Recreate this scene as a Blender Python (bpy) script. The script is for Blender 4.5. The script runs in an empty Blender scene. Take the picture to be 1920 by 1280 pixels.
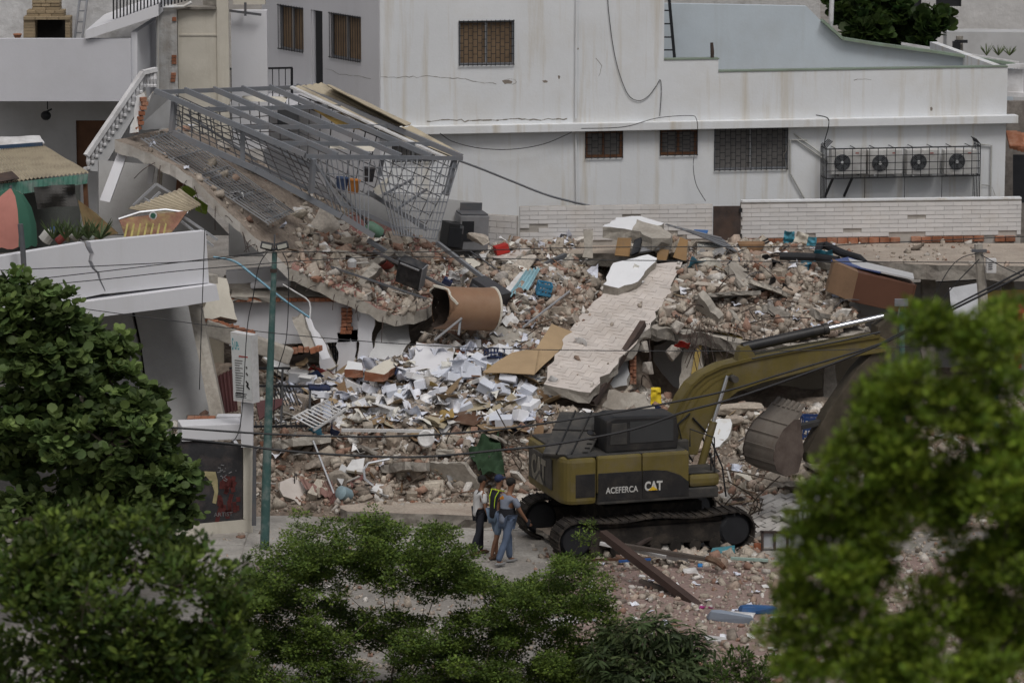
import bpy, bmesh, math, random
import numpy as np
from mathutils import Vector, Matrix, Quaternion, noise
from mathutils.bvhtree import BVHTree
R = math.radians
random.seed(11); rng = np.random.default_rng(11)
SC = bpy.context.scene; COL = SC.collection
# ------------------------------------------------------------------ camera
F, CAMH, PITCH = 7200.0, 18.7, R(10)
cd = bpy.data.cameras.new('camera'); CAM = bpy.data.objects.new('camera', cd); COL.objects.link(CAM)
CAM.location = (0, 0, CAMH); CAM.rotation_euler = (R(90)-PITCH, 0, 0)
cd.sensor_width = 36; cd.lens = 36*F/1920; cd.clip_start = .5; cd.clip_end = 3000
cd.dof.use_dof = True; cd.dof.focus_distance = 88; cd.dof.aperture_fstop = 2.1
SC.camera = CAM
# ------------------------------------------------------------------ sky, sun, exposure (heavy overcast)
wd = bpy.data.worlds.new('World'); SC.world = wd; wd.use_nodes = True
nt = wd.node_tree; bg = nt.nodes['Background']
sk = nt.nodes.new('ShaderNodeTexSky'); sk.sky_type = 'NISHITA'; sk.sun_disc = False
sk.sun_elevation = R(58); sk.sun_rotation = R(200); sk.air_density = 1.0; sk.dust_density = 6.0; sk.ozone_density = 1.0
hs = nt.nodes.new('ShaderNodeHueSaturation'); hs.inputs['Saturation'].default_value = .5
nt.links.new(sk.outputs[0], hs.inputs['Color']); nt.links.new(hs.outputs[0], bg.inputs[0]); bg.inputs[1].default_value = .072
sl = bpy.data.lights.new('sun', 'SUN'); sl.energy = 1.5; sl.angle = R(20); sl.color = (1, .975, .95)
SUN = bpy.data.objects.new('sun', sl); COL.objects.link(SUN)
SUN.rotation_euler = Vector((.30, -.44, .85)).to_track_quat('Z', 'Y').to_euler()   # from the right, behind the camera, high
SC.view_settings.view_transform = 'Standard'; SC.view_settings.look = 'None'
SC.view_settings.exposure = -.08; SC.view_settings.gamma = 1
# ------------------------------------------------------------------ measuring helpers
FW = Vector((0, math.cos(PITCH), -math.sin(PITCH))); UP = Vector((0, math.sin(PITCH), math.cos(PITCH)))
CP = Vector((0, 0, CAMH))
def ray(px, py): return FW + Vector((1, 0, 0))*((px-960)/F) + UP*((640-py)/F)
def W(px, py, Y):
    d = ray(px, py); return CP + d*(Y/d.y)
def WZ(px, py, z=0.):
    d = ray(px, py); return CP + d*((z-CAMH)/d.z)
def pix(p):
    q = Vector(p)-CP; d = q.dot(FW); return (960+F*q.x/d, 640-F*q.dot(UP)/d)
class Pl:                                       # a vertical wall plane: u runs right, n points to the viewer
    def __init__(s, px, py, Y, ang):
        s.o = W(px, py, Y); a = R(ang); s.u = Vector((math.cos(a), math.sin(a), 0)); s.n = Vector((math.sin(a), -math.cos(a), 0))
    def off(s, d):
        q = Pl.__new__(Pl); q.o = s.o + s.n*d; q.u = s.u; q.n = s.n; return q
    def uz(s, px, py):
        d = ray(px, py); t = (s.o-CP).dot(s.n)/d.dot(s.n); p = CP+d*t
        return (p-s.o).dot(s.u), p.z
    def at(s, u, z, d=0.):
        p = s.o + s.u*u + s.n*d; return Vector((p.x, p.y, z))
    def p(s, px, py, d=0.): return s.at(*s.uz(px, py), d)
    def rect(s, x0, y0, x1, y1):
        a = s.uz(x0, (y0+y1)/2)[0]; b = s.uz(x1, (y0+y1)/2)[0]; m = (x0+x1)/2
        return a, b, s.uz(m, y1)[1], s.uz(m, y0)[1]
def lerp(a, b, t): return a+(b-a)*t
def bil(q, s, t): return lerp(lerp(q[0], q[1], s), lerp(q[3], q[2], s), t)
# ------------------------------------------------------------------ materials
MATS = {}
def mat(name, col, rough=.85, var=.18, scale=1.6, bump=.25, bscale=25, metal=0., dirt=None, dirt_amt=.5, dirt_scale=.9,
        streak=None, streak_amt=.5, src='plain', trans=0., spec=.3, rnd=0., fine=0.):
    if name in MATS: return MATS[name]
    m = bpy.data.materials.new(name); m.use_nodes = True; N = m.node_tree.nodes; L = m.node_tree.links
    b = N['Principled BSDF']; b.inputs['Roughness'].default_value = rough; b.inputs['Metallic'].default_value = metal
    b.inputs['Specular IOR Level'].default_value = spec
    geo = N.new('ShaderNodeNewGeometry'); P = geo.outputs['Position']
    def nz(sc, det=5, ro=.6, vec=None):
        n = N.new('ShaderNodeTexNoise'); n.inputs['Scale'].default_value = sc; n.inputs['Detail'].default_value = det
        n.inputs['Roughness'].default_value = ro; L.new(vec or P, n.inputs['Vector']); return n.outputs['Fac']
    def rmp(v, a, b_, c=0., d=1.):
        r = N.new('ShaderNodeMapRange'); L.new(v, r.inputs[0])
        for i, x in enumerate((a, b_, c, d)): r.inputs[1+i].default_value = x
        return r.outputs[0]
    def mix(kind, f, a, b_):
        x = N.new('ShaderNodeMix'); x.data_type = 'RGBA'; x.blend_type = kind
        for s, v in ((x.inputs[0], f), (x.inputs[6], a), (x.inputs[7], b_)):
            if isinstance(v, (tuple, list)): s.default_value = (*v[:3], 1)
            elif isinstance(v, (int, float)): s.default_value = v
            else: L.new(v, s)
        return x.outputs[2]
    if src == 'obj': base = N.new('ShaderNodeObjectInfo').outputs['Color']
    elif src == 'vcol':
        a = N.new('ShaderNodeVertexColor'); a.layer_name = 'Col'; base = a.outputs['Color']
    else: base = tuple(col)
    g = N.new('ShaderNodeCombineColor')
    v = rmp(nz(scale), .3, .7, 1-var, 1+var)
    for i in range(3): L.new(v, g.inputs[i])
    c = mix('MULTIPLY', 1., base, g.outputs[0])
    if fine:
        g2 = N.new('ShaderNodeCombineColor'); v2 = rmp(nz(bscale*1.3, 3), .3, .7, 1-fine, 1+fine)
        for i in range(3): L.new(v2, g2.inputs[i])
        c = mix('MULTIPLY', 1., c, g2.outputs[0])
    if rnd:
        oi = N.new('ShaderNodeObjectInfo'); g3 = N.new('ShaderNodeCombineColor'); v3 = rmp(oi.outputs['Random'], 0, 1, 1-rnd, 1+rnd*.6)
        for i in range(3): L.new(v3, g3.inputs[i])
        c = mix('MULTIPLY', 1., c, g3.outputs[0])
    if dirt is not None:
        c = mix('MIX', rmp(nz(dirt_scale, 7, .68), .47, .72, 0, dirt_amt), c, tuple(dirt))
    if streak is not None:
        mp = N.new('ShaderNodeMapping'); mp.inputs['Scale'].default_value = (2.6, 2.6, .16); L.new(P, mp.inputs[0])
        f1 = rmp(nz(1.0, 5, .65, mp.outputs[0]), .53, .75, 0, streak_amt)
        c = mix('MIX', f1, c, tuple(streak))
    L.new(c, b.inputs['Base Color'])
    if bump:
        bp = N.new('ShaderNodeBump'); bp.inputs['Strength'].default_value = bump; bp.inputs['Distance'].default_value = .03
        L.new(nz(bscale, 6, .65), bp.inputs['Height']); L.new(bp.outputs[0], b.inputs['Normal'])
    if trans:
        b.inputs['Transmission Weight'].default_value = 0
        t = N.new('ShaderNodeBsdfTranslucent'); L.new(c, t.inputs[0]); ms = N.new('ShaderNodeMixShader'); ms.inputs[0].default_value = trans
        L.new(b.outputs[0], ms.inputs[1]); L.new(t.outputs[0], ms.inputs[2]); L.new(ms.outputs[0], N['Material Output'].inputs[0])
    MATS[name] = m; return m
def paint(name, col, rough=.55, **k):
    k.setdefault('var', .12); k.setdefault('bump', .08); k.setdefault('dirt', (.16, .13, .10)); k.setdefault('dirt_amt', .45); k.setdefault('dirt_scale', 2.2)
    return mat(name, col, rough, **k)
WHITE = mat('white_plaster', (.66, .68, .70), .9, .05, .5, .18, 14, dirt=(.55, .53, .48), dirt_amt=.40, dirt_scale=.55, streak=(.44, .37, .25), streak_amt=.65)
WHITEC = mat('clean_white_plaster', (.625, .63, .66), .9, .04, .5, .12, 14, dirt=(.5, .49, .47), dirt_amt=.22, dirt_scale=.4, streak=(.45, .44, .42), streak_amt=.18)
CREAM = mat('cream_plaster', (.56, .53, .46), .9, .08, .8, .2, 14, dirt=(.36, .33, .27), dirt_amt=.35, streak=(.33, .29, .22), streak_amt=.4)
GREYW = mat('grey_plaster', (.46, .465, .47), .9, .08, .8, .2, 14, dirt=(.28, .27, .25), dirt_amt=.4)
BLUEW = mat('pale_blue_plaster', (.47, .53, .58), .9, .05, .7, .14, 14, dirt=(.40, .43, .45), dirt_amt=.45, streak=(.38, .40, .40), streak_amt=.35)
CONC = mat('concrete', (.36, .335, .295), .95, .22, 1.3, .6, 9, dirt=(.20, .17, .14), dirt_amt=.65, dirt_scale=1.1, fine=.15)
CONCD = mat('weathered_concrete', (.25, .232, .205), .95, .28, 1.5, .8, 7, dirt=(.12, .10, .085), dirt_amt=.75, dirt_scale=1.4, fine=.2)
DUSTD = mat('dark_dusty_floor', (.25, .21, .175), .95, .3, 1.2, .6, 12, dirt=(.12, .09, .07), dirt_amt=.7, dirt_scale=1, fine=.25)
DUST = mat('dusty_slab', (.36, .31, .26), .95, .2, 1.0, .5, 16, dirt=(.24, .18, .145), dirt_amt=.6, dirt_scale=.8, fine=.2)
REDFL = mat('red_floor_screed', (.24, .115, .10), .9, .2, 1.4, .4, 20, dirt=(.34, .29, .24), dirt_amt=.9, dirt_scale=.8, fine=.2)
BRICK = mat('clay_brick', (.33, .135, .075), .95, .25, 3, .5, 30, dirt=(.38, .32, .26), dirt_amt=.5, dirt_scale=3, rnd=.3)
STEEL = mat('grey_painted_steel', (.18, .192, .212), .55, .18, 2, .1, 30, dirt=(.15, .12, .10), dirt_amt=.5, dirt_scale=2, spec=.45)
LSTEEL = mat('light_steel', (.27, .28, .295), .5, .18, 2, .1, 30, dirt=(.18, .14, .11), dirt_amt=.5, dirt_scale=2, spec=.45)
STEELD = mat('dark_steel', (.10, .105, .115), .6, .2, 3, .1, 30, dirt=(.12, .08, .06), dirt_amt=.5, dirt_scale=3)
BLACK = mat('black_metal', (.018, .019, .022), .55, .2, 4, .05, 30)
RUST = mat('rusty_metal', (.055, .042, .038), .8, .35, 2.5, .3, 30, dirt=(.10, .06, .042), dirt_amt=.7, dirt_scale=1.6)
WOOD = mat('brown_wood', (.13, .062, .032), .6, .25, 3, .1, 30)
TILE = mat('white_wall_tile', (.63, .62, .615), .5, .07, .9, .03, 20, dirt=(.42, .37, .31), dirt_amt=.45, dirt_scale=.9, rnd=.07, spec=.4)
TILEF = mat('pinkish_floor_tile', (.53, .485, .45), .7, .1, .9, .15, 30, dirt=(.40, .345, .30), dirt_amt=.6, dirt_scale=1.2, rnd=.12)
GROUT = mat('tile_grout', (.40, .375, .345), .95, .2, 2, .3, 14)
SHADEW = mat('shade_grey_inner_wall', (.38, .38, .38), .95, .12, .9, .25, 14, dirt=(.17, .165, .155), dirt_amt=.5)  # inner-wall plaster with shade put into its base grey, plus dirt patches
MORTAR = mat('mortar', (.24, .21, .18), .95, .2, 2, .5, 14)
GLASS = mat('dark_glass', (.035, .038, .04), .12, .1, 2, 0, spec=.6)
CURT = mat('brown_shutter', (.23, .16, .10), .7, .2, 3, .1)
CURTG = mat('grey_shutter', (.165, .158, .152), .7, .15, 3, .1)
RUB = mat('rubble_mixed', (1, 1, 1), .95, .2, 2.2, .5, 16, src='vcol', fine=.22)
RUBO = mat('rubble_block', (1, 1, 1), .95, .2, 2.2, .6, 13, src='obj', dirt=(.26, .21, .17), dirt_amt=.55, dirt_scale=1.8, fine=.2)
PAPER = mat('white_paper', (1, 1, 1), .9, .06, 4, .1, 10, src='obj', dirt=(.40, .35, .29), dirt_amt=.5, dirt_scale=3)
PAPERV = mat('white_paper_litter', (1, 1, 1), .9, .06, 4, .1, 10, src='vcol', dirt=(.38, .33, .27), dirt_amt=.6, dirt_scale=3)
LEAF = mat('leaf', (1, 1, 1), .6, .22, 2.2, 0, src='vcol', trans=.4, spec=.3)
LEAFO = mat('single_leaf', (1, 1, 1), .6, .22, 2.2, 0, src='obj', trans=.4, spec=.3)
BARK = mat('bark', (.10, .082, .065), .95, .3, 3, .6, 20)
# ------------------------------------------------------------------ mesh helpers
def rot3(x=0, y=0, z=0): return Matrix.Rotation(R(z), 3, 'Z') @ Matrix.Rotation(R(y), 3, 'Y') @ Matrix.Rotation(R(x), 3, 'X')
def frame(d, up=Vector((0, 0, 1))):
    d = d.normalized(); s = d.cross(up)
    if s.length < 1e-4: s = d.cross(Vector((0, 1, 0)))
    s.normalize(); return Matrix((d, s, s.cross(d))).transposed()      # columns: along, side, up
class MB:
    def __init__(s): s.v = []; s.f = []; s.m = []
    def add(s, vs, fs, mi=0):
        k = len(s.v); s.v += [tuple(v) for v in vs]; s.f += [tuple(i+k for i in f) for f in fs]; s.m += [mi]*len(fs); return s
    def hexa(s, a, mi=0): return s.add(a, [(3, 2, 1, 0), (4, 5, 6, 7), (0, 1, 5, 4), (1, 2, 6, 5), (2, 3, 7, 6), (3, 0, 4, 7)], mi)
    def box(s, c, size, m=None, mi=0):
        c = Vector(c); m = m or Matrix.Identity(3); h = [x/2 for x in size]
        q = [(-1, -1), (1, -1), (1, 1), (-1, 1)]
        return s.hexa([c + m @ Vector((x*h[0], y*h[1], z*h[2])) for z in (-1, 1) for x, y in q], mi)
    def bar(s, a, b, w, h=None, mi=0, up=Vector((0, 0, 1))):
        a = Vector(a); b = Vector(b); return s.box((a+b)/2, ((b-a).length, w, h or w), frame(b-a, up), mi)
    def tube(s, pts, r, n=6, mi=0, cap=True):
        pts = [Vector(p) for p in pts]; rs = r if isinstance(r, (list, tuple)) else [r]*len(pts); k = len(s.v); vs = []; fs = []
        for i, p in enumerate(pts):
            d = pts[min(i+1, len(pts)-1)]-pts[max(i-1, 0)]; m = frame(d)
            for j in range(n):
                a = 2*math.pi*j/n; vs.append(p + m.col[1]*math.cos(a)*rs[i] + m.col[2]*math.sin(a)*rs[i])
        for i in range(len(pts)-1):
            for j in range(n): fs.append((i*n+j, i*n+(j+1) % n, (i+1)*n+(j+1) % n, (i+1)*n+j))
        if cap: fs += [tuple(range(n))[::-1], tuple((len(pts)-1)*n+j for j in range(n))]
        return s.add(vs, fs, mi)
    def prism(s, poly, ex, mi=0, side=None):
        n = len(poly); ex = Vector(ex); a = [Vector(p) for p in poly]
        s.add(a+[p+ex for p in a], [tuple(range(n)), tuple(range(2*n-1, n-1, -1))], mi)
        k = len(s.v)-2*n; fs = [(k+i, k+(i+1) % n, k+n+(i+1) % n, k+n+i) for i in range(n)]
        s.f += fs; s.m += [mi if side is None else side]*n; return s
    def lathe(s, base, axis, prof, n=16, mi=0, cap=True):      # prof: (radius, height along axis)
        m = frame(Vector(axis)); vs = []; fs = []
        for r, h in prof:
            for j in range(n):
                a = 2*math.pi*j/n; vs.append(Vector(base) + m.col[0]*h + m.col[1]*r*math.cos(a) + m.col[2]*r*math.sin(a))
        for i in range(len(prof)-1):
            for j in range(n): fs.append((i*n+j, i*n+(j+1) % n, (i+1)*n+(j+1) % n, (i+1)*n+j))
        if cap: fs += [tuple(range(n))[::-1], tuple((len(prof)-1)*n+j for j in range(n))]
        return s.add(vs, fs, mi)
    def ell(s, c, r, m=None, n=12, k=8, mi=0):
        m = m or Matrix.Identity(3); vs = [Vector(c)+m @ Vector((0, 0, -r[2]))]; fs = []
        for i in range(1, k):
            t = -math.pi/2+math.pi*i/k
            for j in range(n):
                a = 2*math.pi*j/n; vs.append(Vector(c)+m @ Vector((r[0]*math.cos(t)*math.cos(a), r[1]*math.cos(t)*math.sin(a), r[2]*math.sin(t))))
        vs.append(Vector(c)+m @ Vector((0, 0, r[2]))); e = len(vs)-1
        for j in range(n): fs += [(0, 1+(j+1) % n, 1+j), (e, e-n+j, e-n+(j+1) % n)]
        for i in range(k-2):
            for j in range(n): fs.append((1+i*n+j, 1+i*n+(j+1) % n, 1+(i+1)*n+(j+1) % n, 1+(i+1)*n+j))
        return s.add(vs, fs, mi)
    def sheet(s, q, nu, nv, amp=.05, th=.01, seed=0., wave=None, sc=1.6, mi=0):      # crumpled or waved panel over a quad q
        nrm = ((q[1]-q[0]).cross(q[3]-q[0])).normalized(); vs = []; fs = []
        for side in (0, 1):
            for j in range(nv+1):
                for i in range(nu+1):
                    p = bil(q, i/nu, j/nv); h = noise.noise(p*sc+Vector((seed, seed*.7, 0)))*amp
                    if wave: h += wave[1]*math.sin(2*math.pi*wave[0]*i/nu)
                    vs.append(p+nrm*(h-side*th))
        n = nu+1; o = n*(nv+1)
        for j in range(nv):
            for i in range(nu):
                a = j*n+i; fs += [(a, a+1, a+1+n, a+n), (o+a, o+a+n, o+a+1+n, o+a+1)]
        for i in range(nu): fs += [(i, i+o, i+1+o, i+1), (nv*n+i, nv*n+i+1, nv*n+i+1+o, nv*n+i+o)]
        for j in range(nv): fs += [(j*n, (j+1)*n, (j+1)*n+o, j*n+o), (j*n+nu, j*n+nu+o, (j+1)*n+nu+o, (j+1)*n+nu)]
        return s.add(vs, fs, mi)
    def broken(s, poly, th, jag=.06, step=.18, mi=0, side=1, down=None):                 # broken slab: ragged outline, rough sides
        a = [Vector(p) for p in poly]; n = Vector()
        for i in range(len(a)): n += a[i].cross(a[(i+1) % len(a)])
        n.normalize(); n = n if n.z > 0 else -n
        ex = -n if down is None else Vector(down); ring = []
        for i, p in enumerate(a):
            q = a[(i+1) % len(a)]; k = max(1, int((q-p).length/step)); tn = (q-p).normalized().cross(n)
            for j in range(k):
                g = random.gauss(0, jag) if (j or jag > .03) else 0
                ring.append((lerp(p, q, j/k)+tn*g, tn))
        N = len(ring); t0 = [r[0] for r in ring]
        t1 = [r[0]+ex*th*random.uniform(.25, .6)+r[1]*random.gauss(0, jag*.6) for r in ring]
        t2 = [r[0]+ex*th*random.uniform(.9, 1.1)+r[1]*random.gauss(0, jag*.8) for r in ring]
        k = len(s.v); s.v += [tuple(x) for x in t0+t1+t2]
        s.f += [tuple(k+i for i in range(N)), tuple(k+2*N+i for i in range(N-1, -1, -1))]; s.m += [mi, side]
        for L in (0, 1):
            for i in range(N):
                j = (i+1) % N; s.f.append((k+L*N+i, k+L*N+j, k+(L+1)*N+j, k+(L+1)*N+i)); s.m.append(side)
        return s
    def build(s, name, mats, parent=None, smooth=False, bevel=0., fix=True):
        off = parent.matrix_world.translation if parent else Vector()
        if parent: off = WLOC[parent.name]
        me = bpy.data.meshes.new(name)
        me.from_pydata([(v[0]-off[0], v[1]-off[1], v[2]-off[2]) for v in s.v], [], s.f)
        for m in (mats if isinstance(mats, (list, tuple)) else [mats]): me.materials.append(m)
        me.polygons.foreach_set('material_index', s.m)
        if fix or bevel:
            bm = bmesh.new(); bm.from_mesh(me); bmesh.ops.recalc_face_normals(bm, faces=bm.faces)
            if bevel:
                es = [e for e in bm.edges if len(e.link_faces) == 2 and e.calc_face_angle(0) > .6]
                bmesh.ops.bevel(bm, geom=es, offset=bevel, segments=2, affect='EDGES', clamp_overlap=True, profile=.6)
            bm.to_mesh(me); bm.free()
        if smooth: 
            me.polygons.foreach_set('use_smooth', [True]*len(me.polygons))
            me.set_sharp_from_angle(angle=R(38))
        o = bpy.data.objects.new(name, me); COL.objects.link(o)
        if parent: o.parent = parent; WLOC[o.name] = off
        else: WLOC[o.name] = Vector()
        return o
WLOC = {}
def tag(o, label, cat=None, group=None, kind=None):
    if label: o['label'] = label
    if cat: o['category'] = cat
    if group: o['group'] = group
    if kind: o['kind'] = kind
    return o
def thing(name, label, cat, loc=(0, 0, 0), group=None):
    o = bpy.data.objects.new(name, None); COL.objects.link(o); o.location = loc; o.empty_display_size = .2
    WLOC[o.name] = Vector(loc); return tag(o, label, cat, group)
UNIT = {}
def unit(kind, m):
    k = (kind, m.name)
    if k not in UNIT:
        b = MB()
        if kind == 'box': b.box((0, 0, 0), (1, 1, 1))
        elif kind == 'rod': b.tube([(-.5, 0, 0), (.5, 0, 0)], .5, 6)
        elif kind == 'brick': b.box((0, 0, 0), (1, 1, 1))
        me = bpy.data.meshes.new(kind); me.from_pydata(b.v, [], b.f); me.materials.append(m)
        if kind == 'brick':
            bm = bmesh.new(); bm.from_mesh(me); bmesh.ops.bevel(bm, geom=bm.edges[:], offset=.045, segments=1, affect='EDGES'); bm.to_mesh(me); bm.free()
        UNIT[k] = me
    return UNIT[k]
def place(name, me, parent, M4):
    o = bpy.data.objects.new(name, me); COL.objects.link(o)
    if parent: o.parent = parent; M4 = Matrix.Translation(-WLOC[parent.name]) @ M4; WLOC[o.name] = WLOC[parent.name]+M4.translation
    o.matrix_local = M4; return o
def M4(c, size, m3): return Matrix.Translation(Vector(c)) @ m3.to_4x4() @ Matrix.Diagonal((*size, 1))
def piece(name, m, parent, c, size, m3=None, kind='box'): return place(name, unit(kind, m), parent, M4(c, size, m3 or Matrix.Identity(3)))
def rod(name, m, parent, a, b, w, h=None, kind='box'):
    a = Vector(a); b = Vector(b); return piece(name, m, parent, (a+b)/2, ((b-a).length, w, h or w), frame(b-a), kind)
def poly_pts(spec): return [W(*p) for p in spec]
def cable(name, label, pts, r, m=None, cat='cable', group=None, n=5, sub=6):
    q = []
    for i in range(len(pts)-1):                      # Catmull-Rom through the given points
        p0, p1, p2, p3 = pts[max(i-1, 0)], pts[i], pts[i+1], pts[min(i+2, len(pts)-1)]
        for k in range(sub):
            t = k/sub; q.append(.5*((2*p1)+(p2-p0)*t+(2*p0-5*p1+4*p2-p3)*t*t+(3*p1-p0-3*p2+p3)*t**3))
    q.append(pts[-1]); o = MB().tube(q, r, n).build(name, m or BLACK, smooth=True)
    return tag(o, label, cat, group)
def textmesh(name, s, m, parent, origin, xdir, ydir, size, depth=.012, bold=.0, align='LEFT'):
    cu = bpy.data.curves.new(name, 'FONT'); cu.body = s; cu.size = size; cu.extrude = depth; cu.offset = bold; cu.align_x = align; cu.resolution_u = 3
    t = bpy.data.objects.new('t', cu); COL.objects.link(t); dg = bpy.context.evaluated_depsgraph_get()
    me = bpy.data.meshes.new_from_object(t.evaluated_get(dg)); bpy.data.objects.remove(t)
    me.materials.clear(); me.materials.append(m); x = Vector(xdir).normalized(); y = Vector(ydir).normalized()
    return place(name, me, parent, Matrix.Translation(Vector(origin)) @ Matrix((x, y, x.cross(y))).transposed().to_4x4())
def wallmesh(mb, pl, u0, u1, z0, z1, holes=(), th=.25, mi=0):
    us = sorted({u0, u1, *[h[0] for h in holes], *[h[1] for h in holes]}); zs = sorted({z0, z1, *[h[2] for h in holes], *[h[3] for h in holes]})
    def q(*c): mb.add([pl.at(*x) for x in c], [(0, 1, 2, 3)], mi)
    for i in range(len(us)-1):
        for j in range(len(zs)-1):
            a, b, c, d = us[i], us[i+1], zs[j], zs[j+1]
            if any(h[0]-1e-6 <= a and b <= h[1]+1e-6 and h[2]-1e-6 <= c and d <= h[3]+1e-6 for h in holes): continue
            q((a, c, 0), (b, c, 0), (b, d, 0), (a, d, 0)); q((a, d, -th), (b, d, -th), (b, c, -th), (a, c, -th))
    for (a, b, c, d), s in [((u0, u1, z0, z1), 1)]+[(h, 1) for h in holes]:
        q((a, c, 0), (a, c, -th), (a, d, -th), (a, d, 0)); q((b, c, 0), (b, c, -th), (b, d, -th), (b, d, 0))
        q((a, c, 0), (b, c, 0), (b, c, -th), (a, c, -th)); q((a, d, 0), (b, d, 0), (b, d, -th), (a, d, -th))
    return mb
def window(parent, pl, r, nb, nr=5, shut=None, frm=None, brick=True, mull=True, bm_=None):
    a, b, c, d = r; frm = frm or STEEL; f = MB(); t = .05 if frm is STEEL else .075
    for u, v, w, x in ((a, b, c, c+t), (a, b, d-t, d), (a, a+t, c+t, d-t), (b-t, b, c+t, d-t)):
        f.hexa([pl.at(p, z, k) for k in (-.10, -.05) for p, z in ((u, w), (v, w), (v, x), (u, x))])
    wo = f.build('window', frm, parent)
    m = (a+b)/2
    if mull: piece('mullion', LSTEEL if frm is STEEL else frm, wo, pl.at(m, (c+d)/2, -.08), (.06, .05, d-c-2*t), Matrix((pl.u, pl.n, Vector((0, 0, 1)))).transposed())
    k = 4 if (b-a) > 1.2 else 2
    m3 = Matrix((pl.u, pl.n, Vector((0, 0, 1)))).transposed()
    piece('pane', GLASS, wo, pl.at(m, (c+d)/2, -.17), (b-a, .01, d-c), m3)
    for i in range(k): piece('shutter', shut or CURT, wo, pl.at(lerp(a, b, (i+.5)/k), (c+d)/2, -.13), ((b-a)/k-.006, .02, d-c-.1), m3)
    G = bm_ or BLACK; w = .016
    for i in range(nb+1):
        u = lerp(a+.01, b-.01, i/nb); rod('bar', G, wo, pl.at(u, c-.02, .03), pl.at(u, d+.02, .03), w)
    for z in (c+.01, d-.01): rod('bar', G, wo, pl.at(a, z, .05), pl.at(b, z, .05), w*1.3)
    if brick:
        for i in range(nb):
            for j in range(1, nr):
                z = lerp(c, d, (j+(.5 if i % 2 else 0))/nr)
                if z < d: rod('tie', G, wo, pl.at(lerp(a+.01, b-.01, i/nb), z, .03), pl.at(lerp(a+.01, b-.01, (i+1)/nb), z, .03), w)
    return wo
# ================================================================== SETTING: ground
g = MB(); nx = 60
g.add([(-1500, -300, 0), (1500, -300, 0), (1500, 2500, 0), (-1500, 2500, 0)], [(0, 1, 2, 3)])
GRD = mat('street_dust', (.25, .235, .215), .95, .25, .7, .5, 10, dirt=(.15, .13, .11), dirt_amt=.8, dirt_scale=.45, fine=.25)
tag(g.build('ground', GRD), None, kind='structure')
YF = mat('pink_brown_screed', (.255, .185, .165), .95, .25, .6, .5, 12, dirt=(.20, .155, .125), dirt_amt=.8, dirt_scale=.6, fine=.25)
q = [WZ(x, y, .006) for x, y in [(1060, 1062), (1240, 1052), (1500, 1046), (1990, 1040), (1990, 1330), (1020, 1330), (1040, 1180)]]
tag(MB().broken(q, .02, .08, .3).build('yard_floor', [YF, YF]), None, kind='structure')
PV = bpy.data.objects.new('pavement', None); COL.objects.link(PV); WLOC[PV.name] = Vector(); PV['kind'] = 'structure'
for i in range(9):
    for j in range(3):
        x0, x1, y0, y1 = [v for v in (-7.2+i*1.45, -7.2+i*1.45+1.42, 79.2+j*1.5, 79.2+j*1.5+1.47)]; z = .004+random.uniform(0, .012); m_ = mat('paving_%d' % random.randrange(3), [(.33, .315, .29), (.28, .265, .245), (.36, .34, .31)][random.randrange(3)], .95, .18, 1.1, .4, 12, dirt=(.18, .155, .13), dirt_amt=.7, dirt_scale=.8, fine=.18)
        q = [Vector((x+random.gauss(0, .01), y+random.gauss(0, .01), z)) for x, y in ((x0, y0), (x1, y0), (x1, y1), (x0, y1))]; MB().broken(q, .02, .008, .3).build('paving_slab', [m_, m_], PV)
# ================================================================== main white building
PA = Pl(1300, 240, 98.6, 9)
MBLD = thing('white_building', 'long white plastered two storey building with barred windows behind the rubble', 'building', PA.p(1300, 385))
rA = PA.rect
u712, zt = PA.uz(712, -70); u1245 = PA.uz(1245, 100)[0]; u1347 = PA.uz(1347, 130)[0]; u1889 = PA.uz(1889, 150)[0]
zl = PA.uz(1300, 233)[1]; zpar = PA.uz(1347, 135)[1]; zblk = PA.uz(1300, 112)[1]
w1 = rA(860, 39, 964, 122)
b = MB(); wallmesh(b, PA, u712, u1245, zl, zt, [w1]); wallmesh(b, PA, u1245, u1347, zl, zblk); wallmesh(b, PA, u1347, u1889, zl, zpar)
b.build('upper_wall', WHITE, MBLD)
window(MBLD, PA, w1, 12, 6)
PL_ = PA.off(-.04); lw = [PL_.rect(735, 264, 815, 303), PL_.rect(1097, 242, 1168, 296), PL_.rect(1237, 237, 1308, 291), PL_.rect(1339, 234, 1477, 318)]
zb = 3.9; zlo = PL_.uz(1300, 238)[1]
lw = [(a, b_, c, min(d, zlo-.05)) for a, b_, c, d in lw]
b = MB(); wallmesh(b, PL_, u712, u1889, zb, zlo, lw); b.build('lower_wall', WHITE, MBLD)
window(MBLD, PL_, lw[0], 9, 4, CURTG, brick=False); window(MBLD, PL_, lw[1], 6, 4, CURTG, WOOD); window(MBLD, PL_, lw[2], 5, 6, CURTG, WOOD); window(MBLD, PL_, lw[3], 14, 6, CURTG)
b = MB(); ua, ub = PA.uz(705, 247)[0], PA.uz(1905, 225)[0]; z0, z1 = PA.uz(1300, 241)[1], PA.uz(1300, 226)[1]
b.hexa([PA.at(u, z, d) for z in (z0, z1) for u, d in ((ua, .22), (ub, .22), (ub, -.1), (ua, -.1))]); b.build('ledge', WHITE, MBLD, bevel=.015)
b = MB(); b.hexa([PA.at(u, z, d) for z in (zpar, zpar+.03) for u, d in ((u1347, .02), (u1889, .02), (u1889, -.3), (u1347, -.3))])
b.hexa([PA.at(u, z, d) for z in (zblk, zblk+.03) for u, d in ((u1245, .02), (u1347+.02, .02), (u1347+.02, -.3), (u1245, -.3))])
b.build('green_coping', paint('green_grey_coping', (.20, .25, .20)), MBLD)
b = MB(); 
for (u, zz) in ((u1889, zpar), (u712, 3.9)): pass
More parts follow.
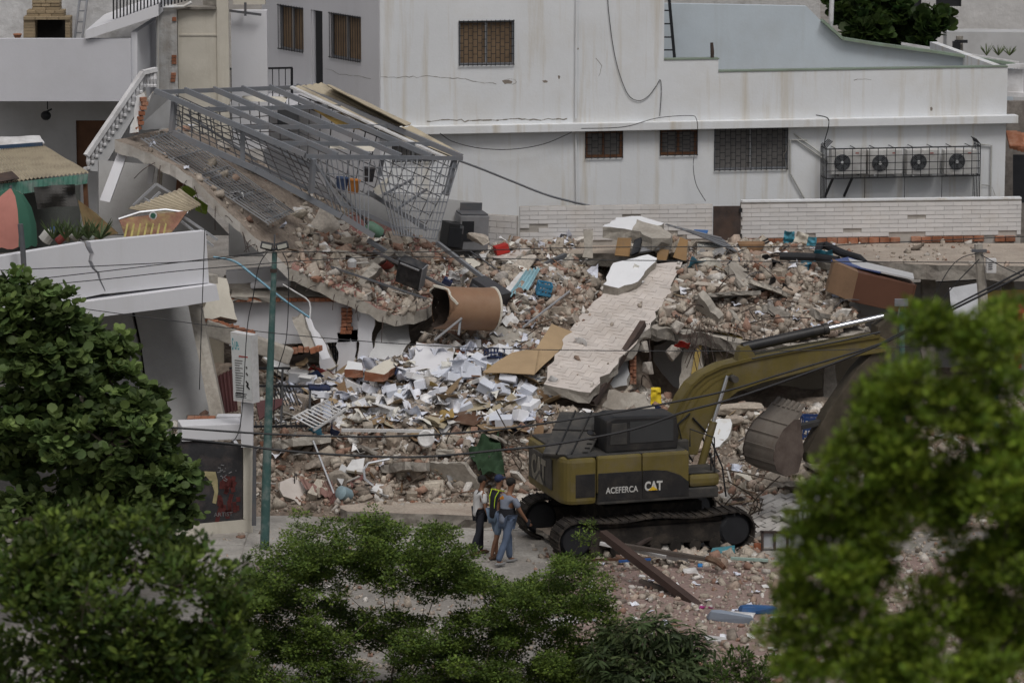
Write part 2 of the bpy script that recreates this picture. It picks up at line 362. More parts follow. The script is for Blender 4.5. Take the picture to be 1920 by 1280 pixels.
b.hexa([PA.at(u, z, d) for z in (zb, zpar-.01) for u, d in ((u1889-.2, -.26), (u1889, -.26), (u1889, -7), (u1889-.2, -7))]); b.build('end_wall', WHITE, MBLD)
b = MB(); b.hexa([PA.at(u, z, d) for z in (zpar-1.3, zpar-1.15) for u, d in ((u1245, -.26), (u1889-.21, -.26), (u1889-.21, -4.5), (u1245, -4.5))]); b.build('terrace_floor', CONC, MBLD)
# stair wall in pale blue behind the parapet
PB_ = PA.off(-3.6)
sp = [(1200, 180), (1200, 6), (1512, 12), (1540, 40), (1578, 74), (1640, 84), (1760, 100), (1900, 122), (1900, 190)]
b = MB(); b.prism([PB_.p(*q) for q in sp], -PB_.n*.25); b.build('stair_wall', BLUEW, MBLD)
b = MB(); cp = [PB_.p(x, y) for x, y in sp[2:8]]
for i in range(1, 5): b.bar(cp[i]+PB_.n*.03+Vector((0, 0, .03)), cp[i+1]+PB_.n*.03+Vector((0, 0, .03)), .34, .07)
b.build('stair_coping', paint('mossy_coping', (.21, .27, .21)), MBLD)
b = MB(); P2 = PB_.off(-1.2); b.prism([P2.p(*q) for q in [(1190, 60), (1190, -60), (1538, -60), (1538, 38), (1512, 25), (1500, 20), (1255, 20)]], -P2.n*.3)
b.build('roof_wall', mat('flaky_white', (.52, .51, .50), .95, .2, 2.5, .8, 9, dirt=(.2, .18, .16), dirt_amt=.8, dirt_scale=2.5), MBLD)
b = MB(); b.hexa([PA.at(u, z, d) for z in (zb, zt) for u, d in ((u1245-.25, -.26), (u1245-.01, -.26), (u1245-.01, -4.9), (u1245-.25, -4.9))]); b.build('return_wall', WHITE, MBLD)
rod('drain_pipe', WHITE, MBLD, PA.p(1081, -60, .05), PA.p(1079, 222, .05), .06, kind='rod'); rod('drain_pipe', WHITE, MBLD, PL_.p(1079, 249, .06), PL_.p(1081, 392, .06), .05, kind='rod')
for q in ([(1483, 262), (1512, 262)], [(1481, 262), (1481, 325), (1512, 380)], [(1492, 262), (1550, 302)], [(1488, 250), (1545, 292)], [(1838, 270), (1858, 272), (1856, 378)]):
    MB().tube([PL_.p(x, y, .05) for x, y in q], .022, 6).build('conduit', mat('grey_conduit', (.42, .42, .40), .6), MBLD)
# side wall on the left with two windows and a door
PC = Pl.__new__(Pl); PC.o = PA.p(712, 100); a = R(-58); PC.u = Vector((math.cos(a), math.sin(a), 0)); PC.n = Vector((math.sin(a), -math.cos(a), 0))
sw = [PC.rect(523, 12, 569, 95), PC.rect(619, 28, 677, 112)]; dr = PC.rect(583, 20, 605, 168)
uL = PC.uz(492, 100)[0]
b = MB(); wallmesh(b, PC, uL, -.02, 3.9, zt, sw+[dr]); b.build('side_wall', WHITEC, MBLD)
window(MBLD, PC, sw[0], 9, 2, CURT, brick=False); window(MBLD, PC, sw[1], 13, 2, CURT, brick=False)
m3 = Matrix((PC.u, PC.n, Vector((0, 0, 1)))).transposed()
do = piece('door', BLACK, MBLD, PC.at((dr[0]+dr[1])/2+.1, (dr[2]+dr[3])/2, -.06), (dr[1]-dr[0]-.2, .05, dr[3]-dr[2]), m3)
piece('door_frame', WHITEC, MBLD, PC.at(dr[0]+.06, (dr[2]+dr[3])/2, -.06), (.1, .06, dr[3]-dr[2]), m3)
# landing with black railing outside that door
LND = thing('landing_railing', 'black metal stair railing on the landing below the open dark door', 'railing', PC.at(dr[0], dr[2], .5))
q = [PC.p(604, 124, .9), PC.p(604, 175, .9), PC.p(533, 175, 1.5), PC.p(533, 124, 1.5), PC.p(508, 121, 1.6), PC.p(480, 170, 1.7)]
rod('handrail', BLACK, LND, q[0], q[3], .05); rod('handrail', BLACK, LND, q[3], q[4], .05); rod('handrail', BLACK, LND, q[4], q[5], .06); rod('post', BLACK, LND, q[3], q[2]-Vector((0, 0, .5)), .05); rod('post', BLACK, LND, q[0], q[1], .05)
for i in range(1, 9):
    p = lerp(q[3], q[0], i/9); rod('baluster', BLACK, LND, p, p-Vector((0, 0, .95)), .022)
for i in range(0, 5):
    p = lerp(q[4], q[3], i/5); rod('baluster', BLACK, LND, p, p-Vector((0, 0, .95)), .022)
for i in range(1, 6):
    p = lerp(q[4], q[5], i/6); rod('baluster', BLACK, LND, p, p-Vector((0, 0, .8)), .022)
b = MB(); b.prism([q[5]-Vector((0, 0, .8)), q[4]-Vector((0, 0, .98)), q[3]-Vector((0, 0, .98)), q[0]-Vector((0, 0, .98)), PC.p(604, 175, 0.02), PC.p(500, 175, .02)], (0, 0, -.16)); b.build('landing_slab', WHITEC, LND)
# ladder and rusty post on the terrace
PLD = PB_.off(1.2); LAD = thing('wall_ladder', 'black metal ladder climbing the pale blue wall', 'ladder', PLD.p(1262, 112))
rod('rail', BLACK, LAD, PLD.p(1253, -20), PLD.p(1265, 112), .07); rod('rail', BLACK, LAD, PLD.p(1238, -20), PLD.p(1240, 112), .07)
for y, x in ((20, 1256), (45, 1258), (70, 1261), (94, 1263)): rod('rung', BLACK, LAD, PLD.p(1238, y), PLD.p(x, y), .035)
o = MB().tube([PA.p(1337, 114, -.1), PA.p(1337, 98, -.1), PA.p(1336, 81, -.1)], [.045, .05, .04], 8).build('stub_post', RUST); tag(o, 'short rusty iron stub standing on the terrace parapet corner', 'post')
def crack(pl, pts, w=.012):
    b = MB(); q = []
    for i in range(len(pts)-1):
        k = max(2, int(math.hypot(pts[i+1][0]-pts[i][0], pts[i+1][1]-pts[i][1])/7))
        for j in range(k): t = j/k; q.append((lerp(pts[i][0], pts[i+1][0], t)+random.gauss(0, 1), lerp(pts[i][1], pts[i+1][1], t)+random.gauss(0, 1.3)))
    for i in range(len(q)-1):
        b.bar(pl.p(*q[i], .001), pl.p(*q[i+1], .001), .006, w*random.uniform(.3, 1.2))
    b.build('plaster_crack', mat('crack_shadow', (.20, .185, .16), .95), MBLD)
for pts in ([(714, 146), (790, 144), (850, 147), (938, 158)], [(945, 150), (965, 148), (968, 158), (950, 160)], [(1118, 110), (1128, 122), (1122, 150)], [(1480, 262), (1470, 290), (1478, 330)], [(1600, 150), (1640, 148)], [(1840, 345), (1860, 352), (1868, 372)]): crack(PA, pts)
crack(PC, [(610, 128), (650, 142), (705, 148)], .008); crack(PA, [(800, 226), (1000, 224), (1070, 222)], .03)
for x, y, w_, h_ in ((951, 154, .28, .1), (1022, 153, .14, .07), (1048, 145, .05, .1), (1083, 92, .05, .05), (1746, 204, .06, .1)): MB().broken([PA.p(x+a*w_*36, y+c*h_*36, .004) for a, c in ((-1, -.6), (.2, -1), (1, -.3), (.8, .8), (-.4, 1))], .006, .01, .05, down=-PA.n).build('plaster_spall', [MORTAR, MORTAR], MBLD)
# wall cables
PAo = PA.off(.03)
cable('hanging_cable', 'dark cable looping down the white upper wall', [PAo.p(x, y) for x, y in [(1138, -30), (1141, 20), (1150, 90), (1162, 140), (1178, 178), (1197, 189), (1215, 181), (1230, 162), (1238, 150), (1240, 175), (1237, 218)]], .009)
PLo = PL_.off(.26)
cable('ledge_cable', 'thin black cable lying along the ledge and falling beside the middle window', [PLo.p(x, y) for x, y in [(1090, 241), (1170, 238), (1230, 222), (1290, 217), (1306, 224), (1307, 262), (1300, 305), (1305, 345), (1323, 377)]], .009)
cable('sagging_cable', 'thin dark cable sagging across the lower white wall', [PLo.p(x, y) for x, y in [(825, 250), (850, 266), (900, 278), (960, 280), (1020, 270), (1072, 248)]], .011)
cable('service_hose', 'grey hose running from the cage corner down to the tiled wall', [W(862, 302, 91.7), W(905, 318, 93.5), W(960, 340, 95), W(1030, 367, 96), W(1110, 387, 97)], .03, STEEL)
cable('drop_cable', 'black wire dropping from the ledge above the air conditioners', [PLo.p(x, y) for x, y in [(1530, 216), (1552, 222), (1553, 240), (1547, 262), (1546, 275)]], .014)
# ================================================================== air conditioners in their cage
for i, (x0, x1, fx, fy) in enumerate(((1559, 1624, 1579, 305), (1628, 1692, 1650, 306), (1701, 1762, 1722, 304), (1771, 1832, 1794, 303))):
    nm = ['leftmost', 'second from the left', 'third from the left', 'rightmost'][i]
    PF = PL_.off(.42); a, b_, c, d = PF.rect(x0, 281, x1, 327)
    A = thing('air_conditioner', f'white outdoor air conditioner in the black wall cage, {nm}', 'air conditioner', PF.at((a+b_)/2, c, -.15), 'air conditioners on the white wall')
    b = MB(); b.hexa([PF.at(u, z, k) for z in (c, d) for u, k in ((a, 0), (b_, 0), (b_, -.32), (a, -.32))]); b.build('casing', paint('ac_white', (.55, .55, .54), .5), A, bevel=.015)
    fu, fz = PF.uz(fx, fy); fr = .215
    b = MB(); b.lathe(PF.at(fu, fz, .002), PF.n, [(fr, 0), (fr, .012), (.02, .012)], 28); b.build('fan_opening', mat('fan_black', (.03, .032, .035), .6), A)
    b = MB()
    for k in range(5):
        t = k*2*math.pi/5; e1 = PF.u*math.cos(t)+Vector((0, 0, math.sin(t))); e2 = PF.u*math.cos(t+.7)+Vector((0, 0, math.sin(t+.7))); cc = PF.at(fu, fz, .02)
        b.prism([cc+e1*.05, cc+e1*.19, cc+e2*.19, cc+e2*.05], PF.n*.008)
    b.build('fan_blade', mat('fan_grey', (.09, .095, .1), .5), A)
    b = MB()
    for rr in (.07, .11, .15, .19, .215): b.tube([PF.at(fu+rr*math.cos(t*math.pi/12), fz+rr*math.sin(t*math.pi/12), .035) for t in range(25)], .004, 4, cap=False)
    b.build('fan_guard', STEEL, A)
    MB().lathe(PF.at(fu, fz, .03), PF.n, [(.045, 0), (.04, .02), (.0, .022)], 12).build('hub', WHITE, A)
    piece('badge', paint('red_badge', (.35, .08, .07)), A, PF.at(lerp(fu, b_, .62), d-.09, .003), (.09, .006, .03), Matrix((PF.u, PF.n, Vector((0, 0, 1)))).transposed())
    for k in (.2, .8): rod('bracket', WHITE if i else BLACK, A, PF.at(lerp(a, b_, k), c-.02, -.02), PF.at(lerp(a, b_, k), c-.02, -.4), .04)
CG = thing('wall_cage', 'black welded bar cage around the four air conditioners', 'cage', PL_.p(1690, 335))
PG = PL_.off(.62); ca, cb, cc, cdz = PG.rect(1550, 277, 1838, 332)
for i in range(19): u = lerp(ca, cb, i/18); rod('bar', BLACK, CG, PG.at(u, cc, 0), PG.at(u, cdz, 0), .018)
for k in range(5): z = lerp(cc, cdz, k/4); rod('bar', BLACK, CG, PG.at(ca, z, .01), PG.at(cb, z, .01), .03 if k in (0, 4) else .018)
for e, u in ((0, ca), (1, cb)):
    for k in range(5):
        d = -.62+k*.15; rod('bar', BLACK, CG, PG.at(u, cc-.62, d), PG.at(u, cdz+.06, d), .022)
        rod('spike', BLACK, CG, PG.at(u, cdz+.05, d), PG.at(u+(-.12 if e else .16), cdz+.2, d-.03), .02)
    for z in (cc, cdz): rod('bar', BLACK, CG, PG.at(u, z, 0), PG.at(u, z, -.62), .025)
for x in (1598, 1562): u = PG.uz(x, 330)[0]; rod('strut', BLACK, CG, PG.at(u, cc, -.02), PG.at(u-.06, cc-.55, -.6), .05)
for x in (1627, 1702, 1772): u = PG.uz(x, 330)[0]; rod('hanging_rod', BLACK, CG, PG.at(u, cc, -.3), PG.at(u, cc-.62, -.3), .014)
for i in range(8): u = lerp(ca, cb, (i+.5)/8); rod('bar', BLACK, CG, PG.at(u, cdz, 0), PG.at(u, cdz, -.6), .016)
# ================================================================== white tiled yard wall
PT = Pl(1440, 450, 96.2, 5)
TW = thing('tiled_wall', 'low yard wall faced with long white tiles, bricks bared along its foot', 'wall', PT.p(1440, 455))
uA, zT = PT.uz(975, 388); uB = PT.uz(1915, 381)[0]; zB = PT.uz(1440, 446)[1]
dl, dr_, dz0, dz1 = PT.rect(1336, 386, 1389, 449)
b = MB(); wallmesh(b, PT.off(-.015), uA, dl, zB-.4, zT, th=.14); wallmesh(b, PT.off(-.015), dr_, uB, zB-.4, zT+.04, th=.14); b.build('backing', GROUT, TW)
rows = 8; th_ = (zT-zB)/rows; nt_ = 0; tl = .47
for r in range(rows):
    u = uA - (tl*.5 if r % 2 else 0)
    while u < uB:
        a = max(u+.003, uA); e = min(u+tl-.003, uB); u += tl
        if a < dl < e: e = dl-.004
        elif a < dr_ < e: a = dr_+.004
        if e < a+.05 or (a < dr_ and e > dl): continue
        if r == 0 and random.random() < .15: continue
        if r and random.random() < .015: continue
        z = zB+th_*(r+.5)
        piece('tile', TILE, TW, PT.at((a+e)/2, z, random.uniform(-.004, .006)), (e-a, .03, th_-.010), Matrix((PT.u, PT.n, Vector((0, 0, 1)))).transposed())
u = dr_+.05
while u < uB-.2:
    if random.random() < .8: piece('brick', BRICK, TW, PT.at(u+.12, zB-.09+random.uniform(-.01, .01), random.uniform(0, .03)), (.25, .1, .14), Matrix((PT.u, PT.n, Vector((0, 0, 1)))).transposed(), 'brick')
    u += .27
b = MB(); b.hexa([PT.at(u, z, d) for z in (zT+.045, zT+.09) for u, d in ((dr_+.02, .02), (uB, .02), (uB, -.2), (dr_+.02, -.2))]); b.build('coping', WHITE, TW)
dm = Matrix((PT.u, PT.n, Vector((0, 0, 1)))).transposed()
D = thing('iron_door', 'rusty dark brown sheet iron door in the tiled wall', 'door', PT.at((dl+dr_)/2, dz0))
b = MB(); b.box(PT.at((dl+dr_)/2, (dz0+dz1)/2-.05, .03), (dr_-dl-.02, .05, dz1-dz0+.1), dm); b.build('leaf', RUST, D, bevel=.01)
for z in (dz0+.1, dz1-.1): piece('hinge', BLACK, D, PT.at(dr_-.02, z, .08), (.06, .05, .1), dm)
# lower tiled return wall left of it (the kitchen corner)
PK = Pl(900, 440, 95.2, -24); KW = thing('kitchen_wall', 'short tiled kitchen wall stub beside the steel stove', 'wall', PK.p(935, 460))
a, e, z0, z1 = PK.rect(850, 402, 968, 470); b = MB(); wallmesh(b, PK.off(-.015), a, e, z0-.6, z1, th=.12); b.build('backing', GROUT, KW)
for r in range(6):
    u = a-(.2 if r % 2 else 0)
    while u < e:
        p, q_ = max(u+.005, a), min(u+.395, e); u += .4
        if q_-p > .06 and random.random() > .04: piece('tile', TILE, KW, PK.at((p+q_)/2, lerp(z0, z1, (r+.5)/6), 0), (q_-p, .03, (z1-z0)/6-.01), Matrix((PK.u, PK.n, Vector((0, 0, 1)))).transposed())
# ================================================================== left house with balcony and stairs
E = thing('left_house', 'white house with solid balcony parapet and brown panelled door', 'building', W(60, 330, 97))
P1 = Pl(120, 130, 94.5, 0); PW = Pl(120, 250, 96.8, 0)
b = MB(); ul, ur = P1.uz(-60, 130)[0], P1.uz(246, 130)[0]; z0, z1 = P1.uz(120, 190)[1], P1.uz(120, 73)[1]
wallmesh(b, P1, ul, ur, z0, z1, th=.2)
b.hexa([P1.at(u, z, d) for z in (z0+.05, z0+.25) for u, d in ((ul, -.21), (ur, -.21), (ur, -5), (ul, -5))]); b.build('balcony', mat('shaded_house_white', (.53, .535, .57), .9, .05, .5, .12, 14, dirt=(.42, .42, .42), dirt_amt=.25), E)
# lower house wall with door, upper wall
a = PW.rect(143, 226, 200, 320)
b = MB(); wallmesh(b, PW, PW.uz(-60, 200)[0], PW.uz(330, 200)[0], 3.6, PW.uz(100, 170)[1], [a]); b.build('lower_wall', GREYW, E)
b = MB(); wallmesh(b, Pl(120, 30, 99.3, 0), -12.5, 2.4, z0, 16, th=.2); b.build('upper_wall', mat('whitewashed_block', (.52, .52, .52), .95, .15, 3, .9, 5, dirt=(.25, .23, .21), dirt_amt=.6, dirt_scale=2), E)
d_ = piece('door', WOOD, E, PW.at((a[0]+a[1])/2, (a[2]+a[3])/2, -.1), (a[1]-a[0], .06, a[3]-a[2]))
for i in range(2):
    for j in range(4): piece('door_panel', WOOD, d_, PW.at(lerp(a[0], a[1], .27+.46*i), lerp(a[2], a[3], (j+.5)/4), -.065), (.27, .03, .24))
b = MB(); PS = Pl(230, 100, 94.4, 0); b.prism([PS.p(160, 58), PS.p(297, 8), PS.p(297, 30), PS.p(168, 72), PS.p(160, 73)], (0, 4.5, 0)); b.build('upper_balcony', WHITEC, E)
b = MB(); b.prism([W(246, 60, 94.6), W(300, 25, 97.5), W(300, 190, 97.5), W(246, 190, 94.6)], (.15, 0, 0)); b.build('balcony_side', WHITEC, E)
fl = [(215, 38), (375, -18)]; 
for i in range(26): 
    x = lerp(212, 372, i/25); rod('railing_bar', BLACK, E, PS.p(x, lerp(37, -3, i/25), -.1), PS.p(x, -60, -.1), .035)
b = MB(); b.prism([W(240, 90, 97.6), W(300, 90, 97.6), W(300, 200, 97.6), W(240, 200, 97.6)], (0, .2, 0)); b.build('side_wall', GREYW, E)
# hanging lamp under the balcony
o = MB().tube([W(89, 190, 95.2), W(89, 205, 95.2)], .015).ell(W(86, 217, 95.2), (.13, .1, .12)).box(W(90, 208, 95.2), (.2, .12, .04), rot3(0, -25, 0)).build('hanging_lamp', BLACK); tag(o, 'broken dark lamp dangling below the balcony of the left house', 'lamp')
# brick barbecue
BQ = thing('barbecue', 'yellowish brick barbecue with chimney on the balcony', 'barbecue', W(85, 74, 98))
BBK = mat('buff_brick', (.30, .235, .15), .9, .2, 3, .4, 20, dirt=(.12, .09, .06), dirt_amt=.6, dirt_scale=3, rnd=.25)
def bk(x0, y0, x1, y1, Y, n):
    for r in range(max(1, round((y1-y0)/6))):
        nn = max(1, n-(r % 2)); 
        for i in range(nn):
            c = W(lerp(x0, x1, (i+.5)/nn), lerp(y0, y1, (r+.5)/max(1, round((y1-y0)/6))), Y); piece('brick', BBK, BQ, c, ((x1-x0)/72/nn-.008, .5, .075), None, 'brick')
bk(62, -8, 114, 18, 98.2, 3); bk(52, 18, 122, 30, 98.1, 4); bk(46, 34, 68, 74, 98, 1); bk(124, 34, 134, 74, 98, 1); bk(46, 30, 134, 36, 97.95, 4)
b = MB(); b.box(W(95, 56, 98.5), (.85, .1, .6)); b.box(W(90, 76, 98), (1.3, .6, .06)); b.build('firebox', mat('soot', (.02, .018, .015), .95), BQ)
o = MB().lathe(W(33, 73, 95), (0, 0, 1), [(.06, 0), (.11, .11), (.12, .11), (.1, .13)], 14).build('flower_pot', paint('terracotta', (.30, .12, .06))); tag(o, 'terracotta pot on the balcony parapet', 'pot')
LD = thing('whitewashed_ladder', 'grey ladder leaning against the block wall above the left balcony', 'ladder', W(150, 72, 98.4))
for dx in (0, 14): rod('rail', STEEL, LD, W(140+dx, 72, 98.2), W(153+dx, -30, 98.9), .05)
for k in range(5): rod('rung', STEEL, LD, lerp(W(140, 72, 98.2), W(153, -30, 98.9), (k+.5)/5), lerp(W(154, 72, 98.2), W(167, -30, 98.9), (k+.5)/5), .03)
# stair balustrade
ST = thing('stair_balustrade', 'white stair balustrade with turned balusters climbing to the balcony', 'balustrade', W(165, 318, 93))
A_, B_ = W(162, 292, 93), W(268, 136, 94); A2, B2 = W(162, 320, 93), W(268, 166, 94); SW = paint('balustrade_white', (.62, .62, .63), .8)
rod('handrail', SW, ST, A_, B_, .16, .1); rod('handrail', SW, ST, B_, W(293, 130, 94.2), .16, .1)
b = MB(); b.prism([W(150, 322, 93), A2, B2, W(268, 190, 94), W(225, 262, 93.6), W(190, 322, 93.2)], (0, .9, 0)); b.build('stair_flight', GREYW, ST)
bp = MB(); bp.lathe((0, 0, 0), (0, 0, 1), [(.05, 0), (.05, .05), (.03, .07), (.06, .2), (.035, .34), (.05, .38), (.05, .42)], 10)
bme = bpy.data.meshes.new('baluster'); bme.from_pydata(bp.v, [], bp.f); bme.materials.append(SW)
for i in range(14):
    p = lerp(A2, B2, (i+.5)/14); place('baluster', bme, ST, Matrix.Translation(p-Vector((0, 0, .04))))
for i in range(4): place('baluster', bme, ST, Matrix.Translation(W(271+i*6.5, 163, 94.15)))
# ================================================================== cream pillar block with bared bricks
K = thing('cream_block', 'stained cream wall block with cracked pillar and bared bricks', 'wall', W(370, 165, 96))
PK2 = Pl(360, 100, 95.8, 0)
def wp(name, x0, y0, x1, y1, d, m, th=.3):
    a, e, z0, z1 = PK2.rect(x0, y0, x1, y1); b = MB(); wallmesh(b, PK2.off(d), a, e, z0, z1, th=th); return b.build(name, m, K)
wp('pillar', 297, 10, 333, 290, 0, mat('flaked_white', (.53, .53, .52), .95, .12, 2, .7, 8, dirt=(.33, .28, .23), dirt_amt=.8, dirt_scale=2.2, streak=(.2, .17, .14), streak_amt=.5)); wp('panel', 334, 20, 428, 290, -.12, CREAM); wp('band', 336, 65, 407, 68, -.1, CREAM, .1); wp('upper_panel', 407, -40, 429, 290, -.08, CREAM)
wp('far_wall', 428, 28, 496, 290, -1.2, WHITEC); wp('far_parapet', 429, -40, 490, 18, -1.4, CREAM)
b = MB(); b.tube([PK2.p(296, 12, .08), PK2.p(296, 170, .08)], .04, 8); b.tube([PK2.p(296, 14, .08), PK2.p(345, 12, .08), PK2.p(360, 4, .08)], .04, 8); b.build('drain_pipe', WHITE, K)
for y in (106, 112, 118): piece('brick', BRICK, K, PK2.p(326.5, y, .01), (.12, .04, .07), None, 'brick')
for y in (139, 145, 151): piece('brick', BRICK, K, PK2.p(325+random.uniform(-2, 2), y, .01), (.12, .04, .07), None, 'brick')
piece('brick', BRICK, K, PK2.p(327, 36, .01), (.1, .04, .1), None, 'brick')
b = MB(); b.box(W(350, 14, 96.1), (1.5, .6, .06)); b.box(W(400, -10, 97), (.5, .4, .8)); b.build('mossy_cap', CONCD, K)
rod('pipe_rail', STEELD, K, W(428, 20, 96.8), W(490, 28, 96.8), .06); rod('pipe_rail', STEELD, K, W(460, 5, 96.8), W(460, 30, 96.8), .06)
# ================================================================== upper right background
BH = thing('hill_house', 'white textured house on the slope at the top right corner', 'building', W(1860, 60, 125))
RGH = mat('rough_white_render', (.52, .515, .51), .95, .12, 1.5, 1., 4, dirt=(.33, .32, .30), dirt_amt=.5)
PH = Pl(1850, 30, 125, 0)
hw = [PH.rect(1688, -20, 1728, 13), PH.rect(1755, -20, 1803, 13)]
b = MB(); a, e, z0, z1 = PH.rect(1600, -60, 1990, 65); wallmesh(b, PH, a, e, z0-4, z1, hw); b.build('wall', RGH, BH)
for h in hw:
    wo = piece('window', BLACK, BH, PH.at((h[0]+h[1])/2, (h[2]+h[3])/2, -.15), (h[1]-h[0], .05, h[3]-h[2])); piece('mullion', WHITE, wo, PH.at((h[0]+h[1])/2, (h[2]+h[3])/2, -.1), (.08, .05, h[3]-h[2]))
b = MB(); b.prism([W(1775, 60, 118), W(1855, 60, 118), W(1990, 62, 118), W(1990, 200, 118), W(1775, 200, 118)], (0, 1, 0)); b.build('garden_wall', GREYW, BH)
OH = thing('old_stone_wall', 'worn stone and brick wall end at the right edge beyond the white building', 'wall', W(1910, 380, 103))
b = MB(); PO = Pl(1905, 250, 103, 5); a, e, z0, z1 = PO.rect(1880, 190, 2000, 420); wallmesh(b, PO, a, e, z0-1, z1); b.build('wall', mat('old_stone', (.22, .20, .18), .95, .35, 3, 1., 5, dirt=(.1, .08, .07), dirt_amt=.7, dirt_scale=2), OH)
for i in range(6):
    x = 1901+i*3.6; rod('gate_bar', BLACK, OH, W(x, 380, 101), W(x, 290, 101), .05)
for i in range(4): piece('roof_tile', BRICK, OH, W(1900+i*7, 262+i*2, 102), (.3, .9, .1), rot3(20, 0, 0), 'brick')
FW_ = thing('white_fence', 'white slatted balcony fence at the right end behind the parapet', 'fence', W(1905, 180, 101.5))
for i in range(9): x = 1889+i*3.4; rod('slat', SW, FW_, W(x, 130, 101.5), W(x, 178, 101.5), .07)
rod('rail', SW, FW_, W(1886, 176, 101.4), W(1925, 178, 101.4), .2, .12); rod('rail', SW, FW_, W(1886, 125, 101.4), W(1925, 122, 101.4), .14, .1)
RF = thing('roof_balustrade', 'low white balustrade along the far roof below the pole', 'balustrade', W(1840, 110, 109))
rod('rail', SW, RF, W(1690, 82, 109), W(1910, 118, 109), .1, .07)
for i in range(44): p = lerp(W(1690, 88, 109), W(1910, 124, 109), i/43); rod('baluster', SW, RF, p, p-Vector((0, 0, .35)), .05)
o = MB().tube([W(1558, 100, 104), W(1558, 40, 104), W(1561, -30, 104)], [.07, .07, .06], 10).build('white_post', SW); tag(o, 'white vertical pole in front of the tree at the top', 'pole')
UPo = thing('far_utility_pole', 'stubby grey utility pole with cable clamps beyond the parapet', 'pole', W(1799, 130, 106))
MB().tube([W(1799, 150, 106), W(1799, 68, 106)], .1, 8).build('shaft', CONCD, UPo); MB().box(W(1793, 88, 105.8), (.2, .2, .3)).box(W(1802, 78, 105.8), (.35, .1, .08)).build('clamp', BLACK, UPo)
for i, x in enumerate((1850, 1893, 1872)):
    b = MB(); p = W(x, 104, 112)
    for k in range(16):
        t = random.uniform(0, 6.28); d = Vector((math.cos(t)*.2, math.sin(t)*.2, random.uniform(.15, .36))); b.tube([p, p+d*.6, p+d], [.014, .012, .002], 4)
    tag(b.build('spiky_plant', mat('agave', (.10, .13, .06), .6)), f'spiky agave on the far garden wall, {["left one", "rightmost one", "middle one"][i]} of three', 'plant', 'agaves on the far wall')
# ================================================================== rubble heap terrain
def rbf(ctrl):
    P = np.array(ctrl, float); n = len(P); X = P[:, :2]
    d = np.linalg.norm(X[:, None]-X[None], axis=2); A = np.zeros((n+3, n+3))
    A[:n, :n] = d + np.eye(n)*.02; A[:n, n] = 1; A[:n, n+1:] = X; A[n, :n] = 1; A[n+1:, :n] = X.T
    w = np.linalg.solve(A, np.r_[P[:, 2], 0, 0, 0])
    def f(x, y):
        d = np.sqrt((x[..., None]-X[:, 0])**2+(y[..., None]-X[:, 1])**2)
        return d @ w[:n] + w[n] + w[n+1]*x + w[n+2]*y
    return f
def heightfield(name, f, x0, x1, y0, y1, res, m, amp, mask=None, floor=None):
    nx, ny = int((x1-x0)/res), int((y1-y0)/res); xs = np.linspace(x0, x1, nx); ys = np.linspace(y0, y1, ny); XX, YY = np.meshgrid(xs, ys); Z = f(XX, YY)
    H = np.array([noise.fractal(Vector((a*.9, b_*.9, 3.1)), .9, 2.1, 5) for a, b_ in zip(XX.ravel(), YY.ravel())]).reshape(XX.shape)
    Z = Z + H*amp*np.clip(Z*1.2, .1, 1)
    if floor is not None: Z = np.maximum(Z, floor)
    v = np.stack([XX, YY, Z], -1).reshape(-1, 3); fs = []
    ok = np.ones(XX.shape, bool) if mask is None else mask(XX, YY)
    for j in range(ny-1):
        for i in range(nx-1):
            if ok[j, i] and ok[j+1, i+1] and ok[j+1, i] and ok[j, i+1]: a = j*nx+i; fs.append((a, a+1, a+nx+1, a+nx))
    b = MB(); b.add(v.tolist(), fs); o = b.build(name, m, smooth=True, fix=False); return o, v.tolist(), fs
def C(px, py, Y): return tuple(W(px, py, Y))
ctrl = [tuple(WZ(x, y, -.05)) for x, y in [(380, 985), (480, 975), (560, 970), (640, 985), (740, 990), (850, 990), (950, 990), (1050, 1000), (1150, 1010), (1280, 1020), (1400, 1020), (1520, 1010), (1650, 1010), (1800, 1010), (1950, 1010), (500, 1080), (800, 1080), (1100, 1080), (1500, 1080), (1900, 1080), (380, 1090), (600, 1250), (1200, 1250), (1800, 1250)]]
ctrl += [C(*q) for q in [(430, 860, 84.8), (430, 790, 86), (450, 715, 87.6), (500, 930, 84.2), (560, 900, 84.6), (560, 800, 86), (560, 738, 87.2), (560, 712, 87.7), (640, 722, 87.6), (700, 930, 84), (700, 880, 84.8), (700, 800, 86), (700, 735, 87.3), (700, 702, 87.9),
    (800, 930, 84), (800, 870, 84.8), (800, 800, 86), (800, 720, 87.3), (800, 650, 88.4), (860, 640, 88.6), (900, 930, 84), (900, 870, 84.8), (900, 800, 86), (900, 710, 87.4), (900, 640, 88.8), (910, 560, 90.3), (900, 510, 92), (900, 474, 94.5),
    (1000, 930, 84), (1000, 860, 85), (1000, 780, 86.2), (1000, 690, 87.7), (1000, 600, 89.6), (1000, 540, 91), (1000, 500, 92.8), (1000, 465, 95.6), (1090, 560, 90.2), (1100, 500, 92.6), (1100, 466, 95.6),
    (1060, 770, 86.3), (1120, 810, 85.6), (1120, 760, 86.8), (1120, 900, 84.4), (1200, 768, 87.3), (1200, 815, 86), (1200, 900, 84.5), (1290, 778, 87.4), (1290, 850, 85.4), (1380, 780, 87.3), (1380, 850, 85.6), (1380, 920, 84.2), (1460, 800, 87), (1460, 870, 85.3), (1460, 940, 83.8),
    (1540, 800, 87.2), (1540, 880, 85.2), (1540, 950, 83.8), (1650, 780, 87.5), (1650, 880, 85.2), (1800, 760, 88), (1800, 900, 84.8), (1930, 760, 88), (1930, 900, 84.8)]]
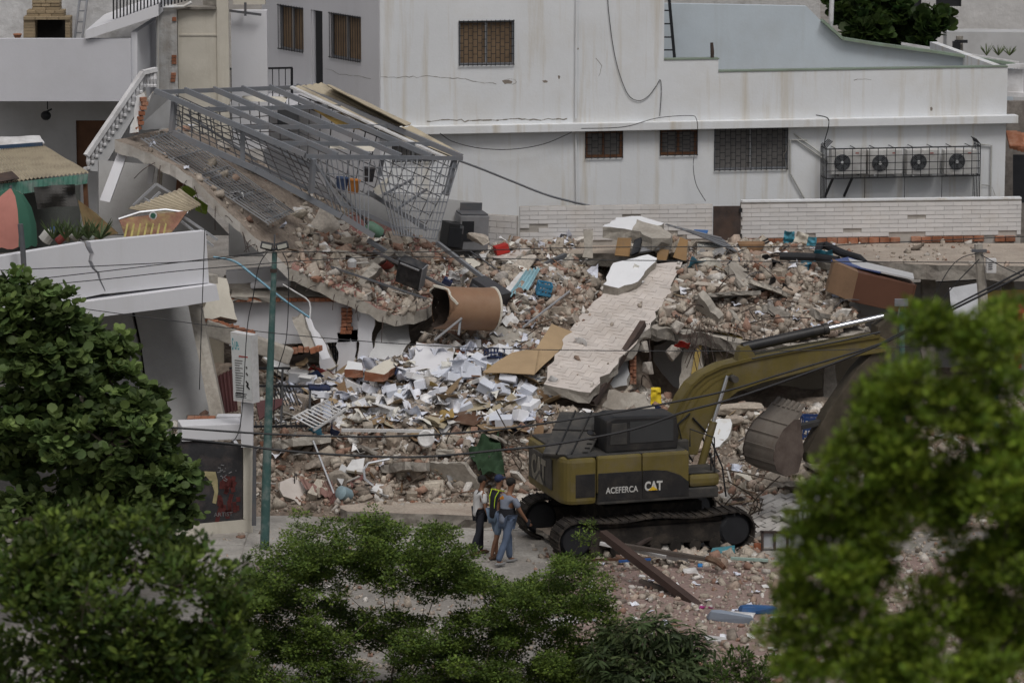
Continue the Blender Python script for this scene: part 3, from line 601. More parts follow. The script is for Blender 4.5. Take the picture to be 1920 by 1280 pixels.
# tiled ramp slab
RPf = [(1018, 722, 86.4), (1108, 736, 86.5), (1165, 672, 88), (1200, 634, 88.8), (1252, 556, 90.6), (1280, 492, 92.4), (1190, 498, 92.4), (1135, 545, 91.2), (1072, 612, 89.4), (1040, 665, 88)]
rp = poly_pts(RPf); 
# flatten to a best plane
cen = sum(rp, Vector())/len(rp); U_, S_, V_ = np.linalg.svd(np.array([list(p-cen) for p in rp])); nrm = Vector(V_[2]); nrm = nrm if nrm.z > 0 else -nrm; cen = cen+nrm*.12
def onplane(px, py, c=None, n=None, d=0.):
    c = c or cen; n = n or nrm; r_ = ray(px, py); return CP + r_*(((c-CP).dot(n))/r_.dot(n)) + n*d
ctrl += [tuple(onplane(x, y)-Vector((0, 0, .75))) for x, y in [(1060, 700), (1100, 690), (1090, 640), (1140, 640), (1130, 590), (1190, 590), (1170, 540), (1230, 540), (1215, 505)]]
def XY(px, Y): return (W(px, 640, Y).x, Y)
ctrl += [(*XY(px, Y), z) for px, Y, z in [(430, 90, 2.6), (560, 90, 2.3), (700, 90, 2.3), (800, 92, 2.8), (560, 94, 2.3), (700, 96, 2.5), (430, 96, 2.6), (1150, 89.5, 1.2), (1250, 90, .9), (1350, 90, 1.0), (1450, 90, 1.4), (1600, 90, 1.3), (1250, 93, 1.0), (1450, 93, 1.4), (1650, 93, 1.3), (1900, 92, 1.3), (1150, 92, 2.8), (1450, 97, 1.4), (1850, 97, 1.4), (350, 86, 2.0), (350, 90, 2.2)]]
HF = rbf(ctrl)
HEAPM = mat('rubble_dust', (.19, .155, .125), .95, .35, 1.2, .9, 7, dirt=(.15, .10, .075), dirt_amt=.8, dirt_scale=1.6, streak=None, fine=.35)
hx0, hx1 = W(340, 640, 88).x, W(1990, 640, 88).x
heap, hv, hf = heightfield('rubble_terrain', HF, hx0, hx1, 80.5, 97.2, .13, HEAPM, .28)
tag(heap, None, kind='structure')
# debris mound lying on the fallen right-hand roof slab
ctrl2 = [C(*q) for q in [(1205, 560, 90.6), (1230, 600, 89.6), (1300, 612, 89.2), (1400, 628, 89), (1500, 632, 89), (1600, 620, 89.2), (1660, 612, 89.4), (1290, 560, 90.2), (1400, 570, 90.2), (1500, 575, 90.2), (1600, 575, 90.2), (1290, 500, 92), (1400, 505, 92), (1500, 520, 91.6), (1575, 560, 90.6), (1280, 478, 93.4), (1400, 478, 93.6), (1520, 485, 93.4), (1200, 480, 93.4), (1300, 462, 95.5), (1450, 462, 95.7), (1180, 466, 95.6)]]
H2 = rbf(ctrl2); poly2 = [C(*q)[:2] for q in [(1250, 560, 90.7), (1226, 610, 89.3), (1310, 618, 89), (1400, 636, 88.8), (1520, 640, 88.8), (1625, 612, 89.4), (1585, 560, 90.7), (1540, 500, 92.4), (1530, 470, 95), (1460, 450, 96.3), (1150, 450, 96.3), (1170, 470, 94.9), (1275, 482, 93.4), (1290, 500, 92.4)]]
def inpoly(P):
    def f(X, Y):
        ins = np.zeros(X.shape, bool); n = len(P)
        for i in range(n):
            x0, y0 = P[i]; x1, y1 = P[(i+1) % n]; c = (y0 > Y) != (y1 > Y)
            with np.errstate(all='ignore'): ins ^= c & (X < (x1-x0)*(Y-y0)/((y1-y0) or 1e-9)+x0)
        return ins
    return f
xs2 = [p[0] for p in poly2]; mound, mv, mf = heightfield('rubble_mound', H2, min(xs2), max(xs2), 88.6, 96.4, .11, HEAPM, .14, inpoly(poly2))
tag(mound, None, kind='structure')
SUP = [(hv, hf), (mv, mf)]                                    # meshes on which debris can lie
# ================================================================== fallen slabs and walls
def strip(name, label, fr, bk, th, mats, n=1, cat='slab', jag=.05):
    f = poly_pts(fr); k = poly_pts(bk); rows = 6; vs = []; m = len(f)
    def rs(pts): return pts
    top = [[lerp(a, b_, t/rows) for a, b_ in zip(f, k)] for t in range(rows+1)]
    # refine along
    sub = 5; T = []
    for r in top:
        q = []
        for i in range(m-1):
            for s in range(sub): q.append(lerp(r[i], r[i+1], s/sub))
        q.append(r[-1]); T.append(q)
    M = len(T[0])
    for t in range(rows+1):
        for i in range(M):
            p = T[t][i]; e = Vector((0, random.gauss(0, jag), random.gauss(0, jag*.3))) if t in (0, rows) else Vector((0, 0, noise.noise(p*1.3)*.05)); T[t][i] = p+e
    b = MB(); tv = [p for r in T for p in r]; bvv = [p-Vector((0, 0, th*random.uniform(.9, 1.12))) for p in tv]; n_ = len(tv); fs = []
    for t in range(rows):
        for i in range(M-1): a = t*M+i; fs.append((a, a+1, a+M+1, a+M))
    b.add(tv+bvv, fs, 0); k0 = 0
    fs2 = [tuple(n_+x for x in q[::-1]) for q in fs]
    for i in range(M-1): fs2 += [(i, n_+i, n_+i+1, i+1), (rows*M+i, rows*M+i+1, n_+rows*M+i+1, n_+rows*M+i)]
    for t in range(rows): fs2 += [(t*M, (t+1)*M, n_+(t+1)*M, n_+t*M), (t*M+M-1, n_+t*M+M-1, n_+(t+1)*M+M-1, (t+1)*M+M-1)]
    b.f += fs2; b.m += [1]*len(fs2); SUP.append(([tuple(p) for p in tv], fs))
    return b.build(name, mats), T
FR = [(215, 262, 88), (270, 284, 88), (330, 310, 88), (380, 350, 87.8), (430, 400, 87.8), (480, 447, 87.8), (540, 500, 87.8), (600, 527, 87.9), (660, 555, 88), (740, 590, 88.2), (800, 578, 88.7)]
BK = [(345, 235, 92), (400, 258, 92), (460, 285, 92), (510, 315, 92), (560, 345, 92), (610, 372, 92.3), (660, 395, 92.6), (710, 415, 93), (770, 437, 93), (830, 470, 92.6), (880, 505, 92)]
SLW = mat('slab_whitewashed_edge', (.46, .44, .41), .95, .2, 1.2, .6, 8, dirt=(.26, .22, .18), dirt_amt=.8, dirt_scale=1.3)
i1 = 6
S1, T1 = strip('sagging_floor_slab', 'upper', FR[:i1+1], BK[:i1+1], .26, [DUSTD, SLW]); tag(S1, 'sagging upper floor slab with pale broken edge below the steel cage', 'slab')
S2, T2 = strip('red_floor_slab', 'lower', FR[i1:], BK[i1:], .28, [REDFL, CONC]); tag(S2, 'tilted floor slab with worn red screed sliding into the heap', 'slab')
# tiled ramp slab
rp = [onplane(x, y) for x, y, _ in RPf]
RS = thing('tiled_ramp_slab', 'large tilted slab paved with pale herringbone tiles leaning on the heap', 'slab', cen)
MB().broken(rp, .26, .045, .25).build('slab', [TILEF, CONC], RS); k = MB(); k.broken(rp, .01, 0); 
SUP.append(([tuple(p) for p in rp], [tuple(range(len(rp)))]))
ex = (rp[5]-rp[1]).normalized(); ey = nrm.cross(ex).normalized(); m3r = Matrix((ex, ey, nrm)).transposed()
def inside2(p, poly, c, ax, ay):
    x, y = (p-c).dot(ax), (p-c).dot(ay); ins = False; n = len(poly)
    for i in range(n):
        a = poly[i]-c; b_ = poly[(i+1) % n]-c; ax0, ay0, ax1, ay1 = a.dot(ax), a.dot(ay), b_.dot(ax), b_.dot(ay)
        if (ay0 > y) != (ay1 > y) and x < (ax1-ax0)*(y-ay0)/(ay1-ay0)+ax0: ins = not ins
    return ins
tw = .145; cnt = 0
for i in range(-40, 40):
    for j in range(-40, 40):                                   # herringbone: blocks of two-by-one tiles
        for o_ in (0, 1):
            gx, gy = i*2+j % 2*0, j
            s = (i*4+j) if o_ == 0 else (i*4+j+ (2 if o_ else 0))
            x = (i*4 + j + (0 if o_ == 0 else 2.5))*tw; y = (j + (0 if o_ == 0 else -.5))*tw
            c = cen+ex*x+ey*y
            sz = (tw*2-.012, tw-.012) if o_ == 0 else (tw-.012, tw*2-.012)
            if all(inside2(c+ex*sz[0]*a+ey*sz[1]*b_, rp, cen, ex, ey) for a, b_ in ((.45, .45), (-.45, .45), (.45, -.45), (-.45, -.45))) and cnt < 300 and random.random() > .02:
                piece('tile', TILEF, RS, c+nrm*(.0+random.uniform(-.002, .003)), (*sz, .02), m3r @ rot3(random.gauss(0, .35), random.gauss(0, .35), 0)); cnt += 1
def slab(name, label, spec, th, mats=None, jag=.06, cat='slab', group=None, Y=None, step=.18):
    b = MB().broken(poly_pts(spec), th, jag, step); return tag(b.build(name, mats or [CONC, CONCD]), label, cat, group)
slab('white_slab_piece', 'thick white faced slab fragment lying on the tiled ramp slab', [(1131, 533, 90.6), (1150, 493, 91.6), (1215, 477, 92), (1232, 484, 92), (1196, 528, 90.8), (1160, 540, 90.5)], .24, [mat('white_gloss_tile', (.72, .73, .75), .5, .04, 1, .05), CONC], .02)
slab('white_slab_piece', 'white topped slab fragment crowning the pile in front of the tiled wall', [(1130, 425, 93.6), (1155, 408, 94.6), (1200, 405, 94.8), (1245, 418, 94.2), (1200, 432, 93.5)], .3, [MATS['white_gloss_tile'], CONC], .03)
slab('concrete_block', 'brown dusty concrete block beside the white slab on the pile', [(1186, 432, 93.4), (1192, 412, 94), (1240, 424, 93.6), (1256, 446, 92.8), (1225, 446, 92.7)], .32, [CONC, CONC], .05)
# pancake slab below the mound, roof slab at the right
b = MB(); pp = [Vector((x, y, 0)) for x, y in poly2]; q = [W(1240, 572, 90.6), W(1222, 614, 89.2), W(1310, 626, 88.9), W(1400, 644, 88.7), W(1520, 648, 88.7), W(1622, 622, 89.4), W(1600, 560, 91.6), W(1560, 500, 94), W(1295, 500, 93.6)]
b.broken(q, .3, .07, .16); tag(b.build('fallen_roof_slab', [CONC, CONCD]), 'ragged grey roof slab carrying the big debris mound above the boom', 'slab')
RSB = W(1900, 460, 96)
b = MB(); q = [W(1530, 478, 93.6), W(1640, 490, 92.6), W(1760, 497, 92.1), W(2000, 500, 92), W(2000, 456, 96.4), W(1380, 456, 96.4), W(1400, 470, 94.8)]
b.broken(q, .36, .035, .3); o = b.build('roof_slab', [DUST, CONCD]); tag(o, 'long dusty flat roof slab still standing before the tiled wall at right', 'slab'); SUP.append(([tuple(p) for p in q], [tuple(range(len(q)))]))
b = MB(); q = [W(980, 460, 95.9), W(1380, 456, 96.1), W(1380, 470, 94.9), W(1160, 476, 94.3), W(985, 474, 94.6)]; b.broken(q, .3, .05, .3); tag(b.build('roof_slab', [DUST, CONCD]), 'dusty roof slab strip at the foot of the tiled wall behind the pile', 'slab')
# dark ground floor behind the opening at right: back wall, side walls, columns
RM = thing('ground_floor_shell', 'shadowy ground floor shell with bare walls under the fallen roof slab', 'building', W(1450, 760, 92))
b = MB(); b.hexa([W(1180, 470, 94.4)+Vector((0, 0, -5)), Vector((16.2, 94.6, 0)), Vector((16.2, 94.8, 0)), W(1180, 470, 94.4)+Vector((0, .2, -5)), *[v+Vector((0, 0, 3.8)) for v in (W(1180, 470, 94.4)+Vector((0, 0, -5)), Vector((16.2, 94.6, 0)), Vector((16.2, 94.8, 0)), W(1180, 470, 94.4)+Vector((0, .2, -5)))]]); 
RM.location = (0, 0, 0); WLOC[RM.name] = Vector(); b.build('back_wall', SHADEW, RM)
def panel(name, parent, spec, th, m, jag=0):
    p = poly_pts(spec); n = (p[1]-p[0]).cross(p[2]-p[0]).normalized(); n = n if n.y > 0 else -n
    b = MB()
    if jag: b.broken(p, th, jag, .15, down=n)
    else: b.prism(p, n*th)
    return b.build(name, m if not jag else [m, CONC], parent)
panel('inner_wall', RM, [(1228, 650, 90.5), (1302, 600, 90.8), (1310, 760, 90.6), (1300, 770, 90), (1230, 740, 90.4)], .15, SHADEW, .04)
panel('column', RM, [(1288, 612, 89.5), (1318, 616, 89.4), (1308, 770, 88.6), (1268, 770, 88.6)], .3, CONC, .03)
YW = mat('yellow_plaster', (.42, .31, .10), .9, .15, 1.5, .3, 14, dirt=(.3, .25, .18), dirt_amt=.6)
panel('door_jamb', RM, [(1312, 612, 89.3), (1322, 612, 89.3), (1306, 705, 88.9), (1296, 700, 88.9)], .15, YW)
panel('ceiling_panel', RM, [(1320, 616, 89.3), (1400, 632, 89), (1405, 652, 88.6), (1370, 644, 88.8)], .03, YW)
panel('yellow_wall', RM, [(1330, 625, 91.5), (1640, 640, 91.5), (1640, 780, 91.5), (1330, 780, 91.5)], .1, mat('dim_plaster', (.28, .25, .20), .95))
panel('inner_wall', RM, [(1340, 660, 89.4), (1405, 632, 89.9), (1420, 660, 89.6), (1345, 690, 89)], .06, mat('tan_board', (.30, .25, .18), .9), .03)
for x in (1545, 1620): panel('column', RM, [(x, 640, 90.4), (x+22, 640, 90.4), (x+22, 790, 90), (x, 790, 90)], .3, CONCD, .02)
panel('corrugated_screen', RM, [(1780, 540, 92), (1835, 530, 92), (1840, 600, 91.4), (1785, 600, 91.4)], .02, mat('grey_sheet', (.36, .37, .39), .5))
for x in (1730, 1880): panel('column', RM, [(x, 515, 93), (x+24, 515, 93), (x+24, 800, 92), (x, 800, 92)], .3, CONCD, .02)
panel('shop_front', RM, [(1845, 545, 92.6), (1990, 540, 92.6), (1990, 620, 92.2), (1845, 620, 92.2)], .05, YW); 
# ragged wall panel with open hollow bricks, under the ramp
HB = thing('hollow_brick_wall', 'tilted plastered wall fragment with its hollow brick edge showing', 'wall', W(1160, 720, 88.3))
panel('plaster_face', HB, [(1118, 718, 88.1), (1132, 690, 88.4), (1165, 660, 88.7), (1178, 668, 88.7), (1176, 722, 88.2), (1140, 730, 88)], .18, GREYW, .02)
HOL = mat('brick_hole', (.05, .025, .018), .95)
for r in range(8):
    for c_ in range(1, 3):
        p = W(1176+c_*6.5, 668+r*6.8, 88.6+random.uniform(-.02, .02)); bk_ = piece('brick', BRICK, HB, p, (.075, .2, .075), rot3(0, 0, 8), 'brick'); piece('hole', HOL, bk_, p+Vector((0, -.1, 0)), (.045, .02, .045))
# ================================================================== remnant of the ground floor at left centre
RG = thing('ground_floor_front', 'white ground floor front with brick lintel, barred opening and broken corner', 'building', (0, 0, 0))
panel('beam', RG, [(430, 566, 88.4), (690, 566, 88.4), (690, 580, 88.4), (676, 640, 88.4), (430, 648, 88.4)], .25, WHITEC)
panel('wall', RG, [(596, 640, 88.45), (612, 640, 88.45), (640, 720, 88.3), (604, 720, 88.3)], .2, WHITEC, .02); panel('wall', RG, [(632, 624, 88.4), (672, 618, 88.4), (668, 720, 88.4), (632, 720, 88.4)], .2, WHITEC, .03); panel('pilaster', RG, [(672, 566, 88.3), (694, 566, 88.3), (703, 600, 88.3), (694, 720, 88.3), (668, 720, 88.3)], .3, WHITEC, .03)
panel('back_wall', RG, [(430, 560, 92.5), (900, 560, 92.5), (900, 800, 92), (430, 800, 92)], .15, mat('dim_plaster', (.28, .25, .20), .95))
for i in range(7): rod('bar', BLACK, RG, W(604+i*5, 622, 88.7), W(604+i*5, 720, 88.7), .03)
for y in (650, 680): rod('bar', BLACK, RG, W(602, y, 88.69), W(636, y, 88.69), .03)
for i in range(24): piece('brick', BRICK, RG, W(436+i*10.6, 561, 88.3+random.uniform(-.02, .02)), (.125, .2, .09), None, 'brick')
for r in range(7):
    for c_ in range(2): piece('brick', BRICK, RG, W(644+c_*11+random.uniform(-2, 2), 580+r*7, 88.35+random.uniform(-.03, .03)), (.13, .16, .075), rot3(0, random.gauss(0, 4), 0), 'brick')
slab('debris_covered_slab', 'grey roof slab covered with crushed concrete above the brick lintel', [(432, 556, 88.2), (700, 556, 88.2), (690, 520, 89.6), (560, 500, 90.4), (425, 515, 90)], .12, [CONC, CONCD], .05)
SUP.append(([tuple(W(*p)) for p in [(432, 556, 88.2), (700, 556, 88.2), (690, 520, 89.6), (560, 500, 90.4), (425, 515, 90)]], [(0, 1, 2, 3, 4)]))
o = MB().bar(W(425, 520, 89.4), W(610, 505, 89.4), .3, .32).build('white_beam', WHITEC, bevel=.02); tag(o, 'fallen white concrete beam lying on the crushed roof slab at left', 'beam')
o = MB().bar(W(470, 535, 88.7), W(545, 530, 88.7), .25, .14).build('white_beam', WHITEC, bevel=.04); tag(o, 'short smooth white concrete piece on the slab by the green lamp post', 'beam')
slab('wall_fragment', 'tall grey plaster wall fragment leaning under the red floor slab', [(690, 672, 88), (722, 602, 88.9), (766, 603, 89.2), (770, 640, 88.7), (742, 678, 88)], .2, [GREYW, CONC], .03, 'wall')
slab('wall_fragment', 'broad white wall panel leaning upright amid the papers', [(768, 700, 87.3), (781, 642, 88.2), (852, 646, 88.2), (850, 690, 87.4), (840, 706, 87.1)], .1, [WHITEC, CONC], .015, 'wall')
slab('wall_fragment', 'plaster faced brick fragment lying flat below the leaning grey wall', [(684, 696, 87), (738, 668, 87.9), (754, 678, 87.8), (720, 702, 86.9)], .2, [CREAM, BRICK], .02, 'wall')
slab('wall_fragment', 'small white plastered brick fragment near the barred opening', [(646, 692, 87.4), (652, 676, 87.8), (678, 680, 87.7), (680, 694, 87.3)], .2, [WHITE, BRICK], .02, 'wall')
slab('cream_wall_fragment', 'cream rendered wall slice standing beside the cracked white parapet', [(400, 518, 87.2), (425, 522, 87.2), (445, 600, 86.8), (382, 596, 86.6)], .25, [CREAM, CONC], .03, 'wall')
for k, (spec, lab) in enumerate([([(548, 600, 87.6), (566, 586, 87.8), (590, 650, 87.4), (572, 656, 87.2)], 'grey concrete stub standing upright at an angle by the barred opening'), ([(560, 600, 88), (580, 592, 88), (620, 670, 87.6), (604, 674, 87.5)], 'slanted white plaster splinter leaning beside the dark barred opening')]):
    b = MB().broken(poly_pts(spec), .28 if k == 0 else .12, .02, .15, down=(0, 1, 0)); tag(b.build('concrete_stub', [CONC if k == 0 else WHITEC, CONCD]), lab, 'wall')
BM = thing('broken_beam', 'long dusty concrete beam with brick on top running behind the sign', 'beam', W(460, 640, 86.8)); b = MB(); b.bar(W(384, 612, 86.6), W(545, 668, 86.9), .4, .36); b.build('beam', CONC, BM, bevel=.03)
for i in range(9): piece('brick', BRICK, BM, lerp(W(392, 600, 86.7), W(470, 622, 86.8), i/8)+Vector((0, random.uniform(-.1, .1), 0)), (.2, .12, .08), rot3(random.uniform(-20, 20), random.uniform(-20, 20), random.uniform(0, 60)), 'brick')
# hollow brick chunk piles
for (x, y, Y, n, lab) in [(575, 655, 87.3, 5, 'row of hollow bricks on the rubble beside the concrete stub'), (870, 660, 88.2, 8, 'line of hollow red bricks behind the broad white wall panel')]:
    BR = thing('brick_row', lab, 'bricks', W(x, y+8, Y))
    for i in range(n):
        p = W(x-22+i*11, y+random.uniform(-2, 2), Y); bk_ = piece('brick', BRICK, BR, p, (.12, .25, .12), rot3(0, random.gauss(0, 5), random.gauss(0, 8)), 'brick'); piece('hole', HOL, bk_, p+Vector((0, -.125, .0)), (.07, .02, .07))
# ================================================================== left parapet building
PP = Pl(200, 520, 83.2, 36)
LB = thing('cracked_parapet_building', 'tilting white parapet building with a jagged black crack', 'building', (0, 0, 0))
def pq(*pts): return [PP.p(x, y) for x, y in pts]
CRK = [(163, 452), (166, 464), (172, 476), (169, 490), (175, 503), (184, 512), (187, 524), (197, 545)]
def crackside(dx): return [(x+dx*(1-i*.11), y) for i, (x, y) in enumerate(CRK)]
left = [(-60, 491)]+[(163-5, 455)]+crackside(-5)[1:]+[(197, 550), (120, 566), (-60, 590)]
right = [(163+6, 454), (386, 433), (392, 530), (196, 551)]+crackside(6)[::-1][:-1]
MB().prism(pq(*left), -PP.n*.22).build('parapet', WHITEC, LB); MB().prism(pq(*right), -PP.n*.22).build('parapet', WHITEC, LB)
b = MB(); b.prism([PP.p(x, y, .22) for x, y in [(110, 569), (396, 531), (402, 560), (330, 572), (110, 600)]], -PP.n*.5); b.prism([PP.p(x, y, .22) for x, y in [(-60, 596), (110, 569), (110, 600), (-60, 628)]], -PP.n*.5); b.build('ledge_beam', WHITEC, LB)
b = MB(); b.prism([PP.p(x, y, -.24) for x, y in [(140, 470), (200, 460), (215, 560), (160, 560)]], -PP.n*.1); b.build('crack_shade_sheet', mat('crack_shade', (.022, .016, .014), .95, .4, 6, .6), LB)  # near-black sheet behind the crack: its shade is painted as colour
b = MB(); b.hexa([PP.at(u, z, d) for z in (5.0, 5.2) for u, d in ((-5, -.24), (3, -.24), (3, -6), (-5, -6))]); b.build('terrace_floor', CONC, LB)
def lean(spec, th, m, name, nrm_=None): 
    p = poly_pts(spec); b = MB(); b.prism(p, (0, th, 0)); return b.build(name, m, LB)
lean([(178, 590, 86), (244, 575, 86.4), (262, 660, 86.2), (268, 720, 85.9), (276, 790, 85.5), (212, 840, 85), (160, 700, 85.4)], .2, SHADEW, 'inner_wall'); lean([(250, 575, 86.4), (356, 560, 86.8), (412, 830, 85.4), (300, 830, 85.2), (282, 790, 85.5), (272, 700, 85.9), (264, 640, 86.2)], .2, SHADEW, 'inner_wall')
lean([(236, 570, 86.8), (262, 572, 86.8), (290, 800, 86), (262, 800, 86)], .1, MATS['crack_shade'], 'crack_shade_sheet'); lean([(352, 568, 85.4), (374, 566, 85.5), (424, 800, 84.2), (404, 832, 84.1)], .35, CONC, 'wall_end'); lean([(160, 600, 83.6), (176, 596, 83.7), (186, 640, 83.6), (174, 640, 83.5)], .3, WHITEC, 'column')  # the gap between the inner walls gets the same painted shade
b = MB(); b.hexa([W(150, 830, 83.5), W(420, 850, 84.6), W(420, 850, 88), W(100, 830, 88), *[W(*q)+Vector((0, 0, 0)) for q in [(150, 822, 83.5), (420, 842, 84.6), (420, 842, 88), (100, 822, 88)]]]); b.build('floor', CONC, LB)
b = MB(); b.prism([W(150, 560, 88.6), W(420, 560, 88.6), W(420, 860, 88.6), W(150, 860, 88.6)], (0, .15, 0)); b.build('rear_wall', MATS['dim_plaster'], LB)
o = MB().sheet([W(205, 665, 83.9), W(229, 680, 83.9), W(230, 720, 83.8), W(213, 735, 83.8)], 4, 4, .05, .02).build('hanging_wire_mass', BLACK) if False else None
# ledge and painted wall at the street
GW = thing('painted_street_wall', 'low street wall painted black with faded figures and lettering', 'wall', W(430, 1000, 81.9))
PGw = Pl(420, 900, 81.9, 12)
b = MB(); b.prism([PGw.p(x, y) for x, y in [(330, 825), (455, 838), (455, 975), (330, 985)]], -PGw.n*.25); b.build('painted_panel', mat('chalky_black', (.035, .035, .038), .9, .3, 3, .2, 20, dirt=(.10, .08, .075), dirt_amt=.6, dirt_scale=4), GW)
b = MB(); b.prism([PGw.p(x, y, .03) for x, y in [(456, 838), (473, 840), (473, 975), (456, 972)]], -PGw.n*.3); b.prism([PGw.p(x, y, .03) for x, y in [(330, 985), (474, 972), (474, 1012), (330, 1040)]], -PGw.n*.3); b.build('frame', CREAM, GW)
b = MB()
b.prism([PGw.p(x, y, .008) for x, y in [(370, 885), (385, 883), (404, 884), (408, 900), (409, 921), (405, 944), (398, 942), (402, 921), (396, 904), (386, 892), (371, 893)]], PGw.n*.004)
b.build('painted_figure', mat('faded_yellow', (.33, .29, .16), .9, .3, 6), GW)
textmesh('lettering', 'ARTIST', mat('faded_white', (.17, .17, .175), .9, .4, 9), GW, PGw.p(401, 968, .008), PGw.u, (0, 0, 1), .13, .003)
b = MB()
for i in range(26):
    x, y = random.uniform(410, 448), random.uniform(890, 960); b.bar(PGw.p(x, y, .004), PGw.p(x+random.uniform(-5, 5), y+random.uniform(8, 22), .004), .005, .09)
b.build('paint_stroke', mat('faded_red', (.085, .022, .02), .9, .4, 8), GW)
b = MB()
for i in range(16):
    x, y = random.uniform(408, 445), random.uniform(870, 905); b.bar(PGw.p(x, y, .007), PGw.p(x+random.uniform(-8, 8), y+random.uniform(-5, 5), .007), .015, .02)
b.build('paint_stroke', MATS['faded_white'], GW)
o = MB().bar(PGw.p(340, 812, -.3), PGw.p(455, 808, -.3), .7, .35).build('white_ledge', WHITEC, bevel=.02); tag(o, 'white coping block above the painted street wall', 'ledge')
LBK = thing('brick_stub', 'short row of hollow bricks ending in a white block on the ledge', 'bricks', W(390, 797, 82.8))
for i in range(4): p = W(358+i*13, 788, 82.8); bk_ = piece('brick', BRICK, LBK, p, (.15, .3, .16), None, 'brick'); piece('hole', HOL, bk_, p+Vector((0, -.15, 0)), (.09, .02, .09))
piece('block', WHITEC, LBK, W(429, 786, 82.8), (.52, .3, .2), None, 'brick')
# ================================================================== steel cage on the slab
CGE = thing('steel_roof_cage', 'collapsed grey steel roof frame with barred sides on the sagging slab', 'frame', (0, 0, 0))
QA, QB, QC, QD = W(290, 170, 88.3), W(556, 161, 92.5), W(866, 294, 91.4), W(572, 290, 87.6)
for t in (0, .2, .4, .6, .8, 1): rod('beam', STEEL, CGE, lerp(QA, QB, t), lerp(QD, QC, t), .10, .12)
for t in (0, .27, .55, .8, 1): rod('purlin', STEEL, CGE, lerp(QA, QD, t)-Vector((0, 0, .04)), lerp(QB, QC, t)-Vector((0, 0, .04)), .08, .1)
fb = [W(330, 178, 88.4), W(575, 293, 87.7), W(640, 405, 87.9), W(322, 248, 88.3)]
low = [W(322, 248, 88.3), W(480, 318, 88), W(640, 405, 87.9), W(700, 442, 88.1)]
for i in range(3): rod('rail', STEEL, CGE, low[i], low[i+1], .12, .13)
for a, c_ in ((W(328, 180, 88.4), low[0]), (W(455, 245, 88.1), W(455, 312, 88.1)), (W(588, 298, 87.7), W(583, 362, 87.8)), (W(852, 300, 91.3), W(836, 366, 91)), (W(716, 300, 89.6), W(712, 330, 89.6))): rod('post', STEEL, CGE, a, c_, .11)
nb = 34
def grid(q, nu, nv, m, w, tag_='bar', skip=.05, curve=0.):
    for i in range(nu+1):
        if random.random() > skip: rod(tag_, m, CGE, bil(q, i/nu, random.uniform(0, .03)), bil(q, i/nu+random.gauss(0, .006), 1), w)
    for j in range(nv+1 if nv else 0):
        if random.random() > skip: rod(tag_, m, CGE, bil(q, 0, j/nv), bil(q, 1, j/nv+random.gauss(0, .01)), w)
grid(fb, 18, 8, STEELD, .021)
grid([W(600, 298, 87.7), W(692, 300, 88.6), W(690, 432, 88.2), W(628, 405, 87.9)], 9, 4, STEEL, .024)
grid([W(700, 298, 89), W(862, 297, 91.4), W(818, 448, 90), W(738, 440, 88.6)], 16, 9, STEEL, .022)
grid([W(560, 178, 92.5), W(862, 300, 91.5), W(800, 420, 91.6), W(560, 300, 92.2)], 14, 7, STEELD, .022)
grid([W(335, 205, 91.6), W(560, 180, 92.4), W(560, 262, 92.2), W(345, 262, 91.8)], 12, 5, STEELD, .022)
for a, c_ in ((W(610, 330, 87.9), W(690, 420, 90)), (W(720, 365, 90), W(775, 335, 91)), (W(740, 395, 90), W(800, 355, 91)), (W(350, 215, 88.6), W(480, 300, 90)), (W(590, 302, 87.7), W(640, 385, 87.9))): rod('brace', STEEL, CGE, a, c_, .05)
pass
for a, c_ in ((W(470, 305, 89), W(770, 440, 90)), (W(690, 360, 90.5), W(800, 430, 91)), (W(440, 240, 90), W(600, 320, 91))): rod('fallen_rail', STEEL, CGE, a, c_, .16, .1)
# roof sheets left along the rear beam
CREAMS = paint('cream_sheet', (.40, .35, .26), .7, dirt_amt=.6); LWS = paint('white_sheet', (.62, .62, .62), .6)
RSH = thing('roof_sheet_strip', 'rusty cream corrugated roof sheets left along the rear of the steel frame', 'roof sheet', W(720, 230, 92))
for s, (a, c_, d, e) in enumerate([((550, 163), (604, 157), (768, 236), (700, 244)), ((612, 160), (626, 164), (770, 234), (762, 236)), ((704, 246), (772, 237), (869, 291), (836, 299))]):
    MB().sheet([W(*a, 92.2), W(*c_, 93), W(*d, 92.4), W(*e, 91.6)], 18, 6, .03, .015, s, wave=(5, .02)).build('sheet', CREAMS, RSH)
rod('white_flashing', LWS, RSH, W(546, 163, 92.1), W(840, 298, 91.1), .2, .04); rod('rust_strip', RUST, RSH, W(572, 160, 93), W(690, 212, 92.9), .14, .03)
# rebar mat on the sagging slab
RB = thing('fallen_grille', 'fallen grey barred grille lying flat along the slab edge', 'grille', (0, 0, 0)); bmk = CGE; CGE = RB
grid([W(268, 256, 88.6), W(385, 300, 88.1), W(520, 415, 88.2), W(552, 398, 89)] if False else [W(262, 258, 88.4), W(330, 240, 90.4), W(552, 398, 89.6), W(505, 420, 88)], 11, 0, LSTEEL, .028, skip=0)
gq = [W(262, 258, 88.4), W(330, 240, 90.4), W(552, 398, 89.6), W(505, 420, 88)]
for t in (.03, .25, .45, .5, .72, .97): rod('cross_bar', LSTEEL, RB, bil(gq, 0, t), bil(gq, 1, t), .035)
for t in np.linspace(.5, .95, 9): rod('lacing', STEELD, RB, bil(gq, random.random()*.5, t), bil(gq, .5+random.random()*.5, t+.04), .018)
CGE = bmk
YB = paint('ochre_board', (.36, .25, .08), .8)
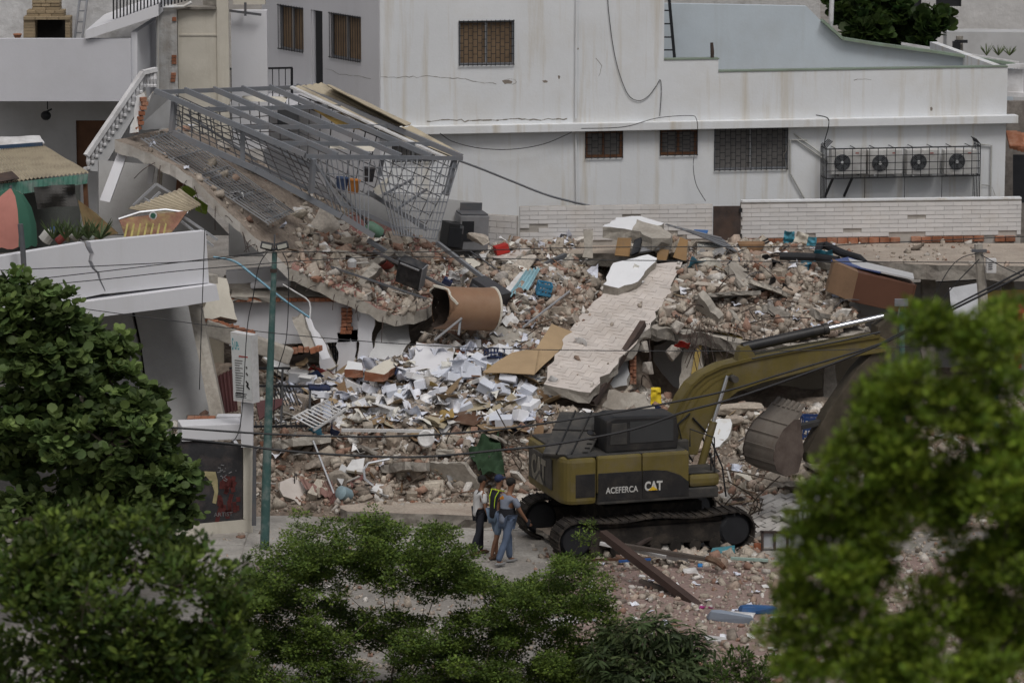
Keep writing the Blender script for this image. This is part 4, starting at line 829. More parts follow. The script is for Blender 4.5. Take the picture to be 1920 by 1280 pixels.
for nm_, lab, spec, th_, m_ in [('ochre_board', 'ochre painted board hanging inside the rear of the cage', [(588, 206, 92), (640, 212, 92), (690, 245, 91.8), (640, 240, 91.8)], .05, YB), ('ceiling_board', 'cream ceiling board lying across the cage roof', [(455, 180, 91), (540, 182, 91.6), (535, 192, 91.4), (450, 190, 90.8)], .04, CREAM), ('fallen_plank_board', 'stacked pale planks inside the cage', [(620, 268, 90.5), (705, 275, 91), (700, 284, 90.8), (618, 278, 90.3)], .08, CREAM), ('dark_cupboard_board', 'dark upright cupboard back inside the cage', [(520, 205, 92), (560, 208, 92.2), (560, 240, 92), (520, 236, 91.8)], .2, BLACK), ('shelf_board', 'grey shelf tipped over inside the cage end', [(700, 355, 90), (728, 332, 90.6), (722, 362, 90.2), (708, 366, 90)], .1, CREAM)]:
    tag(MB().prism(poly_pts(spec), (0, th_, 0)).build(nm_, m_), lab, 'board')
for (x, y, Y, c_, lab) in [(662, 362, 89.8, (.45, .16, .02), 'orange bucket inside the cage'), (640, 358, 89.8, (.04, .07, .15), 'navy bucket beside the orange one in the cage'), (690, 340, 90, (.03, .03, .035), 'black drum inside the cage end')]:
    tag(MB().lathe(W(x, y, Y), (.1, 0, 1), [(.12, 0), (.15, .3), (.16, .3), (.15, .33), (.13, .31)], 14).build('bucket_tub', paint('tub_%d' % x, c_)), lab, 'bucket')
# wall stub with bared brick at the slab's upper end, props below
WS = thing('wall_stub', 'broken white wall stub with bared bricks at the upper end of the slab', 'wall', W(290, 250, 89))
b = MB().broken(poly_pts([(243, 250, 88.5), (257, 180, 88.6), (270, 174, 88.7), (276, 190, 88.7), (262, 215, 88.6), (260, 248, 88.5)]), .3, .02, .15, down=(0, 1, 0)); b.build('jamb', [WHITE, CONC], WS)
b = MB().broken(poly_pts([(266, 244, 88.9), (272, 190, 89), (285, 175, 89), (330, 180, 90), (332, 240, 90)]), .25, .015, .15, down=(0, 1, 0)); b.build('panel', [GREYW, CONC], WS)
for x, y in [(268, 186), (271, 194), (268, 202), (265, 212), (262, 221), (263, 230), (258, 240), (252, 246)]: piece('brick', BRICK, WS, W(x, y, 88.62), (.14, .2, .09), rot3(0, random.gauss(0, 12), 20), 'brick')
for spec, lab in (([(222, 282, 88.2), (240, 286, 88.2), (206, 380, 87.6), (186, 376, 87.6)], 'slanting white concrete prop below the left end of the slab'),): 
    b = MB().prism(poly_pts(spec), (0, .3, 0)); tag(b.build('leaning_column', WHITEC, bevel=.02), lab, 'column')
UN = thing('upper_floor_shell', 'pale inner walls of the upper floor left standing under the sagging slab', 'wall', (0, 0, 0))
panel('wall', UN, [(185, 300, 90.5), (300, 310, 90.8), (345, 350, 90.8), (430, 440, 90.5), (185, 440, 90)], .15, SHADEW); panel('column', UN, [(278, 310, 89), (290, 312, 89), (285, 345, 89), (276, 345, 89)], .2, WHITEC); panel('column', UN, [(296, 318, 88.8), (304, 320, 88.8), (302, 348, 88.8), (294, 342, 88.8)], .2, CONC)
panel('door_opening', UN, [(332, 330, 90.6), (350, 335, 90.6), (346, 380, 90.4), (328, 375, 90.4)], .05, WOOD)
LG = paint('lime_green', (.25, .38, .05)); panel('lime_panel', UN, [(340, 350, 88.8), (362, 345, 88.9), (372, 362, 88.9), (350, 375, 88.7)], .1, LG); panel('lime_panel', UN, [(366, 368, 89.3), (390, 385, 89.3), (388, 400, 89.2), (368, 392, 89.2)], .1, LG)
panel('rear_wall', UN, [(430, 330, 93.5), (900, 380, 94.5), (900, 480, 94.2), (430, 480, 93.2)], .15, SHADEW)
CGB = thing('scaffold_frame', 'silver tube frame slanting behind the torn banner', 'frame', W(330, 390, 86.6)); AL = mat('aluminium', (.45, .46, .48), .4, .1, 3, .05, metal=.5)
for a, c_ in (((250, 385, 86.8), (293, 345, 87)), ((293, 345, 87), (330, 368, 87)), ((262, 396, 86.6), (300, 360, 86.9)), ((335, 400, 86.4), (408, 450, 86.2)), ((340, 415, 86.2), (400, 462, 86)), ((270, 372, 86.9), (290, 385, 86.7))): rod('tube', AL, CGB, W(*a), W(*c_), .05)
for i in range(22):                                            # rods torn out of the sagging slab's edge
    t = random.uniform(.12, .95)*(len(FR)-1); k = int(t); p = lerp(W(*FR[k]), W(*FR[k+1]), t-k)-Vector((0, .02, .15)); d = Vector((random.gauss(0, .2), -random.uniform(.05, .3), -random.uniform(.1, .6)))
    cable('torn_rod', 'rusty rod torn out of the edge of the sagging floor slab', [p, p+d*.5+Vector((0, -.08, .05)), p+d], .009, RUST, 'rebar', 'rods torn out of the slab edge', 4, 4)
# ================================================================== left terrace clutter
SHD = thing('terrace_shed', 'small lean-to with cream corrugated roof and green fascia', 'shed', (0, 0, 0))
q = [W(-60, 285, 89.6), W(82, 272, 89.8), W(166, 322, 86.8), W(40, 342, 86.2)]; q[3] = W(-60, 350, 86)
MB().sheet([q[3], q[2], q[1], q[0]], 120, 6, .02, .02, 1, wave=(30, .022)).build('roof', CREAMS, SHD)
GF = mat('weathered_green', (.10, .24, .19), .7, .2, 2, .1, dirt=(.3, .31, .3), dirt_amt=.8, dirt_scale=3)
MB().sheet([W(-60, 352, 86), W(165, 326, 86.8), W(163, 344, 86.8), W(-60, 380, 86)], 90, 2, .01, .02, 2, wave=(24, .015)).build('fascia', GF, SHD)
for x in (-40, 160): rod('post', WOOD, SHD, W(x, 345, 86.9), W(x+5, 460, 86.9), .1)
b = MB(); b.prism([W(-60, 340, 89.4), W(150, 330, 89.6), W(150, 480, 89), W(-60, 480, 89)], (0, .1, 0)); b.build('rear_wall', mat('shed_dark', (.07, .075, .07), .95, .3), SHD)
MB().sheet([W(-60, 262, 90.5), W(75, 256, 90.6), W(84, 272, 89.9), W(-60, 286, 89.7)], 10, 3, .08, .03, 3).build('ridge_cover', LWS, SHD); rod('ridge_board', paint('navy_board', (.03, .06, .11)), SHD, W(-60, 280, 89.6), W(80, 270, 89.7), .08)
MB().sheet([W(-60, 338, 86.1), W(22, 322, 86.7), W(36, 336, 86.2), W(-60, 352, 85.9)], 6, 3, .02, .02).build('rust_patch', RUST, SHD)
UM = thing('striped_parasol', 'folded down parasol with green and pink panels at the left edge', 'parasol', W(45, 500, 84.5))
GP = mat('parasol_green', (.035, .11, .075), .8, .1, 2, .1); PK_ = mat('parasol_pink', (.40, .17, .14), .8, .1, 2, .1)
top = W(20, 352, 84.4); rim = 12; cx = W(20, 425, 84.6)
for i in range(12):
    a0, a1 = i/12*2*math.pi, (i+1)/12*2*math.pi; vs = []
    for k in range(5):
        t = k/4; r = .72*math.sin(t*1.5)**.8
        for j in range(4): a = lerp(a0, a1, j/3); vs.append(top+Vector((math.cos(a)*r*1.0-.15*t, math.sin(a)*r*.8, -1.25*t**1.5-(.05*math.sin(j/3*math.pi)*t))))
    fs = [(k*4+j, k*4+j+1, k*4+j+5, k*4+j+4) for k in range(4) for j in range(3)]
    MB().add(vs, fs).build('canopy_panel', GP if (i//2) % 2 else PK_, UM, smooth=True)
rod('pole', STEELD, UM, top+Vector((0, 0, .05)), W(48, 560, 84.2), .06, kind='rod')
CP2 = thing('street_pole', 'slim dark pole carrying a white security camera in front of the parapet', 'pole', W(46, 560, 81.6)); MB().tube([W(38, 420, 81.6), W(43, 470, 81.6), W(48, 560, 81.6), W(49, 700, 81.6)], .06, 8).build('shaft', STEELD, CP2)
MB().tube([W(46, 515, 81.5), W(58, 514, 81.4)], .06, 8).build('camera', LWS, CP2); MB().tube([W(40, 500, 81.5), W(44, 515, 81.5)], .02, 6).build('bracket', STEELD, CP2)
BN = thing('torn_banner', 'torn yellow and red printed banner bent on its frame above the parapet', 'banner', W(285, 440, 85.5))
b = MB(); q = [W(222, 412, 85.6), W(352, 398, 86), W(318, 440, 85.6), W(236, 446, 85.3)]; b.sheet(q, 10, 6, .12, .015, 5); b.build('cloth', mat('banner_print', (.22, .11, .075), .7, .4, 3, .05, dirt=(.36, .30, .12), dirt_amt=.9, dirt_scale=2.6, streak=(.17, .07, .05), streak_amt=.8), BN)
MB().tube([W(222, 411, 85.55), W(262, 398, 85.7), W(310, 393, 85.9), W(352, 399, 86)], .03).build('frame', AL, BN)
MB().lathe(W(287, 404, 85.5), (0, -1, 0), [(.09, 0), (.09, .01)], 16).build('emblem', LWS, BN); MB().lathe(W(287, 404, 85.48), (0, -1, 0), [(.06, 0), (.06, .01)], 16).build('emblem_mark', GP, BN)
for x in range(232, 316, 12): 
    b = MB(); b.prism([W(x, 444, 85.25), W(x+4, 444, 85.25), W(x+9, 420, 85.4), W(x+6, 418, 85.42)], (0, -.01, 0)); b.build('printed_ray', mat('banner_yellow', (.38, .33, .12), .8, .3, 5), BN)
o = MB().sheet([W(240, 392, 86.6), W(338, 355, 87), W(378, 385, 86.4), W(330, 408, 86.2)], 50, 4, .03, .02, 7, wave=(11, .02)).build('fallen_roof_sheet', CREAMS); tag(o, 'bent cream corrugated sheet lying above the banner', 'roof sheet')
o = MB().prism(poly_pts([(146, 375, 86.2), (180, 400, 86.2), (222, 438, 86), (190, 445, 86), (160, 440, 86)]), (0, .04, 0)).build('brown_board', mat('mottled_board', (.16, .11, .055), .9, .4, 4, .2, dirt=(.10, .10, .05), dirt_amt=.7, dirt_scale=4)); tag(o, 'mottled brown triangular board leaning on the terrace', 'board')
cols = [(.5, .5, .48), (.03, .06, .13), (.2, .03, .03), (.1, .11, .05), (.35, .35, .33), (.04, .045, .05), (.2, .22, .2), (.10, .08, .05)]
nmz = ['white', 'navy', 'dark red', 'olive', 'pale grey', 'black', 'grey', 'brown']
for i in range(8):
    x = 88+i*13; y = random.uniform(436, 452); p = W(x, y, 85.6+random.random()); r_ = random.uniform(.09, .16)
    o = MB().lathe(p, (random.uniform(-1, 1), random.uniform(-.3, .3), random.uniform(.2, 1)), [(r_*.7, -.12), (r_, -.1), (r_, .1), (r_*.6, .16), (r_*.3, .18)], 10).build('container', paint(f'clutter_{i}', cols[i])); tag(o, f'{nmz[i]} container among the clutter on the left terrace', 'container')
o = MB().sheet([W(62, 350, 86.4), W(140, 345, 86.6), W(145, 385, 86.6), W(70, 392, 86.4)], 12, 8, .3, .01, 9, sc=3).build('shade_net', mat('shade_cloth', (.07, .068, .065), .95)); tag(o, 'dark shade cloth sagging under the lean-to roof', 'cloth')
for i in range(5):
    b = MB(); p = W(100+i*22, 448, 85.2)
    for k in range(22):
        t = random.uniform(0, 6.28); d = Vector((math.cos(t)*.3, math.sin(t)*.2, random.uniform(.15, .5))); b.tube([p, p+d*.6, p+d], [.015, .02, .003], 3)
    tag(b.build('potted_plant', mat('dull_green', (.06, .09, .035), .6)), f'small leafy plant in the terrace clutter behind the parapet, {["first", "second", "third", "fourth", "fifth"][i]} from the left', 'plant', 'plants on the left terrace')
# ================================================================== sign, lamp post, poles
SG = thing('shop_sign', 'white double sided shop sign with teal heading on a white post', 'sign', W(462, 980, 81.6))
PS_ = Pl(455, 690, 81.6, -35)
fp = [PS_.p(432, 622), PS_.p(471, 629), PS_.p(475, 756), PS_.p(438, 751)]
b = MB(); b.prism(fp, -PS_.n*.22); b.build('light_box', LWS, SG)
b = MB(); b.prism([p+PS_.n*.004 for p in (lerp(fp[0], fp[2], .04), lerp(fp[1], fp[3], .04), lerp(fp[2], fp[0], .04), lerp(fp[3], fp[1], .04))], PS_.n*.004); b.build('face', mat('sign_face', (.58, .60, .60), .6, .05), SG)
tx = (fp[1]-fp[0]).normalized(); ty = (fp[0]-fp[3]).normalized()
o = textmesh('heading', 'UPERCORTE', paint('teal_print', (.10, .30, .33)), SG, fp[0]-ty*.36+tx*.10+PS_.n*.012, tx, ty, .105, .002, .003); o2 = textmesh('heading', 'S', MATS['teal_print'], SG, fp[0]-ty*.38+tx*.03+PS_.n*.012, tx, ty, .14, .002, .003); o2.scale = (.7, 2.6, 1)
o.scale = (.66, 2.3, 1)
def mark(u, v, w, h, m): 
    c = bil([fp[0], fp[1], fp[2], fp[3]], u+w/2, v)+PS_.n*.011; piece('print_line', m, SG, c, (w*.5, h, .003), Matrix((tx, ty, tx.cross(ty))).transposed())
RP = paint('red_print', (.35, .03, .03)); BP = paint('black_print', (.03, .03, .03))
mark(.35, .33, .55, .03, RP)
for i in range(14): mark(.15, .40+i*.036, random.uniform(.25, .45), .018, BP)
for i in range(3): mark(.1, .93-i*.025, random.uniform(.7, .85), .018, BP)
b = MB()
for (u, v, e, f_) in ((.72, .47, .76, .50), (.70, .56, .78, .60), (.68, .68, .80, .74), (.70, .74, .85, .80), (.78, .70, .74, .78)): b.bar(bil(fp, u, v)+PS_.n*.012, bil(fp, e, f_)+PS_.n*.012, .004, .035)
b.build('logo_mark', BP, SG)
MB().prism([W(452, 755, 81.7), W(474, 757, 81.7), W(474, 838, 81.7), W(452, 838, 81.7)], (0, .25, 0)).build('post', WHITEC, SG); MB().prism([W(474, 840, 81.75), W(480, 840, 81.75), W(480, 985, 81.75), W(472, 985, 81.75)], (0, .1, 0)).build('side_rail', STEELD, SG)
LPm = paint('teal_post_paint', (.055, .115, .108), .5, dirt=(.4, .42, .4), dirt_amt=.5, dirt_scale=3)
LP = thing('lamp_post', 'tall teal steel lamp post with twin dark floodlights', 'lamp post', W(496, 1030, 80.4))
MB().tube([W(496, 1032, 80.4), W(500, 880, 80.4), W(507, 680, 80.4), W(515, 472, 80.4)], [.1, .095, .075, .055], 12).build('shaft', LPm, LP, smooth=True)
MB().tube([W(514, 470, 80.4), W(515, 440, 80.4)], .02, 6).tube([W(498, 468, 80.4), W(534, 466, 80.4)], .03, 6).build('bracket', STEELD, LP)
for x, a in ((500, 12), (529, -14)):
    hd = MB().box(W(x, 461, 80.35), (.26, .14, .14), rot3(-25, a, 0)).build('floodlight', BLACK, LP, bevel=.015); MB().box(W(x, 462, 80.26), (.2, .02, .09), rot3(-25, a, 0)).build('lens', mat('lamp_glass', (.25, .25, .22), .2), hd)
MB().lathe(W(513, 508, 80.4), (0, 0, 1), [(.07, -.03), (.07, .05)], 10).build('collar', RUST, LP)
UPp = thing('utility_pole', 'grey concrete utility pole with a white meter box by the roof slab', 'pole', W(1845, 700, 89.6)); MB().tube([W(1834, 457, 89.6), W(1843, 560, 89.6), W(1850, 720, 89.6), W(1856, 960, 89.6)], [.1, .12, .14, .17], 8).build('shaft', CONC, UPp)
bx = MB().box(W(1858, 498, 89.4), (.24, .2, .34)).build('meter_box', LWS, UPp, bevel=.02)
for i in range(4): piece('louvre', STEELD, bx, W(1857, 492+i*4, 89.29), (.1, .01, .015))
MB().box(W(1836, 470, 89.5), (.35, .12, .06)).build('clamp', STEELD, UPp)
for x, yt, lab in ((1691, 575, 'thin teal pole with a small box top beyond the boom tip'), (1866, 640, 'teal post half hidden behind the blurred tree at right')):
    P_ = thing('teal_pole', lab, 'pole', W(x, 850, 85)); MB().tube([W(x, yt+10, 85), W(x+3, 900, 85)], [.06, .07], 8).build('shaft', LPm, P_); MB().box(W(x-1, yt-8, 85), (.3, .1, .16)).tube([W(x-8, yt+25, 85), W(x-4, yt, 85)], .02).tube([W(x+8, yt+25, 85), W(x+6, yt, 85)], .02).build('lamp_head', STEEL, P_)
o = MB().lathe(W(1910, 610, 88), (0, 0, 1), [(.09, -1), (.09, .3), (.13, .3), (.13, .36), (.08, .45), (.02, .5)], 12).build('hydrant_stand', paint('hydrant_red', (.33, .035, .03))); tag(o, 'red standpipe at the right edge of the picture', 'hydrant')
# ================================================================== debris
def bvh(sups):
    V, Fc = [], []
    for v, f in sups:
        k = len(V); V += [tuple(x) for x in v]; Fc += [tuple(i+k for i in q) for q in f]
    return BVHTree.FromPolygons(V, Fc)
gy = [(-30, 60, .0), (30, 60, .0), (30, 100, .0), (-30, 100, .0)]
BV = bvh(SUP+[(gy, [(0, 1, 2, 3)])])
def hit(px, py):
    d = ray(px, py).normalized(); l, n, i, dist = BV.ray_cast(CP, d)
    if l is None: return W(px, py, 93), Vector((0, 0, 1))
    return (l, n if n.z > 0 else -n)
def top(x, y):
    l, n, i, d = BV.ray_cast(Vector((x, y, 12)), Vector((0, 0, -1))); return (l, n if n.z > 0 else -n) if l else (None, None)
def hullmesh(kind):
    bm = bmesh.new()
    if kind == 'lump':
        for i in range(13):
            v = Vector((random.gauss(0, 1), random.gauss(0, 1), random.gauss(0, 1))).normalized()*random.uniform(.75, 1); bm.verts.new(v*.5)
    elif kind == 'block':
        for x in (-1, 1):
            for y in (-1, 1):
                for z in (-1, 1): bm.verts.new(Vector((x*random.uniform(.6, 1), y*random.uniform(.6, 1), z*random.uniform(.65, 1)))*.5)
        for i in range(2): bm.verts.new(Vector((random.uniform(-.5, .5), random.uniform(-.5, .5), .52)))
    elif kind == 'shard':
        n = random.randint(4, 6)
        for i in range(n):
            a = 2*math.pi*i/n+random.uniform(-.4, .4); r = random.uniform(.6, 1)*.5
            bm.verts.new((r*math.cos(a), r*math.sin(a), .5)); bm.verts.new((r*math.cos(a)*random.uniform(.9, 1.1), r*math.sin(a)*random.uniform(.9, 1.1), -.5))
    bmesh.ops.convex_hull(bm, input=bm.verts); bmesh.ops.delete(bm, geom=[v for v in bm.verts if not v.link_faces], context='VERTS')
    bmesh.ops.triangulate(bm, faces=bm.faces); bm.verts.ensure_lookup_table(); bm.verts.index_update()
    V = np.array([v.co[:] for v in bm.verts]); T = np.array([[v.index for v in f.verts] for f in bm.faces]); bm.free(); return V, T
LUMP = [hullmesh('lump') for _ in range(8)]; BLK = [hullmesh('block') for _ in range(8)]; SHD_ = [hullmesh('shard') for _ in range(8)]
def quats(n, tilt=None, nrm=None):
    if tilt is None: q = rng.normal(size=(n, 4))
    else:
        a = rng.uniform(0, 2*math.pi, n); t = rng.normal(0, tilt, n); b = rng.uniform(0, 2*math.pi, n)
        qz = np.stack([np.cos(a/2), 0*a, 0*a, np.sin(a/2)], 1); qt = np.stack([np.cos(t/2), np.sin(t/2)*np.cos(b), np.sin(t/2)*np.sin(b), 0*t], 1)
        w1, x1, y1, z1 = qt.T; w2, x2, y2, z2 = qz.T
        q = np.stack([w1*w2-x1*x2-y1*y2-z1*z2, w1*x2+x1*w2+y1*z2-z1*y2, w1*y2-x1*z2+y1*w2+z1*x2, w1*z2+x1*y2-y1*x2+z1*w2], 1)
    q /= np.linalg.norm(q, axis=1)[:, None]; w, x, y, z = q.T
    return np.stack([np.stack([1-2*(y*y+z*z), 2*(x*y-z*w), 2*(x*z+y*w)], 1), np.stack([2*(x*y+z*w), 1-2*(x*x+z*z), 2*(y*z-x*w)], 1), np.stack([2*(x*z-y*w), 2*(y*z+x*w), 1-2*(x*x+y*y)], 1)], 1)
def scat(name, protos, P, S, Q, colr, m, parent=None, smooth=False):
    n = len(P); ch = rng.integers(0, len(protos), n); vs, fs, cs, k = [], [], [], 0
    off = np.array(WLOC[parent.name]) if parent else np.zeros(3)
    for i, (V, T) in enumerate(protos):
        I = np.where(ch == i)[0]
        if not len(I): continue
        v = np.einsum('nij,nvj->nvi', Q[I], V[None]*S[I][:, None])+P[I][:, None]-off
        vs.append(v.reshape(-1, 3)); fs.append((T[None]+(np.arange(len(I))*len(V))[:, None, None]+k).reshape(-1, T.shape[1])); k += len(I)*len(V)
        cs.append(np.repeat(colr[I], len(V), 0))
    v = np.concatenate(vs); f = np.concatenate(fs); c = np.concatenate(cs); me = bpy.data.meshes.new(name); nf, w = f.shape
    me.vertices.add(len(v)); me.vertices.foreach_set('co', v.ravel()); me.loops.add(nf*w); me.loops.foreach_set('vertex_index', f.ravel().astype(np.int32))
    me.polygons.add(nf); me.polygons.foreach_set('loop_start', np.arange(0, nf*w, w, dtype=np.int32)); me.polygons.foreach_set('loop_total', np.full(nf, w, np.int32)); me.update()
    ca = me.color_attributes.new('Col', 'FLOAT_COLOR', 'POINT'); ca.data.foreach_set('color', np.c_[c, np.ones(len(c))].ravel()); me.materials.append(m)
    if smooth: me.polygons.foreach_set('use_smooth', [True]*nf)
    me.validate(); o = bpy.data.objects.new(name, me); COL.objects.link(o)
    if parent: o.parent = parent
    return o
PAL = np.array([(.36, .315, .26), (.42, .375, .315), (.30, .26, .215), (.33, .28, .235), (.38, .33, .28), (.50, .47, .43), (.60, .58, .55), (.22, .11, .072), (.27, .145, .10), (.19, .092, .062), (.28, .19, .145), (.22, .185, .155), (.16, .13, .105), (.40, .31, .25)])
PAL = PAL*.78+np.array((.36, .315, .265))*.22
PW_ = np.array([14, 11, 13, 12, 10, 6, 5, 3, 3, 3, 6, 9, 8, 7.]); PW_ /= PW_.sum()
PWB = np.array([10, 8, 9, 9, 8, 3, 2, 11, 9, 9, 13, 6, 6, 7.]); PWB /= PWB.sum()
BZ = [(520, 700, 800, 960), (600, 900, 440, 540), (960, 1110, 540, 680), (1110, 1280, 720, 800), (560, 700, 640, 700), (1020, 1140, 560, 640)]   # where bared brick prevails
def cols_for(P):
    out = np.zeros((len(P), 3))
    for i, p in enumerate(P):
        x, y = pix(p); bz = any(a < x < b_ and c < y < d for a, b_, c, d in BZ)
        out[i] = PAL[rng.choice(len(PAL), p=PWB if bz and rng.random() < .75 else PW_)]*rng.uniform(.8, 1.15)
    return out
def keepout(x, y, Y):   # street and the places where machine and people stand
    return False
def sample(n, box, zmin=.1, dens=None):
    P, Nn = [], []; k = 0
    while len(P) < n and k < n*12:
        k += 1; x, y = rng.uniform(box[0], box[1]), rng.uniform(box[2], box[3]); l, nn = top(x, y)
        if l is None or l.z < zmin: continue
        if dens and rng.random() > dens(l): continue
        P.append(l[:])
    return np.array(P)
X0, X1 = W(250, 640, 88).x, W(1930, 640, 88).x
def dh(l):
    x, y = pix(l)
    if x < 560 and y < 500: return .05
    if y < 442 and x < 800: return .3 if x > 560 else .05
    if x > 1560 and y < 530: return .03
    if x > 1440 and y < 500: return .12
    if inside2(l, rp, cen, ex, ey) and abs((l-cen).dot(nrm)) < .1: return .012
    if x < 700 and y < 430: return .05
    return 1.
BOX = (X0, X1, 82.5, 96.6)
# gravel and crumbs, too many to count
P = sample(46000, BOX, .04, dh); n = len(P); s = rng.lognormal(math.log(.042), .45, n)
o = scat('rubble_crumbs', LUMP+SHD_, P+np.c_[0*s, 0*s, s*.2], np.c_[s*rng.uniform(.8, 1.6, n), s, s*rng.uniform(.4, .9, n)], quats(n), cols_for(P), RUB); tag(o, 'crushed brick and concrete crumbs covering the whole heap', kind='stuff', cat='rubble')
P = sample(17000, BOX, .08, dh); n = len(P); s = np.minimum(rng.lognormal(math.log(.105), .5, n), .3)
o = scat('rubble_pieces', BLK+SHD_+SHD_, P+np.c_[0*s, 0*s, s*.15], np.c_[s*rng.uniform(.8, 2.2, n), s*rng.uniform(.7, 1.2, n), s*rng.uniform(.3, .8, n)], quats(n), cols_for(P), RUB); tag(o, 'small broken concrete and brick pieces lying all over the heap', kind='stuff', cat='rubble')
# flat chips on the street before the heap
def ds(l):
    x, y = pix(l); return .95 if 1020 < x < 1430 and 1030 < y < 1062 else .75 if (x > 1080 and y > 1040) else (.5 if x > 1050 else .3 if y > 1075 else .06)
P = []
while len(P) < 9500:
    p = WZ(rng.uniform(380, 1930), rng.uniform(975, 1290), 0)
    if rng.random() < ds(p): P.append(p[:])
P = np.array(P); n = len(P); s = np.minimum(rng.lognormal(math.log(.045), .6, n), .28)
o = scat('street_debris', SHD_+BLK, P+np.c_[0*s, 0*s, s*.2], np.c_[s*1.4, s, s*.6], quats(n), cols_for(P), RUB); tag(o, 'stone crumbs and brick chips strewn over the street', kind='stuff', cat='rubble')
# splinters, laths and rods
P = sample(900, BOX, .2, dh); n = len(P); L_ = rng.uniform(.25, .9, n); cc_ = np.array([(.12, .075, .045), (.30, .23, .15), (.07, .06, .055), (.42, .40, .37), (.20, .12, .08)])[rng.integers(0, 5, n)]
bxp = [(np.array([(x, y, z) for x in (-.5, .5) for y in (-.5, .5) for z in (-.5, .5)]), np.array([(0, 1, 3, 2), (4, 6, 7, 5), (0, 4, 5, 1), (2, 3, 7, 6), (0, 2, 6, 4), (1, 5, 7, 3)]))]
o = scat('splinters', bxp, P+np.c_[0*L_, 0*L_, 0*L_+.06], np.c_[L_, rng.uniform(.015, .06, n), rng.uniform(.012, .03, n)], quats(n, .45), cc_, RUB); tag(o, 'wood splinters, laths and rods sticking out of the heap', kind='stuff', cat='debris')
# the larger blocks: things of their own
def mesh_from(V, T, m, name):
    me = bpy.data.meshes.new(name); me.from_pydata(V.tolist(), [], T.tolist()); me.materials.append(m)
    bm = bmesh.new(); bm.from_mesh(me); bmesh.ops.dissolve_limit(bm, angle_limit=.2, verts=bm.verts, edges=bm.edges); bmesh.ops.bevel(bm, geom=bm.edges[:], offset=.014, segments=1, affect='EDGES'); bmesh.ops.triangulate(bm, faces=[f for f in bm.faces if len(f.verts) > 4]); bm.to_mesh(me); bm.free(); return me
CM = [mesh_from(V, T, RUBO, 'concrete_chunk') for V, T in BLK]; BMh = [mesh_from(V, T, RUBO, 'brick_chunk') for V, T in BLK[:5]]; PM = [mesh_from(V, T, RUBO, 'plaster_shard') for V, T in SHD_]
ZN = [((380, 700, 640, 810), 'near the lamp post and railing'), ((380, 700, 810, 1000), 'at the heap foot right of the lamp post'), ((560, 900, 400, 600), 'on the tilted red floor slab'), ((700, 1010, 600, 810), 'among the spilled papers'), ((700, 1000, 810, 1000), 'in the heap behind the three men'), ((880, 1130, 440, 600), 'between the tank and the tiled ramp slab'), ((1130, 1300, 440, 560), 'around the white slab pieces on the pile'), ((1200, 1660, 540, 650), 'on the front of the debris mound above the boom'), ((1200, 1560, 440, 545), 'on the back of the debris mound'), ((1000, 1300, 640, 1000), 'below the tiled ramp slab'), ((1300, 1560, 640, 1000), 'around the bucket and boom'), ((1560, 2000, 400, 1300), 'at the right side of the heap')]
def zone(p):
    x, y = pix(p)
    for (a, b_, c, d), t in ZN:
        if a < x < b_ and c < y < d: return t
    return 'at the edge of the heap'
def indiv(name, meshes, n, smin, smax, flat, tilt, colors, label, cat, group, zmin=.25, dens=dh):
    P = sample(n, BOX, zmin, dens); Q = quats(len(P), tilt)
    for i, p in enumerate(P):
        s = random.uniform(smin, smax); o = bpy.data.objects.new(name, random.choice(meshes)); COL.objects.link(o); sz = (s*random.uniform(1, 1.7), s*random.uniform(.7, 1), s*flat*random.uniform(.7, 1.2))
        o.matrix_world = Matrix.Translation(Vector(p)+Vector((0, 0, sz[2]*.25))) @ Matrix(Q[i].tolist()).to_4x4() @ Matrix.Diagonal((*sz, 1))
        c = Vector(random.choice(colors))*random.uniform(.85, 1.15); o.color = (*c, 1); tag(o, f"{'large' if s > smin+(smax-smin)*.66 else 'middling' if s > smin+(smax-smin)*.33 else 'small'} {label} {zone(p)}", cat, group)
indiv('concrete_chunk', CM, 200, .14, .42, .6, .5, [(.36, .315, .26), (.42, .38, .32), (.31, .27, .23), (.46, .43, .39)], 'broken grey concrete chunk', 'concrete chunk', 'concrete chunks in the heap')
indiv('brick_chunk', BMh, 190, .11, .24, .6, .6, [(.23, .115, .075), (.28, .15, .10), (.20, .095, .06), (.29, .19, .15)], 'broken red clay brick', 'brick', 'broken bricks in the heap')
indiv('plaster_shard', PM, 220, .16, .48, .2, .55, [(.55, .53, .49), (.62, .61, .58), (.47, .44, .39), (.42, .36, .30)], 'flat pale plaster shard', 'plaster shard', 'plaster shards in the heap')
def rocky(seed):                                              # rough broken stone: boxy sphere, cut by planes, with fine relief
    bm = bmesh.new(); bmesh.ops.create_icosphere(bm, subdivisions=4, radius=.5); cuts = [(Vector((random.gauss(0, 1), random.gauss(0, 1), random.gauss(0, 1))).normalized(), random.uniform(.22, .38)) for _ in range(11)]
    for v in bm.verts:
        c = v.co*1.15
        for n_, d in cuts:
            e = c.dot(n_)-d
            if e > 0: c = c-n_*e*.96
        v.co = c+c.normalized()*(noise.fractal(c*5+Vector((seed, 0, 0)), .8, 2, 4)*.03)
    bm.verts.index_update(); r = [v.co.copy() for v in bm.verts], [tuple(v.index for v in f.verts) for f in bm.faces]; bm.free(); return r
